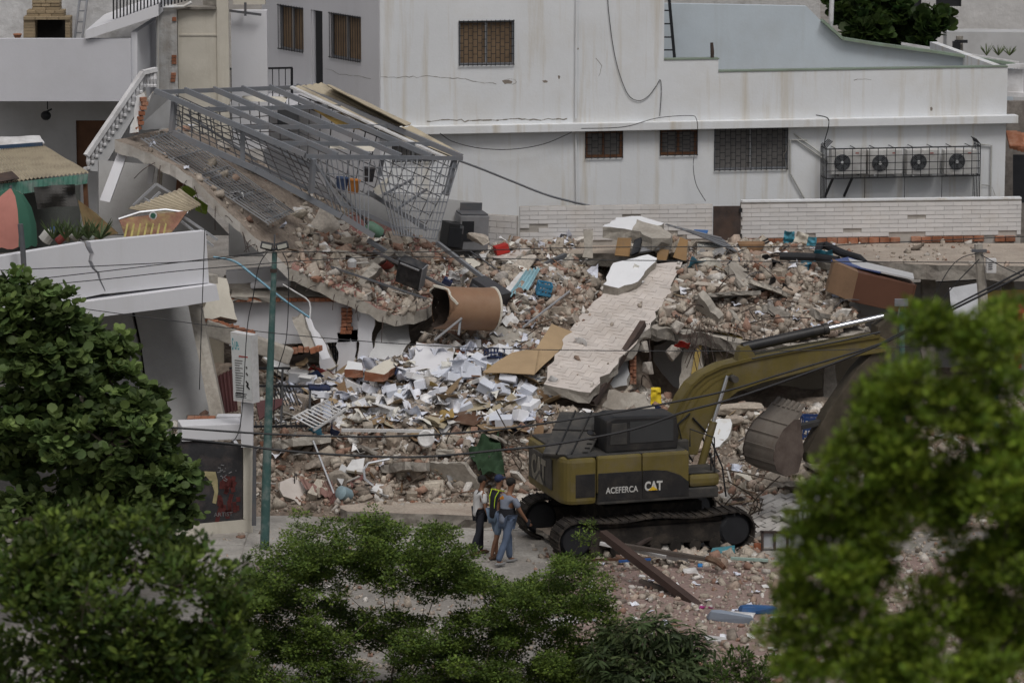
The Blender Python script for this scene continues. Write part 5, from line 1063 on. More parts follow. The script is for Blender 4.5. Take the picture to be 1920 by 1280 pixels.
# specific big pieces seen in the photograph: (x, y, width m, height m, depth, tilt, colour, label)
for (x, y, sx, sz, rz, ry, c, lab) in [
    (610, 440, .9, .9, 20, 62, (.50, .46, .41), 'large pale boulder of plastered masonry on the slab beside the lamp post'), (560, 408, .5, .25, 10, 5, (.4, .36, .3), 'dusty flat stone below the fallen grille'),
    (1385, 775, 1.1, .35, 10, -8, (.40, .35, .29), 'long rounded concrete log behind the boom cylinder'), (1360, 800, .7, .25, 15, -12, (.36, .31, .26), 'shorter concrete log below the long one'),
    (1130, 700, .0, .0, 0, 0, (0, 0, 0), ''), (1335, 540, .8, .22, 0, 3, (.42, .38, .33), 'flat rectangular concrete block on the debris mound'), (1480, 555, .5, .3, 0, 0, (.38, .31, .25), 'squared concrete block half plastered on the mound'),
    (610, 715, .6, .35, 20, -15, (.33, .29, .24), 'dark weathered concrete lump beside the railing'), (595, 875, .8, .25, 30, -18, (.30, .26, .22), 'slanting grey post stump in the lower heap'), (740, 840, .45, .5, 0, 0, (.30, .25, .2), 'brown rock in the lower centre of the heap'),
    (900, 455, .6, .3, 0, 4, (.42, .38, .33), 'pale block beside the steel stove'), (975, 505, .7, .3, 20, -30, (.45, .41, .36), 'tilted pale slab block behind the blue sheet'), (940, 530, .35, .3, 0, 0, (.42, .39, .36), 'white grey stone bag near the dark box'), (1320, 505, .7, .3, 0, 0, (.43, .41, .36), 'pale sandy boulder at the top of the mound'),
    (1240, 480, .4, .3, 0, 10, (.40, .36, .31), 'small rough block under the wooden boards on the pile'), (640, 905, .5, .3, 0, 10, (.3, .27, .23), 'grey boulder near the red sheets'), (1450, 905, .6, .4, 10, 8, (.40, .36, .31), 'pale boulder under the bucket'), (1500, 860, .6, .35, 10, -8, (.38, .33, .28), 'sandy boulder right of the bucket')]:
    if not sx: continue
    l, n_ = hit(x, y); m3_ = rot3(random.uniform(-10, 10), ry, rz); V, T = rocky(x*.37)
    o = MB().add([Vector(l)+Vector((0, 0, sz*.3))+m3_ @ Vector((v[0]*sx*1.15, v[1]*max(sx*.6, .3), v[2]*sz*1.15)) for v in V], T).build('boulder', RUBO, smooth=True, fix=False); o.color = (*c, 1); tag(o, lab, 'boulder')
for i, (x, y, r_) in enumerate([(1208, 650, .2), (1216, 690, .22), (1194, 640, .14), (1272, 612, .22), (1265, 660, .26)]):           # lumps hanging on bent rebar
    HG = thing('hanging_lump', ['pale concrete lump hanging on wires, upper one in the dark opening', 'round concrete lump hanging lowest in the dark opening', 'small concrete lump hanging beside a larger one', 'concrete lump stuck below the slab edge by the wire bundle', 'square white lump hanging by the red cloth'][i], 'concrete lump', W(x, y, 88.9))
    V, T = random.choice(LUMP); b = MB(); b.add([W(x, y, 88.9)+Vector((v[0]*r_*1.9, v[1]*r_*1.6, v[2]*r_*2.2)) for v in V], [tuple(t) for t in T.tolist()]); o = b.build('lump', RUBO, HG, bevel=.02); o.color = (.42, .39, .35, 1)
    for k in range(2): MB().tube([W(x+random.uniform(-4, 4), y-5, 88.9), W(x+random.uniform(-6, 6), y-20, 88.95), W(x+random.uniform(-8, 8), 606, 89.2)], .01, 4).build('wire', RUST, HG)
# papers
def papermesh(k):
    b = MB(); nz_ = random.uniform(.06, .22); q = [Vector((-.15, -.105, 0)), Vector((.15, -.105, 0)), Vector((.15, .105, 0)), Vector((-.15, .105, 0))]
    b.sheet(q, 4, 3, nz_, .002, k*3.1, sc=7); return b
pmz = []
for k in range(8):
    b = papermesh(k); me = bpy.data.meshes.new('paper_sheet'); me.from_pydata(b.v, [], b.f); me.materials.append(PAPER); pmz.append((me, (np.array(b.v), np.array([f for f in b.f]))))
def dpap(l):
    x, y = pix(l)
    if inside2(l, rp, cen, ex, ey) and abs((l-cen).dot(nrm)) < .1: return .01
    if 520 < x < 1030 and 660 < y < 800: return 1
    if 880 < x < 1010 and 560 < y < 680: return .25
    if 820 < x < 1130 and 450 < y < 540: return .15
    if 560 < x < 1000 and 800 < y < 850: return .12
    if x > 1560 and y < 530: return .004
    if x > 1240 and 470 < y < 620: return .04
    return .012
PCOL = [(.62, .65, .74), (.70, .72, .78), (.74, .74, .75), (.60, .60, .60), (.66, .65, .60), (.56, .60, .70)]
P = sample(300, BOX, .3, dpap); Q = quats(len(P), .6)
for i, p in enumerate(P):
    o = bpy.data.objects.new('paper_sheet', random.choice(pmz)[0]); COL.objects.link(o); s = random.uniform(.7, 1.8)
    o.matrix_world = Matrix.Translation(Vector(p)+Vector((0, 0, .09))) @ Matrix(Q[i].tolist()).to_4x4() @ Matrix.Diagonal((s, s, s, 1)); o.color = (*random.choice(PCOL), 1); tag(o, f'loose white paper sheet {zone(p)}', 'paper', 'papers scattered over the heap')
P = sample(750, BOX, .3, dpap); n = len(P); o = scat('paper_litter', [p[1] for p in pmz], P+np.array((0, 0, .08)), np.repeat(rng.uniform(.4, .95, n)[:, None], 3, 1), quats(n, .6), np.array(PCOL)[rng.integers(0, 6, n)], PAPERV); tag(o, 'torn paper scraps littering the heap', kind='stuff', cat='paper')
# white cartons and bundles
ci = 0
CART = [(762, 705), (775, 716), (810, 712), (830, 708), (850, 718), (790, 728), (735, 745), (752, 752), (820, 745), (868, 700), (880, 708), (905, 688), (922, 682), (935, 670), (898, 722), (912, 735), (938, 742), (955, 722), (982, 762), (996, 770), (975, 790), (945, 800), (990, 742), (660, 735), (645, 748), (700, 742), (560, 715), (578, 722), (600, 750), (680, 770), (720, 780), (850, 760), (870, 775), (905, 795), (925, 790), (640, 720)]
CW = mat('carton_white', (1, 1, 1), .8, .08, 3, .1, src='obj')
for i, (x, y) in enumerate(CART):

    l, n_ = hit(x, y); b = MB(); sz = (random.uniform(.28, .55), random.uniform(.2, .4), random.uniform(.1, .28)); m3_ = rot3(random.uniform(-28, 28), random.uniform(-28, 28), random.uniform(0, 180)); c = Vector(l)+Vector((0, 0, .12))
    b.box(c, sz, m3_); 
    if i % 3 == 0: b.box(c+m3_ @ Vector((0, sz[1]*.62, sz[2]*.48)), (sz[0], sz[1]*.5, .008), m3_ @ rot3(random.uniform(-40, 40)))
    o = b.build('white_carton', CW, bevel=.012); o.color = (*random.choice([(.66, .68, .74), (.72, .73, .76), (.62, .62, .62), (.58, .61, .68)]), 1); tag(o, f'white carton {"with an open flap " if i % 3 == 0 else ""}spilled {zone(l)}', 'carton', 'white cartons among the papers')
CBD = mat('cardboard', (1, 1, 1), .9, .15, 3, .2, src='obj')
for i in range(42):
    P1_ = hit(random.uniform(545, 1055), random.uniform(685, 838))[0]; s = random.uniform(.15, .4)
    m3_ = rot3(random.uniform(-40, 40), random.uniform(-40, 40), random.uniform(0, 360)); q = [Vector(P1_)+Vector((0, 0, .1))+m3_ @ Vector((a*s, b_*s*.7, 0)) for a, b_ in ((-1, -1), (1, -1), (1, 1), (-1, 1))]
    o = MB().sheet(q, 3, 3, .08, .006, i, sc=3).build('cardboard_piece', CBD); o.color = (*random.choice([(.24, .17, .10), (.30, .22, .13), (.20, .13, .075), (.36, .31, .22)]), 1); tag(o, f'bent brown cardboard flap {zone(P1_)}', 'cardboard', 'cardboard flaps in the heap')
# broken wall slabs, bent strips and rebar mixed into the heap
PXY = [(x, y) for x, y in [(560, 830), (650, 800), (690, 850), (760, 880), (560, 930), (840, 850), (860, 905), (930, 830), (700, 760), (540, 700), (600, 690), (720, 650), (960, 640), (985, 560), (1050, 500), (960, 480), (870, 500), (640, 480), (720, 500), (680, 530), (1330, 500), (1400, 530), (1460, 590), (1540, 590), (1330, 590), (1500, 500), (1220, 740), (1180, 770), (1390, 840), (1440, 780), (1480, 920), (1530, 880), (1400, 900), (1350, 560), (1270, 800), (1340, 820), (1440, 545), (1380, 600)]]
for i, (x, y) in enumerate(PXY):
    l, n_ = hit(x, y); s = random.uniform(.25, .6) if i % 3 else random.uniform(.6, .9); m3_ = rot3(random.gauss(0, 25), random.gauss(0, 25), random.uniform(0, 360)); k = random.choice([4, 5, 6]); pl_ = [Vector(l)+Vector((0, 0, .1))+m3_ @ Vector((s*random.uniform(.7, 1.2)*math.cos(t), s*.65*random.uniform(.7, 1.2)*math.sin(t), 0)) for t in np.linspace(0, 2*math.pi, k+1)[:-1]]
    mt, wd_ = random.choice([([CONC, CONCD], 'grey concrete'), ([WHITE, CONC], 'white plastered'), ([CREAM, CONC], 'cream plastered'), ([CONC, CONC], 'dusty concrete'), ([TILEF, CONC], 'pale tiled'), ([DUST, CONCD], 'brown dusty')])
    tag(MB().broken(pl_, random.uniform(.08, .2), .025, .12).build('slab_fragment', mt), f'{"long" if s > .45 else "short"} {wd_} slab fragment {zone(l)}', 'slab fragment', 'slab fragments in the heap')
for i in range(34):
    x, y = random.choice(PXY); l, _ = hit(x+random.uniform(-25, 25), y+random.uniform(-15, 15)); l = Vector(l)+Vector((0, 0, .05)); d = Vector((random.gauss(0, .4), random.gauss(0, .2), 0))
    cable('rebar_curl', f'thin bent rusty rod curling up {zone(l)}', [l, l+d+Vector((0, -.05, random.uniform(.1, .4))), l+d*2+Vector((random.gauss(0, .2), -.1, random.uniform(.0, .5)))], random.uniform(.008, .016), random.choice([RUST, STEELD, BARK]), 'rebar', 'bent rods in the heap', 4, 5)
RAGC = [('navy', (.02, .035, .09)), ('red', (.25, .03, .025)), ('white', (.55, .55, .55)), ('sky blue', (.08, .25, .36)), ('brown', (.12, .07, .045)), ('black', (.015, .015, .017)), ('ochre', (.35, .24, .08)), ('grey', (.22, .22, .22))]
for i in range(30):
    x, y = random.choice(PXY) if i % 2 else (random.uniform(540, 1000), random.uniform(690, 830)); l, _ = hit(x+random.uniform(-40, 40), y+random.uniform(-20, 20)); w_ = random.uniform(.14, .32); m3_ = rot3(random.gauss(0, 30), random.gauss(0, 30), random.uniform(0, 360)); nm_, cl = RAGC[i % 8]
    q = [Vector(l)+Vector((0, 0, .1))+m3_ @ Vector((a*w_, b_*w_*.7, 0)) for a, b_ in ((-1, -1), (1, -.9), (.9, 1), (-.8, .9))]; tag(MB().sheet(q, 7, 7, w_*.9, .008, i*1.7, sc=4).build('rag', paint('rag_'+nm_.replace(' ', '_'), cl, .85), smooth=True), f'crumpled {nm_} rag {zone(l)}', 'rag', 'rags in the heap')
for i in range(46):
    l, _ = hit(random.triangular(530, 1010, 800), random.uniform(665, 805)); w_ = random.uniform(.16, .3); m3_ = rot3(random.gauss(0, 25), random.gauss(0, 25), random.uniform(0, 360)); q = [Vector(l)+Vector((0, 0, .14))+m3_ @ Vector((a*w_, b_*w_*.75, 0)) for a, b_ in ((-1, -1), (1, -.9), (.9, 1), (-.8, .9))]; c = random.choice(PCOL)
    o = MB().sheet(q, 9, 9, w_*1.1, .006, i*2.3, sc=5).build('crumpled_sheet', PAPER, smooth=True); o.color = (*c, 1); tag(o, f'{"large" if w_ > .24 else "small"} crumpled white plastic sheet {zone(l)}', 'plastic sheet', 'crumpled white sheets among the papers')
n = 520; P = np.array([WZ(rng.uniform(1040, 1430), rng.normal(1046, 7), 0)[:] for _ in range(n)]); s = np.minimum(rng.lognormal(math.log(.1), .5, n), .3)
o = scat('track_debris', SHD_+BLK, P+np.c_[0*s, 0*s, s*.25], np.c_[s*1.5, s, s*.7], quats(n), cols_for(P), RUB); tag(o, 'broken stone pushed up along the excavator track', kind='stuff', cat='rubble')
# ================================================================== household things in the heap
def lay(name, label, spec, th, m, cat, amp=.02, nu=4, nv=4, seed=1., wave=None, sc=1.6, parent=None):
    o = MB().sheet(poly_pts(spec), nu, nv, amp, th, seed, wave, sc).build(name, m, parent, smooth=False); return tag(o, label, cat) if label else o
PLY = mat('plywood', (.36, .26, .155), .8, .1, 2, .1, 20, dirt=(.28, .2, .12), dirt_amt=.5)
lay('plywood_sheet', 'large bent tan plywood sheet lying against the tiled slab', [(1000, 704, 86.9), (1004, 655, 87.9), (1034, 608, 88.8), (1082, 627, 88.9)], .02, PLY, 'board', .04, 8, 8)
lay('plywood_sheet', 'curved lower plywood sheet ending in a point above the cartons', [(905, 698, 86.9), (960, 660, 87.7), (1010, 652, 87.8), (1002, 704, 86.8)], .02, PLY, 'board', .05, 8, 8, 3)
BRB = mat('brown_board', (.10, .052, .032), .6, .3, 2, .1, dirt=(.22, .17, .12), dirt_amt=.6, dirt_scale=2.5)
lay('brown_door_board', 'dark brown broken board standing askew in the papers', [(842, 790, 86), (888, 738, 87), (936, 765, 86.7), (890, 800, 85.8)], .03, BRB, 'board'); lay('framed_board', 'tan cardboard panel with dark edges upright among cartons', [(914, 726, 86.8), (930, 700, 87.2), (958, 745, 86.8), (946, 758, 86.6)], .03, PLY, 'board')
# brown tank
TK = thing('brown_tank', 'broken brown cylindrical water tank lying on its side', 'tank', W(860, 605, 88.2)); BT = mat('tank_brown', (.24, .14, .085), .5, .12, 1.5, .05, 20, dirt=(.30, .21, .14), dirt_amt=.5, dirt_scale=1.2)
a, e = W(806, 576, 88.0), W(926, 580, 88.7); ax = (e-a).normalized(); m = frame(ax); r_ = .50; vs, fs, n = [], [], 40; L_ = (e-a).length
for i in range(13):
    for j in range(n):
        t = i/12; th = 2*math.pi*j/n; cut = 0
        if i == 0: cut = .25+.16*math.sin(th*2+1)+.06*math.sin(th*7)
        if i == 1: cut = .12+.1*math.sin(th*2+1)
        rr = r_*(1 if i < 11 else (1.03 if i == 11 else .99)); vs.append(a+ax*(L_*t+cut)+m.col[1]*rr*math.cos(th)+m.col[2]*rr*math.sin(th))
for i in range(12):
    for j in range(n): fs.append((i*n+j, i*n+(j+1) % n, (i+1)*n+(j+1) % n, (i+1)*n+j))
k = len(vs); vs2 = [c+(v-c)*.94 for v in vs for c in [a+ax*((v-a).dot(ax))]]; fs2 = [tuple(k+q for q in f[::-1]) for f in fs]+[(j, k+j, k+(j+1) % n, (j+1) % n) for j in range(n)]+[tuple(12*n+j for j in range(n))]
bb = MB().add(vs+vs2, fs); bb.f += fs2; bb.m += [1]*(len(fs2)-1)+[0]; bb.build('shell', [BT, mat('tank_inside_shade', (.035, .025, .02), .9)], TK, smooth=True)  # inner face coloured near black to paint in the unlit inside
rg = MB(); rg.tube([e+m.col[1]*r_*1.02*math.cos(t)+m.col[2]*r_*1.02*math.sin(t)-ax*.04 for t in np.linspace(0, 6.283, 41)], .03, 6, cap=False); rg.build('rim', CREAM, TK)
rg = MB(); rg.tube([vs[j]+ax*.02 for j in range(2, 22)], .035, 5); rg.build('torn_edge', CREAM, TK)
# boxes: stove, oven, dark cabinet
def boxthing(name, label, cat, px, py, Y, size, eul, m, feats=(), bev=.02):
    c = W(px, py, Y); T = thing(name, label, cat, c-Vector((0, 0, size[2]/2))); m3_ = rot3(*eul); MB().box(c, size, m3_).build('body', m, T, bevel=bev)
    for fn, ctr, sz, fm in feats: MB().box(c+m3_ @ Vector([a*b_/2 for a, b_ in zip(ctr, size)]), sz, m3_).build(fn, fm, T, bevel=.008)
    return T
SS = mat('stainless', (.28, .285, .30), .45, .15, 2, .05, 20, metal=.4, dirt=(.2, .17, .14), dirt_amt=.4)
boxthing('steel_stove', 'grey steel kitchen range standing beside the tiled stub', 'stove', 884, 433, 94, (.72, .7, .85), (0, 2, 12), SS, [('hob', (0, 0, 1.06), (.68, .66, .04), STEELD), ('splash_panel', (.1, .9, 1.3), (.55, .04, .22), STEELD), ('oven_window', (-.45, -1.02, .1), (.3, .02, .5), BLACK)])
boxthing('dark_cupboard', 'black open oven carcass left of the steel range', 'oven', 848, 440, 93.8, (.42, .6, .62), (0, 8, 20), mat('soot_black', (.025, .025, .027), .5), [('door', (-.2, -1.1, -.1), (.34, .03, .48), BLACK), ('ring', (.5, -1.0, .55), (.1, .08, .2), STEELD)])
boxthing('black_oven', 'black tilted oven front lying on the red floor slab', 'oven', 771, 511, 89.1, (.62, .3, .62), (18, 18, -20), mat('oven_black', (.03, .031, .034), .4, .5, 5, .2, dirt=(.09, .085, .08), dirt_amt=.9, dirt_scale=4), [('side_strip', (1.02, 0, 0), (.03, .28, .6), SS), ('handle', (0, -1.15, .8), (.5, .04, .04), SS)])
boxthing('dark_cabinet', 'dark grey steel cabinet lying behind the brown tank', 'cabinet', 915, 555, 90, (.85, .55, .6), (0, 24, -35), mat('dark_cabinet', (.05, .05, .055), .5, .2, 3), [('drawer', (0, -1.02, .3), (.7, .02, .2), STEELD), ('handle', (0, -1.05, .5), (.2, .03, .03), SS)])
BC = thing('brown_cabinet', 'long reddish brown cabinet lying tilted below the blue panel', 'cabinet', W(1640, 580, 90)); CBm = mat('cabinet_brown', (.105, .048, .03), .5, .12, 1.5, .05)
c = W(1652, 545, 90.2); m3_ = rot3(0, 13, 4); MB().box(c, (1.42, .8, .72), m3_).build('side', CBm, BC, bevel=.015); 
f2 = [c+m3_ @ Vector((x, y, z)) for x, y, z in ((-.71, -.4, -.36), (-.71, -.4, .36), (-1.25, .1, .42), (-1.25, .1, -.3))]; MB().prism(f2, Vector((0, .5, 0))).build('front', mat('cabinet_tan', (.20, .125, .075), .6), BC); MB().box(c+m3_ @ Vector((.7, -.41, 0)), (.03, .03, .74), m3_).build('edge', CBm, BC)
lay('blue_board', 'blue topped board sliding off the brown cabinet', [(1558, 488, 90.6), (1650, 510, 90), (1668, 508, 91), (1590, 482, 91.8)], .03, paint('blue_panel', (.055, .09, .24)), 'board', .01); lay('grey_board', 'pale grey board lying on the brown cabinet', [(1600, 498, 90.4), (1714, 522, 89.8), (1712, 512, 90.8), (1590, 484, 91.6)], .04, GREYW, 'board', .01)
o = MB().tube([W(1462, 480, 92), W(1530, 482, 92), W(1572, 488, 91.6)], .1, 10).build('black_pipe', BLACK); tag(o, 'thick black pipe lying on the roof slab edge', 'pipe')
o = MB().tube([W(1532, 478, 92.4), W(1536, 462, 92.8), W(1548, 460, 92.9), W(1580, 475, 92.4), W(1612, 484, 92), W(1622, 492, 91.8)], [.09, .1, .1, .1, .09, .07], 10).build('black_pipe', BLACK); tag(o, 'bent black duct standing over the roof slab beside the blue panel', 'pipe')
def rag(name, label, px, py, Y, w, h, m, seed, tilt=30): 
    c = W(px, py, Y); m3_ = rot3(tilt, random.uniform(-20, 20), random.uniform(-30, 30)); q = [c+m3_ @ Vector(v) for v in ((-w/2, 0, -h/2), (w/2, 0, -h/2), (w/2*.8, .1, h/2), (-w/2*.9, .1, h/2))]
    return tag(MB().sheet(q, 8, 8, .28*w, .008, seed, sc=3/w if w < .6 else 4).build(name, m, smooth=True), label, 'cloth')
TQ = paint('turquoise', (.05, .26, .36), .6); CYB = paint('sky_blue', (.04, .24, .42), .5); RD = paint('red_cloth', (.40, .025, .02), .7); YLW = paint('flag_yellow', (.62, .46, .02), .7); NVY = paint('navy', (.015, .025, .07), .7); PNK = paint('pink_cloth', (.50, .06, .30), .7, dirt_amt=.1)
rag('blue_scrap', 'turquoise plastic scrap by the tiled wall right of the iron door', 1480, 447, 95.8, .3, .3, TQ, 1); rag('blue_scrap', 'second turquoise scrap beside the white sheet at the wall foot', 1522, 455, 95.6, .26, .2, TQ, 2); rag('blue_scrap', 'turquoise sheet wrapped on the black pipe', 1545, 482, 91.9, .5, .28, TQ, 3); rag('white_scrap', 'crumpled pale sheet between the two turquoise scraps', 1502, 450, 95.6, .35, .3, CREAM, 4)
rag('red_cloth', 'bright red cloth snagged on the hanging lump in the opening', 1281, 650, 88.7, .38, .2, RD, 5, 60); rag('colombian_style_flag' if False else 'flag', 'yellow blue and red flag draped on the bricks behind the boom', 1230, 745, 87.3, .26, .42, YLW, 6, 10); rag('flag_edge', 'blue and red corner cloth hanging below the yellow flag', 1228, 768, 87, .3, .12, NVY, 7); rag('flag_tail', 'small red cloth strip below the navy corner of the flag', 1219, 774, 86.9, .2, .06, RD, 8)
GT = mat('green_tarp', (.022, .048, .022), .85, .2, 2, .2, 12)
o = MB().sheet([W(878, 838, 84.7), W(935, 810, 85.1), W(948, 897, 83.9), W(906, 892, 83.8)], 30, 30, .30, .01, 4, sc=4.2).build('green_tarp', GT, smooth=True); tag(o, 'dark green tarpaulin hanging over the rubble behind the excavator', 'tarp')
rag('pink_cloth', 'magenta rag tied round the long brown beam', 1323, 1149, 75.1, .34, .22, PNK, 11)
rag('black_bag', 'crumpled black bag on top of the debris mound', 1445, 496, 92.2, .55, .3, mat('black_bag', (.012, .012, .014), .4), 12, 60); rag('black_cloth', 'black cloth lying on the front edge of the debris mound', 1330, 578, 90, .5, .25, MATS['black_bag'], 13, 75)
def crate(label, px, py, Y, w, d, h, m, eul):
    T = thing('plastic_crate', label, 'crate', W(px, py, Y)); c = W(px, py, Y); m3_ = rot3(*eul)
    MB().box(c+m3_ @ Vector((0, 0, -h/2)), (w, d, .02), m3_).build('base', m, T)
    for s in (-1, 1):
        for z in (-.4, 0, .45): MB().box(c+m3_ @ Vector((0, s*d/2, z*h)), (w, .02, h*.16), m3_).build('side_slat', m, T); MB().box(c+m3_ @ Vector((s*w/2, 0, z*h)), (.02, d, h*.16), m3_).build('side_slat', m, T)
        for k in range(5): MB().box(c+m3_ @ Vector((w*(k/4-.5), s*d/2, 0)), (.025, .024, h), m3_).build('rib', m, T)
        MB().box(c+m3_ @ Vector((s*w/2, 0, 0)), (.024, .03, h), m3_).build('rib', m, T)
    return T
crate('bright blue plastic basket on the heap behind the tank', 1020, 541, 90.4, .32, .26, .28, CYB, (10, 12, 10)); crate('navy plastic crate among the white cartons', 927, 664, 87.7, .36, .3, .24, NVY, (-20, 10, 30)); crate('blue plastic crate beside the bucket', 1520, 800, 86.6, .42, .32, .5, paint('crate_blue', (.02, .05, .16)), (5, 3, 10))
lay('blue_corrugated_sheet', 'light blue corrugated plastic sheet leaning on a block', [(950, 556, 90), (992, 540, 90.4), (1014, 502, 91.4), (985, 508, 91.3)], .015, paint('light_blue_sheet', (.28, .46, .52), .5), 'roof sheet', .02, 24, 4, 2, (4, .035))
lay('white_foam_sheet', 'white ribbed sheet edge beside the light blue corrugated plastic', [(938, 552, 90), (950, 556, 90), (985, 508, 91.3), (975, 510, 91.3)], .03, LWS, 'sheet', .02)
o = MB().box(W(940, 467, 93.6), (.34, .3, .22), rot3(0, -14, 15)).build('red_box', RD, bevel=.02); tag(o, 'red plastic box lying in front of the tiled stub', 'box')
GC = thing('gas_cylinder', 'pale green gas cylinder lying on the slab under the cage', 'gas cylinder', W(700, 434, 90.4)); c = W(701, 430, 90.4); ax = Vector((.8, .2, -.55)); MB().lathe(c-ax.normalized()*.2, ax, [(.03, -.02), (.11, 0), (.15, .08), (.15, .34), (.11, .42), (.04, .44)], 16).build('body', paint('cylinder_green', (.16, .30, .22), .5), GC, smooth=True); MB().lathe(c+ax.normalized()*.24, ax, [(.05, 0), (.05, .05)], 10).build('valve', STEELD, GC)
WB = thing('wheelbarrow', 'rusty wheelbarrow upside down on the roof slab by the iron door', 'wheelbarrow', W(1408, 482, 94.5)); c = W(1410, 462, 94.5)
MB().prism([c+Vector((-.36, -.25, .1)), c+Vector((.32, -.25, .1)), c+Vector((.2, -.25, -.14)), c+Vector((-.26, -.25, -.14))], (0, .5, 0)).build('tray', mat('barrow_rust', (.22, .13, .07), .8, .3, 3), WB, bevel=.02)
for s in (-.2, .2): rod('handle', BLACK, WB, c+Vector((-.3, s, -.2)), c+Vector((.42, s, .16)), .04); rod('leg', BLACK, WB, c+Vector((-.25, s, -.15)), c+Vector((-.3, s, -.36)), .05); rod('leg', BLACK, WB, c+Vector((.15, s, -.15)), c+Vector((.2, s, -.36)), .05)
MB().lathe(c+Vector((-.05, -.06, -.24)), (0, 1, 0), [(.13, 0), (.13, .1)], 16).build('wheel', BLACK, WB)
# wood and furniture on the pile in front of the tiled wall
CHB = paint('chipboard', (.24, .145, .065), .8)
for spec, lab, m_ in [([(1152, 480, 93), (1158, 447, 93.2), (1184, 447, 93.4), (1180, 482, 93)], 'orange brown chipboard panel standing under the white slab on the pile', CHB), ([(1232, 488, 92.8), (1236, 458, 93), (1256, 470, 92.9), (1250, 490, 92.7)], 'tan chipboard panel right of the broken frame on the pile', CHB), ([(1262, 484, 92.6), (1276, 446, 92.9), (1290, 452, 92.9), (1287, 492, 92.5)], 'orange chipboard panel standing at the right end of the pile', CHB), ([(1200, 475, 92.8), (1212, 444, 93.4), (1245, 450, 93.2), (1236, 470, 92.8)], 'broken grey appliance shell on the pile', SS), ([(1184, 480, 92.7), (1190, 452, 93), (1206, 446, 93.2), (1198, 474, 92.7)], 'dark slanted panel edge inside the pile', BLACK)]: lay('pile_board', lab, spec, .05, m_, 'board', .02)
TP = thing('patterned_tile_panel', 'small wall panel with ring patterned tiles on the pile', 'tiles', W(1335, 482, 93)); tq = poly_pts([(1306, 482, 92.6), (1356, 482, 92.7), (1352, 454, 93.6), (1308, 454, 93.5)]); MB().prism(tq, (0, .1, 0)).build('backing', MORTAR, TP); TT = mat('ring_tile', (.36, .35, .31), .6, .1, 4)
for i in range(4):
    for j in range(2):
        c = bil(tq, (i+.5)/4, (j+.5)/2); nn = (tq[1]-tq[0]).cross(tq[3]-tq[0]).normalized(); nn = nn if nn.y < 0 else -nn; t_ = piece('tile', TT, TP, c+nn*.01, (.15, .2, .02), Matrix(((tq[1]-tq[0]).normalized(), (tq[3]-tq[0]).normalized(), nn)).transposed()); t_b = MB().tube([c+nn*.022+(tq[1]-tq[0]).normalized()*.055*math.cos(a_)+(tq[3]-tq[0]).normalized()*.07*math.sin(a_) for a_ in np.linspace(0, 6.283, 15)], .008, 4, cap=False).build('ring', mat('ring_blue', (.10, .12, .16), .6), TP)
SP = thing('louvre_slats', 'stack of grey aluminium slats slid over the pile', 'slats', W(1320, 455, 93.6))
for i in range(11): rod('slat', [SS, STEELD, STEEL][i % 3], SP, W(1248+i*4, 428+i*1.2, 94-i*.05)+Vector((0, 0, .1)), W(1352+i*3, 446+i*2.6, 93.4-i*.05), .1, .02)
lay('blue_tray', 'blue flat lid on the aluminium slats', [(1298, 436, 93.9), (1326, 437, 93.9), (1328, 431, 94.3), (1302, 430, 94.3)], .02, paint('lid_blue', (.03, .12, .33)), 'lid', .005)
o = MB().broken(poly_pts([(1092, 482, 93.6), (1094, 434, 93.8), (1112, 432, 93.8), (1112, 484, 93.6)]), .3, .02, .2, down=(0, 1, 0)).build('stub_column', [CONC, CONCD]); tag(o, 'short grey concrete column stub left of the pile', 'column')
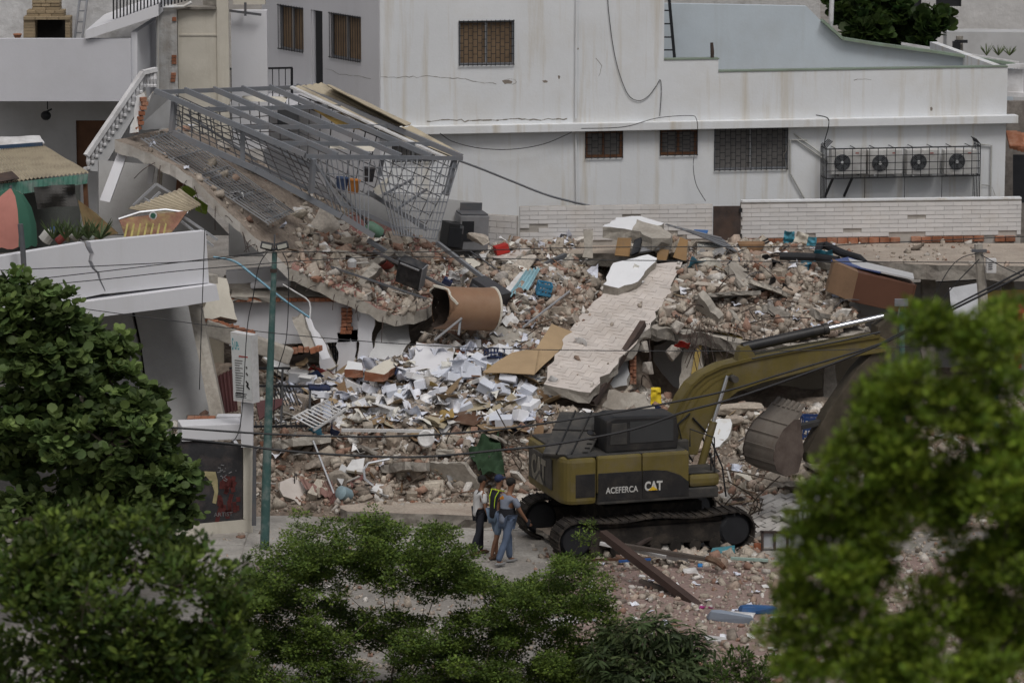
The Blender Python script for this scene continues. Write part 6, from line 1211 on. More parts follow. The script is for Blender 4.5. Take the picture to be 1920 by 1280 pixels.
# loose bars, pipes and beams: (a, b, width, height, material, label)
PIPE = paint('pvc_white', (.55, .55, .55), .5)
for (a, e, w_, h_, m_, lab, cat) in [
    ((1110, 757, 86.5), (1206, 606, 88.9), .14, .16, RUST, 'rusty steel channel leaning beside the tiled ramp slab', 'beam'), ((640, 806, 85.4), (812, 808, 85.4), .09, .07, PIPE, 'long white plastic window profile lying level on the heap', 'profile'), ((812, 806, 85.4), (806, 836, 85), .07, .07, PIPE, 'short end of the white window frame hanging down', 'profile'),
    ((980, 614, 88.6), (1068, 546, 90.2), .04, .04, AL, 'thin bright rod slanting over the brick debris', 'rod'), ((860, 628, 87.6), (864, 594, 87.9), .05, .05, STEEL, 'grey tube end below the tank', 'tube'), ((815, 637, 87.5), (866, 596, 87.8), .05, .04, AL, 'grey bar sticking out in front of the tank', 'bar'), ((587, 826, 85), (626, 925, 84), .04, .04, AL, 'thin pale rod slanting across the lower heap', 'rod'), ((530, 860, 84.6), (560, 818, 85.2), .05, .09, BRB, 'brown edge board slanting near the lamp post', 'board'),
    ((1000, 505, 92), (1060, 478, 93), .1, .1, STEELD, 'dark angle iron lying near the column stub', 'beam'), ((880, 470, 93), (1010, 560, 90), .03, .03, STEELD, 'thin dark bar across the debris by the cabinet', 'bar'), ((700, 470, 89.5), (880, 560, 89), .1, .06, STEELD, 'dark rail lying down the red floor slab', 'rail'), ((620, 500, 88.4), (800, 560, 88.3), .05, .05, STEELD, 'thin dark rail along the red slab front', 'rail'),
    ((690, 450, 90.5), (790, 515, 90), .12, .1, STEEL, 'grey steel rail lying under the cage end', 'rail'), ((820, 455, 92), (905, 520, 91), .09, .09, STEEL, 'grey channel lying from the cage corner to the papers', 'rail'), ((1130, 1000, 78.2), (1345, 1165, 75.0), .18, .16, mat('brown_beam', (.055, .036, .03), .6, .2, 2), 'long dark brown beam lying diagonally before the excavator', 'beam'), ((1200, 1088, 77), (1410, 1160, 75.2), .1, .08, mat('grey_wood', (.09, .075, .065), .8), 'grey weathered plank under the brown beam', 'plank'),
    ((1170, 1022, 79), (1350, 1052, 78.2), .12, .08, mat('grey_wood', (.09, .075, .065), .8), 'long bent grey trim strip near the tracks', 'strip'), ((1125, 1018, 79.2), (1270, 1048, 78.8), .09, .07, PIPE, 'white plastic strip in front of the tracks', 'strip'), ((1090, 1050, 78.4), (1220, 1046, 78.5), .06, .06, BRB, 'brown thin bar on the ground before the tracks', 'bar'), ((1250, 1040, 78.7), (1290, 1046, 78.6), .1, .1, PIPE, 'white pipe piece lying before the tracks', 'pipe'),
    ((1160, 1052, 78.2), (1220, 1048, 78.4), .05, .05, paint('rope_blue', (.03, .10, .30)), 'blue strip lying at the left of the white pipe', 'strip'), ((1370, 1046, 78.8), (1440, 1050, 78.7), .07, .06, paint('pale_green', (.30, .40, .36)), 'pale green pipe on the ground right of the teal bin', 'pipe'), ((1195, 1022, 79.3), (1232, 1000, 79.8), .1, .06, RUST, 'rusty plank end leaning on the track', 'plank')]:
    o = MB().bar(W(*a), W(*e), w_, h_).build('loose_'+cat, m_, bevel=.006); tag(o, lab, cat)
o = MB().tube([W(1326, 1046, 78.3), W(1345, 1052, 78.1), W(1358, 1064, 77.9)], [.07, .07, .05], 6).build('bent_strip', BRB); tag(o, 'curled brown end of the grey trim strip', 'strip')
o = MB().broken([WZ(x, y, .3) for x, y in [(636, 945), (760, 938), (930, 940), (1020, 936), (1012, 956), (900, 966), (760, 962), (650, 958)]], .32, .05, .3).build('kerb_slab', [DUST, CONCD]); tag(o, 'long pale concrete slab at the foot of the heap behind the men', 'slab')
slab('street_slab', 'thin cracked pavement slab tipped beside the track', [(1000, 985, 81.5), (1060, 962, 82.5), (1100, 975, 82), (1030, 1004, 80.7)], .12, [DUST, CONCD], .04)
# railings with black bars
RA = thing('black_railing', 'broken black metal railing before the sign and papers', 'railing', W(500, 800, 85.4))
for a, e in [((430, 690, 86.6), (545, 690, 86.6)), ((430, 723, 85.9), (600, 724, 85.9)), ((430, 800, 85.2), (585, 798, 85.2)), ((530, 692, 86.6), (526, 760, 86.2)), ((582, 724, 85.9), (580, 790, 85.4)), ((530, 724, 85.9), (527, 790, 85.4))]: rod('rail', BLACK, RA, W(*a), W(*e), .05)
for i in range(16): rod('baluster', BLACK, RA, W(432+i*9.4, 790, 85.3), W(434+i*9.4, 802, 85.2), .03)
for i in range(9): rod('baluster', BLACK, RA, W(500+i*6, 724, 86), W(515+i*6, 760, 85.6), .02)
LV = thing('white_louvre', 'white louvred shutter lying by the black railing', 'shutter', W(590, 790, 85.2))
for i in range(9): rod('slat', PIPE, LV, W(552+i*7, 782-i*3.5, 85.2+i*.08), W(590+i*6, 802-i*4.2, 84.9+i*.08), .06, .015)
rod('frame', PIPE, LV, W(548, 784, 85.2), W(615, 750, 86), .05); rod('frame', PIPE, LV, W(588, 806, 84.9), W(648, 766, 85.7), .05)
lay('dark_red_sheet', 'dark red corrugated sheet behind the shop sign', [(408, 705, 85.4), (440, 690, 85.6), (446, 770, 84.9), (418, 775, 84.8)], .02, mat('maroon', (.075, .03, .03), .7, .2), 'roof sheet', .01, 24, 3, 3, (5, .03)); lay('dark_red_sheet', 'folded dark red seat between the sign and lamp post', [(480, 755, 84.6), (530, 748, 84.8), (528, 760, 84.6), (486, 790, 84.2)], .05, MATS['maroon'], 'sheet', .05)
for i, sp_ in enumerate([[(560, 895, 84.4), (625, 925, 83.9), (618, 934, 83.9), (572, 915, 84.1)], [(600, 905, 84.3), (622, 900, 84.4), (632, 940, 83.8), (620, 945, 83.8)], [(660, 915, 84.2), (685, 895, 84.5), (680, 880, 84.7), (656, 905, 84.3)]]): lay('pink_roof_sheet', ['dusty pink corrugated strip fanning out in the lower heap', 'steep dusty pink strip beside the pale blue bottle', 'short pink corrugated strip leaning right of the pale blue bottle'][i], sp_, .015, mat('dusty_pink', (.25, .125, .115), .8, .2, 2, .1, dirt=(.3, .25, .2), dirt_amt=.6), 'roof sheet', .03, 20, 3, i, (4, .03))
BOT = paint('pale_blue_plastic', (.24, .33, .37), .4); o = MB().lathe(W(645, 925, 83.9), (-.5, -.6, .3), [(.05, -.2), (.14, -.17), (.16, 0), (.16, .12), (.1, .16)], 14).build('water_bottle', BOT, smooth=True); tag(o, 'pale blue plastic water bottle at the foot of the heap', 'bottle'); lay('grey_chair_back', 'grey plastic chair part standing above the bottle', [(628, 895, 84.4), (640, 872, 84.8), (652, 880, 84.7), (640, 912, 84.2)], .03, GREYW, 'chair', .05)
slab('white_tile_slab', 'flat white panel with rounded corner in the lower heap', [(694, 918, 84), (706, 905, 84.4), (736, 910, 84.3), (728, 930, 83.8)], .05, [LWS, GREYW], .01, 'panel'); slab('white_tile_slab', 'stained white tile slab upright behind the bent chrome frame', [(648, 880, 84.5), (660, 862, 84.9), (684, 858, 85), (680, 885, 84.5)], .06, [LWS, CREAM], .01, 'panel'); slab('white_tile_slab', 'white smooth board lying at the foot of the heap near the men', [(810, 882, 84.6), (818, 876, 84.8), (855, 886, 84.6), (850, 893, 84.4)], .08, [LWS, LWS], .0, 'panel')
o = MB().tube([W(730, 860, 84.6), W(690, 868, 84.4), W(682, 880, 84.3), (W(684, 898, 84)), W(700, 910, 83.9)], .03, 6).build('chrome_frame', AL); tag(o, 'bent chrome chair frame in the lower heap', 'frame')
o = MB().lathe(W(800, 822, 85), (-.2, -.9, .2), [(.02, -.05), (.17, -.03), (.2, .06), (.17, .08), (.02, .02)], 16).build('wash_basin', LWS, smooth=True); tag(o, 'white oval basin under the long white profile', 'basin'); o = MB().box(W(598, 726, 86), (.5, .34, .1), rot3(0, 5, 10)).build('stool_seat', NVY, bevel=.04); tag(o, 'navy cushioned stool seat on the black railing', 'stool')
o = MB().lathe(W(660, 500, 88.8), (0, -.1, 1), [(.1, 0), (.11, .14), (.05, .2), (.03, .22)], 12).build('plastic_jug', LWS, smooth=True); tag(o, 'small white plastic jug on the red floor slab', 'jug')
for (x, y, Y, lab, sx) in [(998, 592, 89.8, 'white plastic bundle on the brick slope below the blue basket', .35), (1088, 650, 88.3, 'torn white plastic film on the tiled ramp slab', .4), (850, 524, 89.6, 'white papers heap on the dark clutter behind the oven', .32), (1405, 880, 85.6, 'pale sack beneath the bucket', .35), (1370, 905, 85, 'dirty white plastic sack behind the track front', .3)]: rag('plastic_film', lab, x, y, Y, sx, sx, LWS, x*.1, 50)
boxthing('blue_bottle', 'navy jerrycan in the clutter behind the black oven', 'jerrycan', 836, 533, 89.6, (.22, .18, .3), (10, 30, 0), NVY, [('cap', (0, 0, 1.1), (.07, .07, .05), LWS)]); boxthing('yellow_insulation', 'yellow foam block behind the boom cylinder', 'foam', 1412, 792, 87.2, (.25, .2, .3), (0, 10, 20), paint('foam_yellow', (.45, .36, .16)), [('torn_corner', (.6, -.5, .9), (.12, .1, .08), YLW)])
# fallen white block wall beside the tracks
FBW = thing('fallen_block_wall', 'fallen slab of white painted blocks beside the excavator track', 'wall', WZ(1450, 1010, 0)); q = [W(1392, 1012, 81), W(1470, 1008, 81), W(1540, 930, 82.6), W(1440, 935, 83)]; nn = (q[1]-q[0]).cross(q[3]-q[0]).normalized(); nn = nn if nn.z > 0 else -nn; MB().broken(q, .14, .04).build('backing', [MORTAR, MORTAR], FBW); e1 = (q[1]-q[0]).normalized(); e1 = (q[2]-q[0]-(q[2]-q[0]).dot(nn)*nn).normalized(); e2 = nn.cross(e1); BLKW = mat('grey_white_block', (.40, .385, .365), .9, .15, 3, .5, 14, dirt=(.26, .22, .18), dirt_amt=.6, dirt_scale=2, rnd=.15); cq = sum(q, Vector())/4
for i in range(-8, 9):
    for j in range(-9, 10):
        c = cq+e1*((i+(.5 if j % 2 else 0))*.34)+e2*(j*.17)
        if inside2(c, q, cq, e1, e2) and random.random() > .06: piece('block', BLKW, FBW, c+nn*(.03+random.uniform(-.01, .03)), (.32, .15, .12), Matrix((e1, e2, nn)).transposed() @ rot3(random.gauss(0, 3), random.gauss(0, 3), random.gauss(0, 2)), 'brick')
GTE = thing('small_gate', 'rusty grey metal gate panel standing right of the fallen blocks', 'gate', WZ(1480, 1022, 0)); PGt = Pl(1480, 1000, 80.2, 5); MB().prism([PGt.p(x, y) for x, y in [(1430, 997), (1510, 1000), (1510, 1028), (1430, 1025)]], -PGt.n*.03).build('panel', mat('grey_sheet', (.36, .37, .39), .5), GTE)
for x in (1429, 1452, 1476, 1511): rod('upright', RUST, GTE, PGt.p(x, 994, .03), PGt.p(x, 1030, .03), .05)
rod('rail', RUST, GTE, PGt.p(1425, 996, .03), PGt.p(1515, 998, .03), .05); 
for i in range(5): rod('bar', STEELD, GTE, PGt.p(1490+i*9, 960, -.2), PGt.p(1490+i*9, 998, -.2), .03)
rod('bar', STEELD, GTE, PGt.p(1485, 960, -.2), PGt.p(1535, 962, -.2), .04)
lay('pale_slab_sheet', 'long pale board leaning over the fallen blocks', [(1462, 970, 81.6), (1540, 925, 82.4), (1560, 935, 82.2), (1490, 985, 81.2)], .06, GREYW, 'board', .01)
# ground litter in front
for (x, y, w, d, h, c, lab) in [(1335, 1030, .55, .3, .12, (.6, .6, .6), 'white broken box cover before the track front'), (1355, 1045, .5, .3, .2, (.06, .22, .27), 'teal plastic tub in front of the tracks'), (1295, 1072, .3, .25, .08, (.62, .62, .62), 'white open tray on the ground before the tracks'), (1290, 1050, .2, .2, .12, (.6, .6, .58), 'crumpled white cup piece near the white tray'), (1400, 1036, .26, .14, .14, (.33, .2, .13), 'tan hollow brick on the ground near the gate'), (1422, 1032, .2, .1, .16, (.36, .13, .07), 'orange brick standing by the gate'), (1313, 1062, .12, .1, .06, (.03, .2, .5), 'bright blue cap on the ground'), (1205, 1071, .1, .1, .06, (.6, .45, .03), 'yellow scrap on the ground left of the beam'), (1204, 1083, .14, .1, .05, (.62, .62, .62), 'small white scrap under the beam'), (1370, 1165, .9, .16, .18, (.24, .28, .34), 'grey blue curved trough at the lower end of the brown beam'), (1420, 1148, .7, .3, .14, (.03, .10, .25), 'blue tarp bundle at the right end of the street litter'), (1385, 1155, .6, .3, .08, (.6, .6, .6), 'white sheets at the foot of the brown beam'), (1345, 1205, .4, .3, .1, (.55, .55, .55), 'white slab piece in the lower street litter'), (1060, 1170, .6, .14, .14, (.58, .58, .56), 'white pipe section lying behind the acacia')]:
    l = WZ(x, y, 0); b = MB(); V, T = random.choice(BLK); m3_ = rot3(random.uniform(-8, 8), random.uniform(-8, 8), random.uniform(-25, 25)); b.add([l+Vector((0, 0, h*.45))+m3_ @ Vector((v[0]*w*1.25, v[1]*d*1.25, v[2]*h*1.2)) for v in V], [tuple(t) for t in T.tolist()]); o = b.build('litter_piece', paint('lit_%d_%d' % (x, y), c), bevel=.015); tag(o, lab, 'litter')
P = []
for i in range(60):
    p = WZ(random.uniform(1080, 1560), random.uniform(1035, 1240), 0); o = bpy.data.objects.new('paper_sheet', random.choice(pmz)[0]); COL.objects.link(o); o.matrix_world = Matrix.Translation(p+Vector((0, 0, .04))) @ rot3(random.gauss(0, 15), random.gauss(0, 15), random.uniform(0, 360)).to_4x4() @ Matrix.Diagonal((.6, .6, .6, 1)); o.color = (*random.choice(PCOL), 1); tag(o, f'white paper scrap on the street {"left of" if pix(p)[0] < 1250 else "right of"} the brown beam', 'paper', 'paper scraps on the street')
# dry roots, cables hanging from the broken slab edge
for i in range(26):
    x = random.choice([random.uniform(1285, 1320), random.uniform(1330, 1560)]); y = 600+random.uniform(0, 25); Y = 89; p = W(x, y, Y); q = [p, p+Vector((random.uniform(-.15, .15), -.25, -.2)), p+Vector((random.uniform(-.3, .3), -.3, -random.uniform(.4, 1.0)))]
    cable('bent_rebar', 'thin bent rebar or wire dangling from the broken slab edge', q, .009, RUST, 'rebar', 'wires dangling from the slab edge', 4, 4)
for i in range(24):
    l, _ = hit(random.uniform(940, 1010) if i % 2 else random.uniform(1370, 1440), random.uniform(830, 900) if i % 2 else random.uniform(960, 1015)); q = [Vector(l), Vector(l)+Vector((random.uniform(-.3, .3), -.1, random.uniform(.2, .4))), Vector(l)+Vector((random.uniform(-.6, .6), -.2, random.uniform(.3, .9)))]
    cable('dry_stick', 'dry bent stick poking out around the excavator', q, .014, BARK, 'stick', 'dry sticks around the excavator', 4, 4)
# ================================================================== excavator
HD = R(17.5); EO = Vector((2.87, 81.0, 0)); RZ = Matrix.Rotation(HD, 3, 'Z')
def L(x, y, z): return EO + RZ @ Vector((x, y, z))
EXC = thing('excavator', 'olive yellow tracked excavator with raised hood parked before the heap', 'excavator', EO)
OLV = mat('dirty_olive_yellow', (.125, .098, .024), .6, .2, 1.2, .12, 18, dirt=(.135, .112, .075), dirt_amt=.75, dirt_scale=2.2, streak=(.07, .058, .04), streak_amt=.5, spec=.4)
BLKP = mat('dull_black_paint', (.016, .016, .017), .5, .3, 2, .1, 18, dirt=(.055, .048, .04), dirt_amt=.6, dirt_scale=2.5, spec=.4)
DGREY = mat('dusty_black', (.045, .044, .042), .6, .3, 2, .2, 14, dirt=(.10, .088, .072), dirt_amt=.7, dirt_scale=2)
TRK = mat('muddy_track', (.022, .019, .017), .9, .3, 3, .4, 14, dirt=(.08, .065, .05), dirt_amt=.7, dirt_scale=3)
BKT = mat('worn_bucket_steel', (.17, .15, .13), .7, .25, 2, .2, 16, dirt=(.09, .065, .05), dirt_amt=.7, dirt_scale=2, streak=(.24, .22, .19), streak_amt=.5)
CHR = mat('chrome_rod', (.62, .63, .66), .22, .05, 3, 0, metal=.9)
def lb(name, x0, x1, y0, y1, z0, z1, m, parent=EXC, bev=.03): return MB().box(L((x0+x1)/2, (y0+y1)/2, (z0+z1)/2), (x1-x0, y1-y0, z1-z0), RZ).build(name, m, parent, bevel=bev)
def plan(name, pts, z0, z1, m, bev=.05): return MB().prism([L(x, y, z0) for x, y in pts], (0, 0, z1-z0)).build(name, m, EXC, bevel=bev)
hw_ = 1.35; arc = [(-2.3+.26*(1-math.cos(t)), -hw_+.36*(1-math.sin(t))) for t in np.linspace(math.pi/2, 0, 6)]
rear = [(-1.56, -hw_)]+arc+[(x, -y) for x, y in arc[::-1]]+[(-1.56, hw_)]
plan('counterweight', rear, 1.24, 2.24, OLV, .09)
lb('side_housing', -1.55, -.55, -hw_, hw_, 1.45, 2.26, OLV, bev=.05); lb('front_housing', -.54, .52, -hw_+.01, hw_-.01, 1.45, 2.26, OLV, bev=.06)
lb('deck_skirt', -1.54, 1.18, -hw_-.005, hw_, 1.22, 1.45, DGREY, bev=.03); lb('step_box', .53, 1.22, -hw_+.02, -.5, 1.46, 1.72, OLV, bev=.08); lb('step_plate', .5, 1.25, -hw_+.1, -.5, 1.73, 1.77, DGREY, bev=.01)
lb('side_stripe', -1.53, -.55, -hw_-.014, -hw_, 1.30, 1.90, BLKP, bev=.004); lb('louvre_panel', -2.03, -1.6, -hw_-.006, -hw_+.03, 1.40, 1.90, BLKP, bev=.004)
st = [(-.54, 1.30), (.5, 1.30), (.5, 1.6), (.3, 1.76), (0, 1.87), (-.3, 1.9), (-.54, 1.9)]; MB().prism([L(x, -hw_-.004, z) for x, z in st], RZ @ Vector((0, -.012, 0))).build('logo_stripe', BLKP, EXC)
LTW = mat('decal_white', (.50, .50, .48), .6, .2, 3); LTY = mat('decal_yellow', (.60, .38, .02), .6)
textmesh('lettering', 'ACEFERCA', LTW, EXC, L(-1.36, -hw_-.018, 1.46), RZ @ Vector((1, 0, 0)), (0, 0, 1), .185, .003, .003).scale.x = .80
textmesh('logo', 'CAT', LTW, EXC, L(-.5, -hw_-.022, 1.47), RZ @ Vector((1, 0, 0)), (0, 0, 1), .27, .003, .010).scale.x = .75
MB().prism([L(-.42, -hw_-.03, 1.47), L(-.20, -hw_-.03, 1.47), L(-.31, -hw_-.03, 1.56)], RZ @ Vector((0, -.005, 0))).build('logo_triangle', LTY, EXC)
lb('rear_panel', -2.335, -2.29, -.62, .95, 1.44, 2.10, DGREY, bev=.02)
LTR = mat('decal_faded', (.20, .185, .15), .8, .3, 3)
o = textmesh('logo', 'CAT', LTR, EXC, L(-2.345, .72, 1.50), RZ @ Vector((0, -1, 0)), (0, 0, 1), .70, .004, .03); o.scale.x = .70
MB().prism([L(-2.352, .50, 1.46), L(-2.352, -.28, 1.46), L(-2.352, .12, 1.74)], RZ @ Vector((-.004, 0, 0))).build('logo_triangle', DGREY, EXC)
MB().prism([L(-2.358, .36, 1.46), L(-2.358, -.14, 1.46), L(-2.358, .12, 1.66)], RZ @ Vector((-.004, 0, 0))).build('logo_triangle', LTR, EXC)
lb('engine_bay', -2.18, .45, -1.27, 1.25, 2.23, 2.29, DGREY, bev=.03)
cabp = [(-1.30, 2.28), (.30, 2.28), (.34, 2.6), (.28, 3.02), (-1.1, 3.06), (-1.3, 2.98)]
cb = MB().prism([L(x, -1.2, z) for x, z in cabp], RZ @ Vector((0, .85, 0))).build('cab', BLKP, EXC, bevel=.05); MB().prism([L(-.78, -1.212, z) if i in (0, 3) else L(.2, -1.212, z) for i, z in enumerate((2.48, 2.48, 2.94, 2.94))], RZ @ Vector((0, .02, 0))).build('window', GLASS, cb); MB().prism([L(-1.22, -1.212, 2.46), L(-.84, -1.212, 2.46), L(-.84, -1.212, 2.92), L(-1.18, -1.212, 2.92)], RZ @ Vector((0, .02, 0))).build('access_panel', DGREY, cb, bevel=.015)
hq = [W(1017, 850, 79.25), W(1104, 853, 79.45), W(1146, 772, 80.9), W(1050, 770, 80.6)]; hn = (hq[1]-hq[0]).cross(hq[3]-hq[0]).normalized(); hn = hn if hn.y < 0 else -hn
hd = MB().prism(hq, -hn*.14).build('raised_hood', DGREY, EXC, bevel=.045)
for t in (.3, .62): rod('rib', BLKP, hd, lerp(hq[0], hq[1], t)+hn*.01, lerp(hq[3], hq[2], t)+hn*.01, .03, .03)
rod('rib', BLKP, hd, lerp(hq[0], hq[3], .55)+hn*.01, lerp(hq[1], hq[2], .55)+hn*.01, .02, .03)
for i in range(9): rod('grille_bar', BLKP, hd, lerp(lerp(hq[1], hq[2], .05+i*.1), lerp(hq[0], hq[3], .05+i*.1), .05)+hn*.015, lerp(lerp(hq[1], hq[2], .05+i*.1), lerp(hq[0], hq[3], .05+i*.1), .16)+hn*.015, .03, .02)
MB().lathe(lerp(lerp(hq[0], hq[1], .8), lerp(hq[3], hq[2], .8), .5)+hn*.0, hn, [(.07, 0), (.07, .02)], 14).build('exhaust_hole', BLACK, hd)
# undercarriage
lb('car_body', -1.2, 1.0, -.85, .85, .45, 1.05, TRK); MB().lathe(L(0, 0, .95), (0, 0, 1), [(.6, 0), (.6, .3)], 28).build('swing_ring', TRK, EXC)
smu = MB().box((0, 0, 0), (1, 1, 1)).box((.25, 0, .9), (.14, 1, 1.0)); sme = bpy.data.meshes.new('shoe'); sme.from_pydata(smu.v, [], smu.f); sme.materials.append(TRK)
for sd, yc in (('near', -1.2), ('far', 1.2)):
    x0, x1, r_ = -2.03, 1.55, .42; pts = []
    for t in np.linspace(x0, x1, 20): pts.append((t, .06))
    for t in np.linspace(-math.pi/2, math.pi/2, 9)[1:-1]: pts.append((x1+r_*math.cos(t), .06+r_+r_*math.sin(t)))
    for t in np.linspace(x1, x0, 20): u = (t-x0)/(x1-x0); pts.append((t, .06+2*r_-.06*math.sin(u*math.pi*2)**2))
    for t in np.linspace(math.pi/2, 1.5*math.pi, 9)[1:-1]: pts.append((x0+r_*math.cos(t), .06+r_+r_*math.sin(t)))
    tf = MB().box(L((x0+x1)/2, yc, .48), (x1-x0-.15, .34, .42), RZ).box(L((x0+x1)/2, yc, .74), (x1-x0-.5, .22, .1), RZ).build('track', TRK, EXC, bevel=.03)
    for x in (x0, x1): MB().lathe(L(x, yc-.2, .06+r_), RZ @ Vector((0, 1, 0)), [(.1, -.02), (.3, -.02), (.36, .04), (.36, .36), (.1, .4)], 20).build('sprocket', BLACK, tf)
    for i in range(7): MB().lathe(L(lerp(x0+.45, x1-.45, i/6), yc-.2, .22), RZ @ Vector((0, 1, 0)), [(.13, 0), (.13, .4)], 12).build('roller', TRK, tf)
    n = len(pts)
    for i in range(n):
        a, c_ = pts[i], pts[(i+1) % n]; d = Vector((c_[0]-a[0], 0, c_[1]-a[1])); ln = d.length
        if ln < .01: continue
        d.normalize(); nn_ = Vector((d.z, 0, -d.x)); m_ = RZ @ Matrix((d, d.cross(nn_)*-1, nn_)).transposed(); place('shoe', sme, tf, M4(L((a[0]+c_[0])/2, yc, (a[1]+c_[1])/2), (ln*.93, .6, .035), m_))
# boom
PBM = Pl.__new__(Pl); PBM.o = EO.copy(); PBM.u = RZ @ Vector((1, 0, 0)); PBM.n = RZ @ Vector((0, -1, 0))
bo = [(1228, 848), (1240, 812), (1255, 782), (1272, 745), (1290, 718), (1312, 699), (1345, 683), (1400, 669), (1480, 653), (1560, 639), (1640, 626), (1656, 634), (1652, 656), (1600, 664), (1500, 693), (1420, 714), (1375, 730), (1345, 754), (1322, 787), (1308, 820), (1300, 848)]
bp_ = [PBM.p(x, y, .27) for x, y in bo]; bm_o = MB().prism(bp_, -PBM.n*.54).build('boom', OLV, EXC, bevel=.018)
for i in range(1, 10):
    for dd in (.30,): pass
b = MB(); tp = [PBM.p(x, y, .285) for x, y in bo[:11]]
for i in range(10): b.bar(tp[i], tp[i+1], .05, .06)
b.build('edge_weld', mat('olive_dark', (.10, .078, .02), .6), bm_o)
b = MB(); tp = [PBM.p(x+10, y+7, .275) for x, y in bo[:7]]
for i in range(6): b.bar(tp[i], tp[i+1], .012, .03)
tp = [PBM.p(x+20, y+12, .275) for x, y in bo[:7]]
for i in range(6): b.bar(tp[i], tp[i+1], .012, .03)
b.build('weld_line', MATS['olive_dark'], bm_o)
def cyl(name, a, b_, r, m, n=14): return MB().tube([a, b_], r, n).build(name, m, EXC, smooth=True)
cyl('cylinder_barrel', PBM.p(1392, 652, 0), PBM.p(1548, 617, 0), .115, BLKP); cyl('cylinder_collar', PBM.p(1543, 618, 0), PBM.p(1552, 616, 0), .13, BLKP); cyl('cylinder_rod', PBM.p(1548, 617, 0), PBM.p(1656, 593, 0), .06, CHR)
MB().prism([PBM.p(x, y, .12) for x, y in [(1378, 675), (1385, 650), (1400, 645), (1415, 668)]], -PBM.n*.24).build('cylinder_bracket', OLV, EXC)
PN = PBM.off(.36); cyl('cylinder_rod', PN.p(1364, 704, 0), PN.p(1336, 795, 0), .045, CHR); cyl('cylinder_barrel', PN.p(1338, 790, 0), PN.p(1312, 882, 0), .085, OLV); cyl('boom_pin', PBM.p(1364, 704, .5), PBM.p(1364, 704, -.5), .075, DGREY)
PF2 = PBM.off(-.36); cyl('cylinder_rod', PF2.p(1364, 704, 0), PF2.p(1336, 795, 0), .045, CHR); cyl('cylinder_barrel', PF2.p(1338, 790, 0), PF2.p(1312, 882, 0), .085, OLV)
sk_ = [(1640, 610), (1668, 588), (1676, 600), (1674, 650), (1640, 690), (1590, 790), (1540, 868), (1512, 866), (1506, 845), (1545, 770), (1600, 690), (1634, 655)]
MB().prism([PBM.p(x, y, .2) for x, y in sk_], -PBM.n*.4).build('stick', mat('dark_stick', (.06, .05, .035), .7, .3, 2, .2, dirt=(.11, .09, .07), dirt_amt=.6, dirt_scale=2), EXC, bevel=.02)
cyl('bucket_cylinder_rod', PBM.p(1582, 800, .05), PBM.p(1545, 862, .05), .05, CHR); cyl('bucket_cylinder', PBM.p(1640, 700, .05), PBM.p(1580, 803, .05), .09, BLKP)
BKo = thing('b', None, None); bpy.data.objects.remove(BKo)
wv = Vector((-.52, .85, 0))*1.1; PBK = Pl.__new__(Pl); a = R(31); PBK.u = Vector((math.cos(a), math.sin(a), 0)); PBK.n = Vector((math.sin(a), -math.cos(a), 0)); PBK.o = PBM.p(1500, 830)-wv*.5
pr = [(1503, 768), (1489, 786), (1468, 806), (1455, 830), (1449, 858), (1455, 882), (1474, 893), (1496, 885)]
pin = [(1505, 776), (1492, 792), (1473, 812), (1461, 832), (1455, 857), (1460, 877), (1475, 886), (1492, 880)]
P0 = [PBK.p(x, y) for x, y in pr]; P1_ = [PBK.p(x, y) for x, y in pin]; n = len(pr); vs = P0+P1_+[p+wv for p in P0]+[p+wv for p in P1_]; fs = []
for i in range(n-1): fs += [(i, i+1, 2*n+i+1, 2*n+i), (n+i, 3*n+i, 3*n+i+1, n+i+1), (i, n+i, n+i+1, i+1), (2*n+i, 2*n+i+1, 3*n+i+1, 3*n+i)]
fs += [(0, 2*n, 3*n, n), (n-1, 2*n-1, 4*n-1, 3*n-1)]
bk_o = MB().add(vs, fs).build('bucket', BKT, EXC, smooth=True)
sp_ = [PBK.p(x, y) for x, y in pr[1:]+[(1506, 846), (1502, 806), (1500, 786)]]
for d in (0, 1): MB().prism([p+wv*d+(PBK.n*.02 if d == 0 else -PBK.n*.02) for p in sp_], -PBK.n*.03).build('side_plate', mat('bucket_side', (.09, .068, .058), .75, .3, 2, .2, dirt=(.15, .13, .11), dirt_amt=.5, dirt_scale=2), bk_o)
for k in range(6):
    c = lerp(P0[0], P0[0]+wv, (k+.3)/6); u_ = (P0[0]-P0[1]).normalized(); MB().hexa([c-u_*.08+wv*s*.05+PBK.u*0+t for t in (Vector((0, 0, 0)), Vector((.04, .02, -.05))) for s in (-1, 1)]+[c+u_*.16+wv*s*.03+t for t in (Vector((0, 0, 0)), Vector((.02, .01, -.02))) for s in (-1, 1)]).build('tooth', BKT, bk_o) if False else rod('tooth', BKT, bk_o, c-u_*.06, c+u_*.15, .10, .05)
for t in (1.6, 2.6, 3.5, 4.4): i = int(t); p = lerp(P0[i], P0[i+1], t-i); rod('wear_strip', BKT, bk_o, p-wv*.01, p+wv*1.01, .03, .06)
rod('bucket_link', DGREY, EXC, PBM.p(1500, 800), PBM.p(1540, 790), .2, .1); rod('bucket_link', DGREY, EXC, PBM.p(1540, 795), PBM.p(1560, 835), .14, .1)
b = MB()
for s in (.3, -.3): b.tube([PBM.p(x, y, s) for x, y in [(1285, 770), (1262, 790), (1272, 830), (1290, 860)]], .02, 5); b.tube([PBM.p(x, y, s) for x, y in [(1290, 778), (1320, 810), (1345, 870), (1352, 925)]], .02, 5)
b.tube([PBM.p(x, y, .3) for x, y in [(1400, 668), (1480, 652), (1570, 634), (1640, 618)]], .022, 5); b.build('hydraulic_hose', BLACK, EXC)
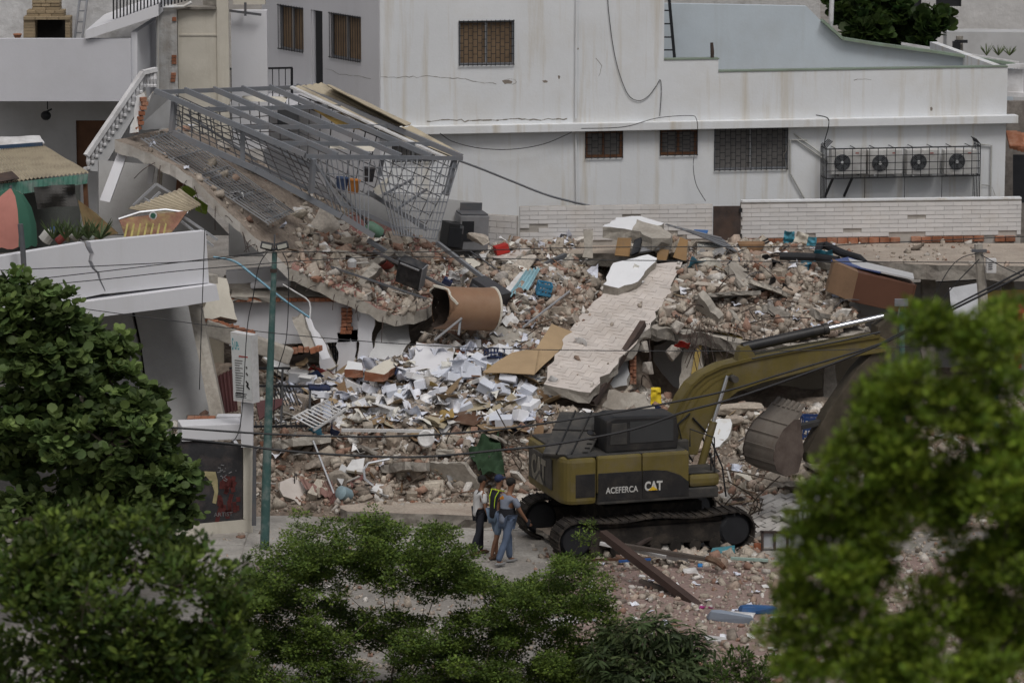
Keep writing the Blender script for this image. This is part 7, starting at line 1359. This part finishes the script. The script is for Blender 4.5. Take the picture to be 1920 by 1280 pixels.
MB().tube([L(.55, -1.28, 2.34), L(.55, -1.28, 2.72), L(1.1, -1.28, 2.5), L(1.12, -1.28, 1.75)], .018, 6).build('handrail', BLKP, EXC)
lb('hand_grip', 1.05, 1.08, -1.2, -1.17, 1.75, 2.15, BLKP, bev=0); lb('boom_foot', .2, .85, -.42, .42, 1.4, 2.3, DGREY)
# ================================================================== people
def skin(name, J, E_, mats, parent, off, rotm, sub=2, extra=None):
    bm = bmesh.new(); vl = {}; lay_ = bm.verts.layers.skin.verify()
    for k, (p, r) in J.items():
        v = bm.verts.new(p); v[lay_].radius = (r, r) if not isinstance(r, tuple) else r; vl[k] = v
    next(iter(vl.values()))[lay_].use_root = True
    for a, b_ in E_: bm.edges.new((vl[a], vl[b_]))
    me = bpy.data.meshes.new(name); bm.to_mesh(me); bm.free(); o = bpy.data.objects.new(name, me); COL.objects.link(o); md = o.modifiers.new('s', 'SKIN'); md.use_smooth_shade = True; o.modifiers.new('u', 'SUBSURF').levels = sub; o.modifiers['u'].render_levels = sub
    dg = bpy.context.evaluated_depsgraph_get(); m2 = bpy.data.meshes.new_from_object(o.evaluated_get(dg)); bpy.data.objects.remove(o)
    if extra:
        bm = bmesh.new(); bm.from_mesh(m2); t = bpy.data.meshes.new('t'); t.from_pydata([tuple(v) for v in extra.v], [], extra.f); bm.from_mesh(t); bmesh.ops.recalc_face_normals(bm, faces=bm.faces); bm.to_mesh(m2); bm.free()
    m2.materials.clear(); m2.materials.append(mats); m2.polygons.foreach_set('use_smooth', [True]*len(m2.polygons))
    return place(name, m2, parent, Matrix.Translation(off) @ rotm)
SKN = mat('skin_tone', (.20, .105, .065), .6, .08, 8, 0); HAIR = mat('black_hair', (.012, .011, .01), .8, .2, 30, .3)
def person(label, px, py, H, yaw, legs, arms, shirt, pants, shoe, long_pants=True, lean_=.03, head_turn=0, hat=None, glove=None):
    base = WZ(px, py, 0); T = thing('person', label, 'person', base); s = H/1.75; rm = Matrix.Rotation(R(yaw), 4, 'Z') @ Matrix.Scale(s, 4); J, JS, JP = {}, {}, {}
    def add(k, p, r): J[k] = (Vector(p), r)
    lg = {}
    for sd, (a, b_) in zip('LR', legs):
        y = .095 if sd == 'L' else -.095; hp = Vector((0, y, 0)); kn = hp+Vector((math.sin(R(a))*.44, y*.15, -math.cos(R(a))*.44)); an = kn+Vector((math.sin(R(b_))*.43, 0, -math.cos(R(b_))*.43)); lg[sd] = (hp, kn, an)
    zz = .085-min(lg['L'][2].z, lg['R'][2].z); Z = Vector((0, 0, zz))
    add('pel', (0, 0, zz+.03), (.12, .15)); add('sp', (lean_*.4, 0, zz+.22), (.105, .14)); add('ch', (lean_, 0, zz+.42), (.115, .165)); add('nk0', (lean_*1.3, 0, zz+.54), .06); add('nk', (lean_*1.6+.01, 0, zz+.60), .052); add('hd0', (lean_*1.8+.03, 0, zz+.67), (.075, .07)); add('hd1', (lean_*2+.025, 0, zz+.76), (.098, .078)); add('hd2', (lean_*2+.015, 0, zz+.83), (.07, .06))
    E_ = [('pel', 'sp'), ('sp', 'ch'), ('ch', 'nk0'), ('nk0', 'nk'), ('nk', 'hd0'), ('hd0', 'hd1'), ('hd1', 'hd2')]
    for sd in 'LR':
        hp, kn, an = [v+Z for v in lg[sd]]; add('h'+sd, hp, .088); add('k'+sd, kn, .056); add('c'+sd, lerp(kn, an, .35)+Vector((-.015, 0, 0)), .055); add('a'+sd, an, .037); add('t'+sd, an+Vector((.14, 0, -.045)), .035)
        E_ += [('pel', 'h'+sd), ('h'+sd, 'k'+sd), ('k'+sd, 'c'+sd), ('c'+sd, 'a'+sd), ('a'+sd, 't'+sd)]
    fing = MB()
    for sd, (a, out, el) in zip('LR', arms):
        y = 1 if sd == 'L' else -1; sh = Vector((lean_*1.1, y*.185, zz+.475)); eb = sh+Vector((math.sin(R(a))*.29, y*math.sin(R(out))*.29, -math.cos(R(a))*.29)); wr = eb+Vector((math.sin(R(a+el))*.25, y*math.sin(R(out*.4))*.2, -math.cos(R(a+el))*.25)); hn_ = wr+(wr-eb).normalized()*.07
        add('s'+sd, sh, .062); add('e'+sd, eb, .043); add('w'+sd, wr, .029); add('n'+sd, hn_, (.036, .022)); E_ += [('ch', 's'+sd), ('s'+sd, 'e'+sd), ('e'+sd, 'w'+sd), ('w'+sd, 'n'+sd)]
        d = (wr-eb).normalized(); fx = Vector((1, 0, 0)).cross(d).cross(d)*-1; fx = Vector((1, 0, 0))-d*d.x; fx.normalize()
        for k in range(4): b0 = hn_+d*.02+fx*(.028-k*.018); l_ = (.07, .078, .072, .058)[k]; fing.tube([b0, b0+d*l_*.6+Vector((.01, 0, 0)), b0+d*l_+Vector((.028, 0, .0))], [.010, .009, .007], 6)
        tb = wr+d*.03+fx*.03; fing.tube([tb, tb+fx*.03+d*.03, tb+fx*.035+d*.06], [.012, .01, .008], 6)
    hd1 = J['hd1'][0]; fing.ell(hd1+Vector((.098, 0, -.02)), (.02, .013, .022), n=8, k=6)
    for y in (-1, 1): fing.ell(hd1+Vector((-.005, y*.078, -.015)), (.022, .01, .032), n=8, k=6)
    skin('body', J, E_, SKN, T, base, rm, 2, fing)
    face = MB()
    for y in (-.03, .03): face.ell(hd1+Vector((.088, y, .005)), (.008, .014, .007), n=8, k=5)
    face.ell(hd1+Vector((.085, 0, -.06)), (.008, .026, .006), n=8, k=5); o = face; me = bpy.data.meshes.new('eyes_and_mouth'); me.from_pydata([tuple(v) for v in face.v], [], face.f); me.materials.append(mat('feature_dark', (.05, .02, .015), .6)); place('eyes_and_mouth', me, T, Matrix.Translation(base) @ rm)
    def dilate(keys, k=1.0, ad=.0): return {q: (J[q][0], tuple(r+ad for r in J[q][1]) if isinstance(J[q][1], tuple) else J[q][1]+ad) for q in keys}
    JS = dilate(['sp', 'ch', 'pel', 'sL', 'sR'], ad=.018); JS['pel'] = (J['pel'][0]+Vector((0, 0, -.01)), (.15, .185)); JS['sp'] = (J['sp'][0], (.14, .18)); JS['top'] = (J['nk0'][0]-Vector((0, 0, .02)), .075); JS['hem'] = (J['pel'][0]+Vector((0, 0, -.11)), (.135, .17))
    for sd in 'LR': JS['m'+sd] = (lerp(J['s'+sd][0], J['e'+sd][0], .75), .068)
    skin('shirt', JS, [('sp', 'ch'), ('pel', 'sp'), ('pel', 'hem'), ('ch', 'top'), ('ch', 'sL'), ('ch', 'sR'), ('sL', 'mL'), ('sR', 'mR')], shirt, T, base, rm)
    JP = dilate(['pel', 'hL', 'hR', 'kL', 'kR'], ad=.018); E2 = [('pel', 'hL'), ('pel', 'hR'), ('hL', 'kL'), ('hR', 'kR')]
    if long_pants:
        for sd in 'LR': JP['c'+sd] = (J['c'+sd][0], .078); JP['a'+sd] = (J['a'+sd][0]+Vector((0, 0, .0)), .068); E2 += [('k'+sd, 'c'+sd), ('c'+sd, 'a'+sd)]
    skin('trousers' if long_pants else 'shorts', JP, E2, pants, T, base, rm)
    for sd in 'LR':
        sh_ = MB().ell(J['a'+sd][0]+Vector((.06, 0, -.045)), (.15, .052, .042), n=12, k=8); me = bpy.data.meshes.new('shoe'); me.from_pydata([tuple(v) for v in sh_.v], [], sh_.f); me.materials.append(shoe); place('shoe', me, T, Matrix.Translation(base) @ rm)
    hr = MB(); hr.ell(hd1+Vector((-.015, 0, .03)), (.108, .09, .095), n=14, k=10)
    if hat: hr.ell(hd1+Vector((.09, 0, .035)), (.09, .07, .012), n=12, k=6)
    me = bpy.data.meshes.new('hair'); me.from_pydata([tuple(v) for v in hr.v], [], hr.f); me.materials.append(hat or HAIR); me.polygons.foreach_set('use_smooth', [True]*len(me.polygons)); place('cap' if hat else 'hair', me, T, Matrix.Translation(base) @ rm)
    return T, J, base, rm
def onbody(T, name, mb, m, base, rm):
    me = bpy.data.meshes.new(name); me.from_pydata([tuple(v) for v in mb.v], [], mb.f); me.materials.append(m); return place(name, me, T, Matrix.Translation(base) @ rm)
DEN = mat('blue_denim', (.085, .115, .175), .9, .15, 6, .2); BLS = mat('grey_blue_shirt', (.19, .215, .27), .9, .1, 4, .15); WTS = mat('white_tee', (.52, .52, .52), .9, .08, 4, .15); BKS = mat('black_cloth', (.015, .016, .02), .9, .2, 4, .15); DNS = mat('light_denim', (.13, .18, .25), .9, .15, 6, .2)
T, J, ba, rm = person('man in grey blue shirt and jeans with black gloves, seen from behind', 950, 1058, 1.80, 38, [(20, 2), (-16, -26)], [(8, 10, 12), (22, 12, 14)], BLS, DEN, mat('grey_shoe', (.2, .2, .2), .8), lean_=.05)
b = MB(); p = J['sp'][0]; b.lathe(p+Vector((.0, 0, -.19)), (0, 0, 1), [(.165, 0), (.17, .1), (.165, .24)], 20, cap=False); onbody(T, 'back_support_belt', b, BKS, ba, rm)
b = MB(); c = J['ch'][0]
for k, (y, z, r_) in enumerate(((.04, .06, .045), (.10, .03, .035), (.0, .0, .03))): b.ell(c+Vector((-.125, y, z)), (.012, r_, r_), n=8, k=6)
onbody(T, 'shirt_print', b, mat('orange_print', (.55, .22, .02), .8), ba, rm); b = MB(); [onbody(T, 'glove', MB().ell(J[k][0], (.05, .04, .09)), BKS, ba, rm) for k in ('nL', 'nR')]
T, J, ba, rm = person('man in black shirt, navy cap and denim shorts with yellow vest strap', 931, 1046, 1.74, 42, [(14, -2), (-10, -22)], [(10, 8, 20), (-6, 8, 10)], BKS, DNS, mat('brown_shoe', (.1, .06, .04), .8), False, hat=NVY)
HV = mat('hi_vis_yellow', (.45, .62, .03), .7); b = MB()
for s_ in (-1, 1): b.tube([J['sp'][0]+Vector((-.13, s_*.06, -.15)), J['sp'][0]+Vector((-.135, s_*.07, .05)), J['ch'][0]+Vector((-.145, s_*.09, 0)), J['ch'][0]+Vector((-.06, s_*.12, .14)), J['ch'][0]+Vector((.10, s_*.1, .1))], .010, 6)
b.tube([J['ch'][0]+Vector((-.06, .10, .14)), J['ch'][0]+Vector((-.08, 0, .15)), J['ch'][0]+Vector((-.06, -.10, .14))], .010, 6); onbody(T, 'vest_strap', b, HV, ba, rm)
T, J, ba, rm = person('man in white tee shirt and dark trousers turning toward the others', 900, 1040, 1.66, 20, [(8, 0), (-10, -18)], [(12, 14, 60), (4, 10, 16)], WTS, mat('dark_trousers', (.02, .022, .03), .9), mat('brown_shoe', (.1, .06, .04), .8), lean_=.02)
b = MB(); b.tube([J['ch'][0]+Vector((-.08, -.12, .14)), J['ch'][0]+Vector((-.14, 0, -.05)), J['sp'][0]+Vector((-.11, .12, -.05))], .012, 5); onbody(T, 'bag_strap', b, BKS, ba, rm)
# ================================================================== trees and shrubs
def leaf_proto(kind):
    if kind == 'round':
        V = [(0, 0, -.04)]+[(.5*math.cos(a), .5*math.sin(a)*.92, .05) for a in np.linspace(0, 2*math.pi, 9)[:-1]]; T = [(0, 1+i, 1+(i+1) % 8) for i in range(8)]
    elif kind == 'long': V = [(0, 0, 0), (.35, .11, .03), (.35, -.11, .03), (.7, .09, -.04), (.7, -.09, -.04), (1, 0, -.16)]; T = [(0, 2, 1), (1, 2, 3), (2, 4, 3), (3, 4, 5)]
    elif kind == 'oval': V = [(0, 0, 0), (.35, .24, .05), (.35, -.24, .05), (.75, .19, .02), (.75, -.19, .02), (1, 0, -.05)]; T = [(0, 2, 1), (1, 2, 3), (2, 4, 3), (3, 4, 5)]
    else: V = [(0, 0, 0), (.5, .22, .02), (1, 0, 0), (.5, -.22, .02)]; T = [(0, 3, 1), (1, 3, 2)]
    return np.array(V, float), np.array(T)
def tree(name, label, base, clumps, kind, nspr, k, leaf, spread, c0, c1, trunk=.1, up=.6, cat='tree', singles=0, bright=(.6, 1.25), forkt=.45, wid=1., split=0):
    T = thing(name, label, cat, base); base = Vector(base); cl = [(W(x, y, Y), r, r*fl) for x, y, Y, r, fl in clumps]
    if split: cl = [(c+Vector((random.gauss(0, .36*r), random.gauss(0, .4*r), random.gauss(0, .36*z))), r*f_, z*f_) for c, r, z in cl for f_ in [random.uniform(.45, .8) for _ in range(split)]]
    w = np.array([r**2 for _, r, _ in cl]); w /= w.sum()
    ci = rng.choice(len(cl), nspr, p=w); cc = np.array([c[:] for c, _, _ in cl])[ci]; rr = np.array([(r, r, z) for _, r, z in cl])[ci]
    v = rng.normal(size=(nspr, 3)); v /= np.linalg.norm(v, axis=1)[:, None]; lump = np.array([1+.3*noise.noise(Vector(a)*2.2+Vector(b_)*3) for a, b_ in zip(v, cc)])
    p = cc+v*rr*((rng.uniform(.2, 1, nspr)**.45)*lump)[:, None]; br = rng.uniform(*bright, nspr); hue = rng.random(nspr); N = nspr*k
    rep = lambda a: np.repeat(a, k, 0)
    a = 2*math.pi*(np.tile(np.arange(k), nspr)+rng.random(N))/k; el = rng.normal(up, .35, N); d = np.stack([np.cos(a)*np.cos(el), np.sin(a)*np.cos(el), np.sin(el)], 1)+rep(v)*.35; d /= np.linalg.norm(d, axis=1)[:, None]
    P = rep(p)+d*(spread*rng.uniform(.15, 1, N))[:, None]; n = np.array((0, 0, 1.))+rep(v)*.6+rng.normal(size=(N, 3))*.35; y = np.cross(n, d); y /= np.linalg.norm(y, axis=1)[:, None]+1e-9; Q = np.stack([d, y, np.cross(d, y)], 2)
    s = leaf*rng.uniform(.6, 1.25, N); S = np.stack([s, s*wid, s], 1); h = rep(hue)[:, None]; Cc = (np.array(c0)*(1-h)+np.array(c1)*h)*(rep(br)*rng.uniform(.8, 1.2, N))[:, None]; pr = [leaf_proto(kind)]
    if singles:
        order = np.argsort(P[:, 1]-P[:, 2]*.3)[:singles*3]; pick = rng.choice(order, min(singles, len(order)), replace=False); me = bpy.data.meshes.new('leaf'); me.from_pydata(pr[0][0].tolist(), [], pr[0][1].tolist()); me.materials.append(LEAFO)
        for i in pick: o = place('leaf', me, T, Matrix.Translation(Vector(P[i])) @ Matrix(Q[i].tolist()).to_4x4() @ Matrix.Diagonal((*S[i], 1))); o.color = (*Cc[i], 1)
        kp = np.ones(N, bool); kp[pick] = False; P, Q, S, Cc = P[kp], Q[kp], S[kp], Cc[kp]
    cr = scat('crown', pr, P, S, Q, Cc, LEAF, T); cr['kind'] = 'stuff'
    b = MB(); zc = sum((c for c, _, _ in cl), Vector())/len(cl); zmin = min(c.z for c, _, _ in cl); fork = Vector((lerp(base.x, zc.x, .5), lerp(base.y, zc.y, .5), lerp(base.z, min(zc.z, zmin+.3), .8)))
    b.tube([base, lerp(base, fork, .5)+Vector((trunk*.5, 0, 0)), fork], [trunk*1.3, trunk*1.05, trunk*.8], 8)
    nodes = [(fork, trunk*.6, 0.)]
    for c, r, _ in sorted(cl, key=lambda q: (q[0]-fork).length):          # each limb grows from the nearest limb already there
        q, rad, ln = min(nodes, key=lambda nd: (nd[0]-c).length+.35*nd[2]); e = max(rad*.72, trunk*.09); md = lerp(q, c, .5)+Vector(rng.normal(0, .1*(c-q).length+.01, 3)); b.tube([q, md, c], [rad*.8, (rad*.8+e)/2, e], 5); nodes.append((c, e, ln+(c-q).length))
    for i in rng.choice(nspr, min(nspr, 320), replace=False): q = Vector(p[i]); b.tube([lerp(Vector(cc[i]), q, .15), lerp(Vector(cc[i]), q, .6)+Vector(rng.normal(0, .03, 3)), q], [trunk*.07+.002, trunk*.05+.002, .002], 3)
    b.build('trunk', BARK, T); return T
def cl_(lst, Y, ppm, fl=.85, jit=0): return [(x, y, Y+random.uniform(-jit, jit), r/ppm, fl) for x, y, r in lst]
SGc = [(15, 575, 55), (60, 570, 50), (110, 600, 60), (40, 650, 80), (165, 640, 50), (120, 700, 90), (30, 760, 90), (205, 690, 60), (215, 760, 80), (150, 820, 110), (255, 800, 55), (285, 850, 65), (50, 880, 100), (260, 910, 100), (335, 890, 42), (335, 950, 42), (150, 950, 110), (320, 1010, 45), (30, 980, 90)]
tree('sea_grape_tree', 'broad round leaved tree in front of the cracked parapet at left', WZ(120, 1230, 0), cl_(SGc, 74, 95, .9, 1.0), 'round', 2700, 7, .19, .22, (.08, .135, .045), (.17, .235, .07), .12, singles=300, up=.35, bright=(.4, 1.4), split=4)
LLc = [(40, 1060, 110), (160, 1040, 90), (270, 1040, 90), (350, 1080, 80), (400, 1150, 70), (425, 1230, 70), (100, 1150, 130), (250, 1160, 130), (350, 1220, 90), (40, 1250, 120), (170, 1270, 130), (300, 1290, 120), (420, 1320, 80)]
tree('near_shrub_tree', 'soft focus leafy tree top filling the lower left corner', Vector((W(200, 1200, 44).x, 44, 0)), cl_(LLc, 44, 158, .9, .8), 'oval', 3000, 7, .11, .13, (.045, .09, .018), (.12, .165, .028), .1, bright=(.35, 1.5), split=4)
RTc = [(1680, 880, 60), (1610, 950, 55), (1700, 1000, 55), (1860, 1070, 75), (1630, 1130, 55), (1640, 1040, 55), (1740, 1160, 50), (1762, 622, 55), (1870, 605, 45), (1820, 650, 60), (1905, 650, 50), (1720, 700, 50), (1645, 735, 45), (1615, 790, 45), (1575, 880, 42), (1545, 930, 42), (1640, 850, 75), (1740, 770, 60), (1800, 800, 80), (1890, 760, 75), (1560, 1000, 60), (1500, 1060, 50), (1650, 960, 80), (1760, 900, 80), (1870, 900, 90), (1600, 1080, 60), (1500, 1130, 50), (1800, 1000, 60), (1900, 1040, 70), (1560, 1180, 60), (1640, 1190, 55), (1470, 1210, 45), (1830, 1150, 80), (1910, 1180, 80), (1720, 1230, 70), (1850, 1260, 80), (1620, 1270, 70), (1510, 1270, 60), (1780, 1290, 80), (1690, 1290, 80), (1950, 850, 90), (1950, 1050, 90)]
tree('blurred_tree', 'bright green out of focus tree crown filling the right foreground', Vector((W(1760, 1280, 26).x, 26, 0)), cl_(RTc, 26, 270, .95, .3), 'oval', 6000, 8, .06, .085, (.115, .20, .02), (.22, .285, .03), .045, bright=(.35, 1.4), split=4)
ACt = [(400, 1095), (500, 1035), (560, 975), (600, 985), (660, 1000), (700, 965), (760, 1000), (830, 990), (868, 1020), (885, 1068), (960, 1092), (1020, 1070), (1060, 1045), (1110, 1035), (1150, 1110)]
ac = []
while len(ac) < 430:
    x = random.uniform(425, 1150); i = max(j for j in range(len(ACt)) if ACt[j][0] <= x) if x < 1150 else len(ACt)-2; i = min(i, len(ACt)-2); tpy = lerp(ACt[i][1], ACt[i+1][1], (x-ACt[i][0])/(ACt[i+1][0]-ACt[i][0])); y = tpy+10+random.random()**1.1*(1310-tpy)
    if 640 < x < 900 and 1100 < y < 1150 and random.random() < .8: continue
    ac.append((x, y, random.uniform(13, 36)))
ac += [(620, 990, 30), (680, 985, 30), (740, 1000, 32), (800, 1000, 30), (840, 1000, 24), (560, 1000, 30), (500, 1040, 30), (650, 1030, 36), (720, 1040, 36), (790, 1040, 36), (580, 1040, 34), (1105, 985, 12), (1095, 1010, 18), (560, 965, 16), (700, 955, 12), (480, 1090, 20)]
tree('acacia_tree', 'feathery small leaved acacia in the lower centre foreground', WZ(760, 1330, 0), cl_(ac, 67.5, 104, .5, 1.2), 'diamond', 27000, 8, .062, .11, (.075, .13, .03), (.15, .21, .035), .055, up=.15, bright=(.4, 1.5), wid=1.3)
MGc = [(1160, 1190, 40), (1220, 1180, 45), (1280, 1195, 40), (1310, 1230, 35), (1130, 1240, 40), (1200, 1250, 55), (1270, 1260, 50), (1180, 1290, 50), (1320, 1280, 35)]
tree('mango_tree', 'dark mango bush with long drooping leaves at the bottom', WZ(1220, 1340, 0), cl_(MGc, 66, 106, .8, .5), 'long', 560, 9, .22, .09, (.045, .075, .03), (.09, .12, .045), .05, up=-.35, bright=(.4, 1.5))
tree('low_shrub', 'small leafy shrub at the bottom right of the mango bush', WZ(1400, 1320, 0), cl_([(1390, 1240, 30), (1360, 1265, 35), (1420, 1270, 35), (1450, 1250, 25)], 64, 110, .7, .3), 'oval', 260, 6, .08, .08, (.04, .08, .015), (.08, .12, .02), .04, cat='shrub')
tree('almond_tree', 'dark round leaved tree behind the building at the top right', W(1640, 150, 113), cl_([(1600, 20, 45), (1660, 25, 45), (1630, 65, 35), (1700, 55, 40), (1745, 45, 28), (1770, 42, 14), (1690, 85, 25), (1735, 88, 20), (1580, -20, 40)], 113, 64, .8, .8), 'round', 700, 6, .3, .3, (.025, .055, .015), (.055, .09, .02), .12)
# leafy shadow plants near the tracks
# ================================================================== overhead wires
def wire(label, pts, r, Y=77, grp=None):
    r *= .85; return cable('overhead_wire', label, [W(x, y, Y if len(p) == 2 else p[2]) for p in pts for x, y in [p[:2]]], r, BLACK, 'wire', grp)
wire('upper thick black cable sagging across the excavator hood', [(-120, 770), (150, 790), (350, 803), (500, 813), (640, 818), (780, 816), (940, 804), (1102, 781), (1265, 753), (1371, 730), (1468, 700), (1631, 651), (1700, 618), (1990, 470)], .026)
wire('lower thick black cable sagging across the boom foot', [(-120, 780), (150, 806), (400, 828), (520, 843), (650, 853), (790, 856), (940, 843), (1042, 832), (1184, 805), (1285, 771), (1387, 743), (1549, 686), (1640, 650), (1700, 622), (1990, 480)], .03)
wire('thin wire crossing the red slab level with the lamp heads', [(-120, 512), (200, 498), (400, 487), (515, 473), (760, 473), (1100, 464), (1500, 462), (1640, 456), (1990, 440)], .012, 79)
wire('thin wire ending at the lamp post passing the cracked parapet top', [(-120, 545), (0, 531), (200, 508), (400, 484), (515, 470)], .012, 80.3); wire('thin wire under the first one on the cracked parapet', [(-120, 550), (15, 540), (200, 523), (390, 503), (700, 482), (1000, 486), (1400, 490), (1835, 492), (1990, 494)], .012, 79.5)
wire('thin wire falling from the parapet across the heap to the boom', [(115, 573), (300, 598), (520, 625), (760, 645), (1000, 655), (1300, 658), (1560, 656), (1700, 650), (1990, 640)], .011, 78); wire('thin wire slanting from the concrete pole toward the boom tip', [(1700, 640), (1740, 600), (1780, 545), (1836, 486)], .014, 85); wire('second wire drooping from the concrete pole to the roof slab', [(1720, 620), (1770, 520), (1800, 485), (1836, 474)], .012, 86); wire('wire leaving the concrete pole to the right edge', [(1840, 478), (1880, 500), (1930, 520), (1990, 530)], .014, 89)
wire('vertical wire hanging beside the right end of the parapet', [(384, 430), (381, 520), (378, 600), (374, 730)], .012, 82); wire('dark wire hanging in a curve from the lamp heads', [(500, 474), (485, 500), (474, 560), (463, 620), (450, 800), (420, 835)], .012, 80.6); wire('second curved wire right of the lamp post', [(530, 474), (540, 500), (541, 560), (536, 640), (520, 700), (512, 790)], .012, 80.6)
cable('blue_hose', 'light blue pipe arching over the rubble beside the lamp post', [W(400, 482, 85.5), (W(440, 490, 85.5)), W(480, 520, 85.3), W(530, 560, 85.2), W(580, 595, 85.2)], .028, paint('hose_blue', (.16, .32, .42)), 'pipe'); cable('white_pipe', 'thin white bent pipe beside the blue one', [W(530, 533, 85.3), W(555, 548, 85.3), W(580, 566, 85.3), W(581, 596, 85.2)], .02, PIPE, 'pipe', sub=3)
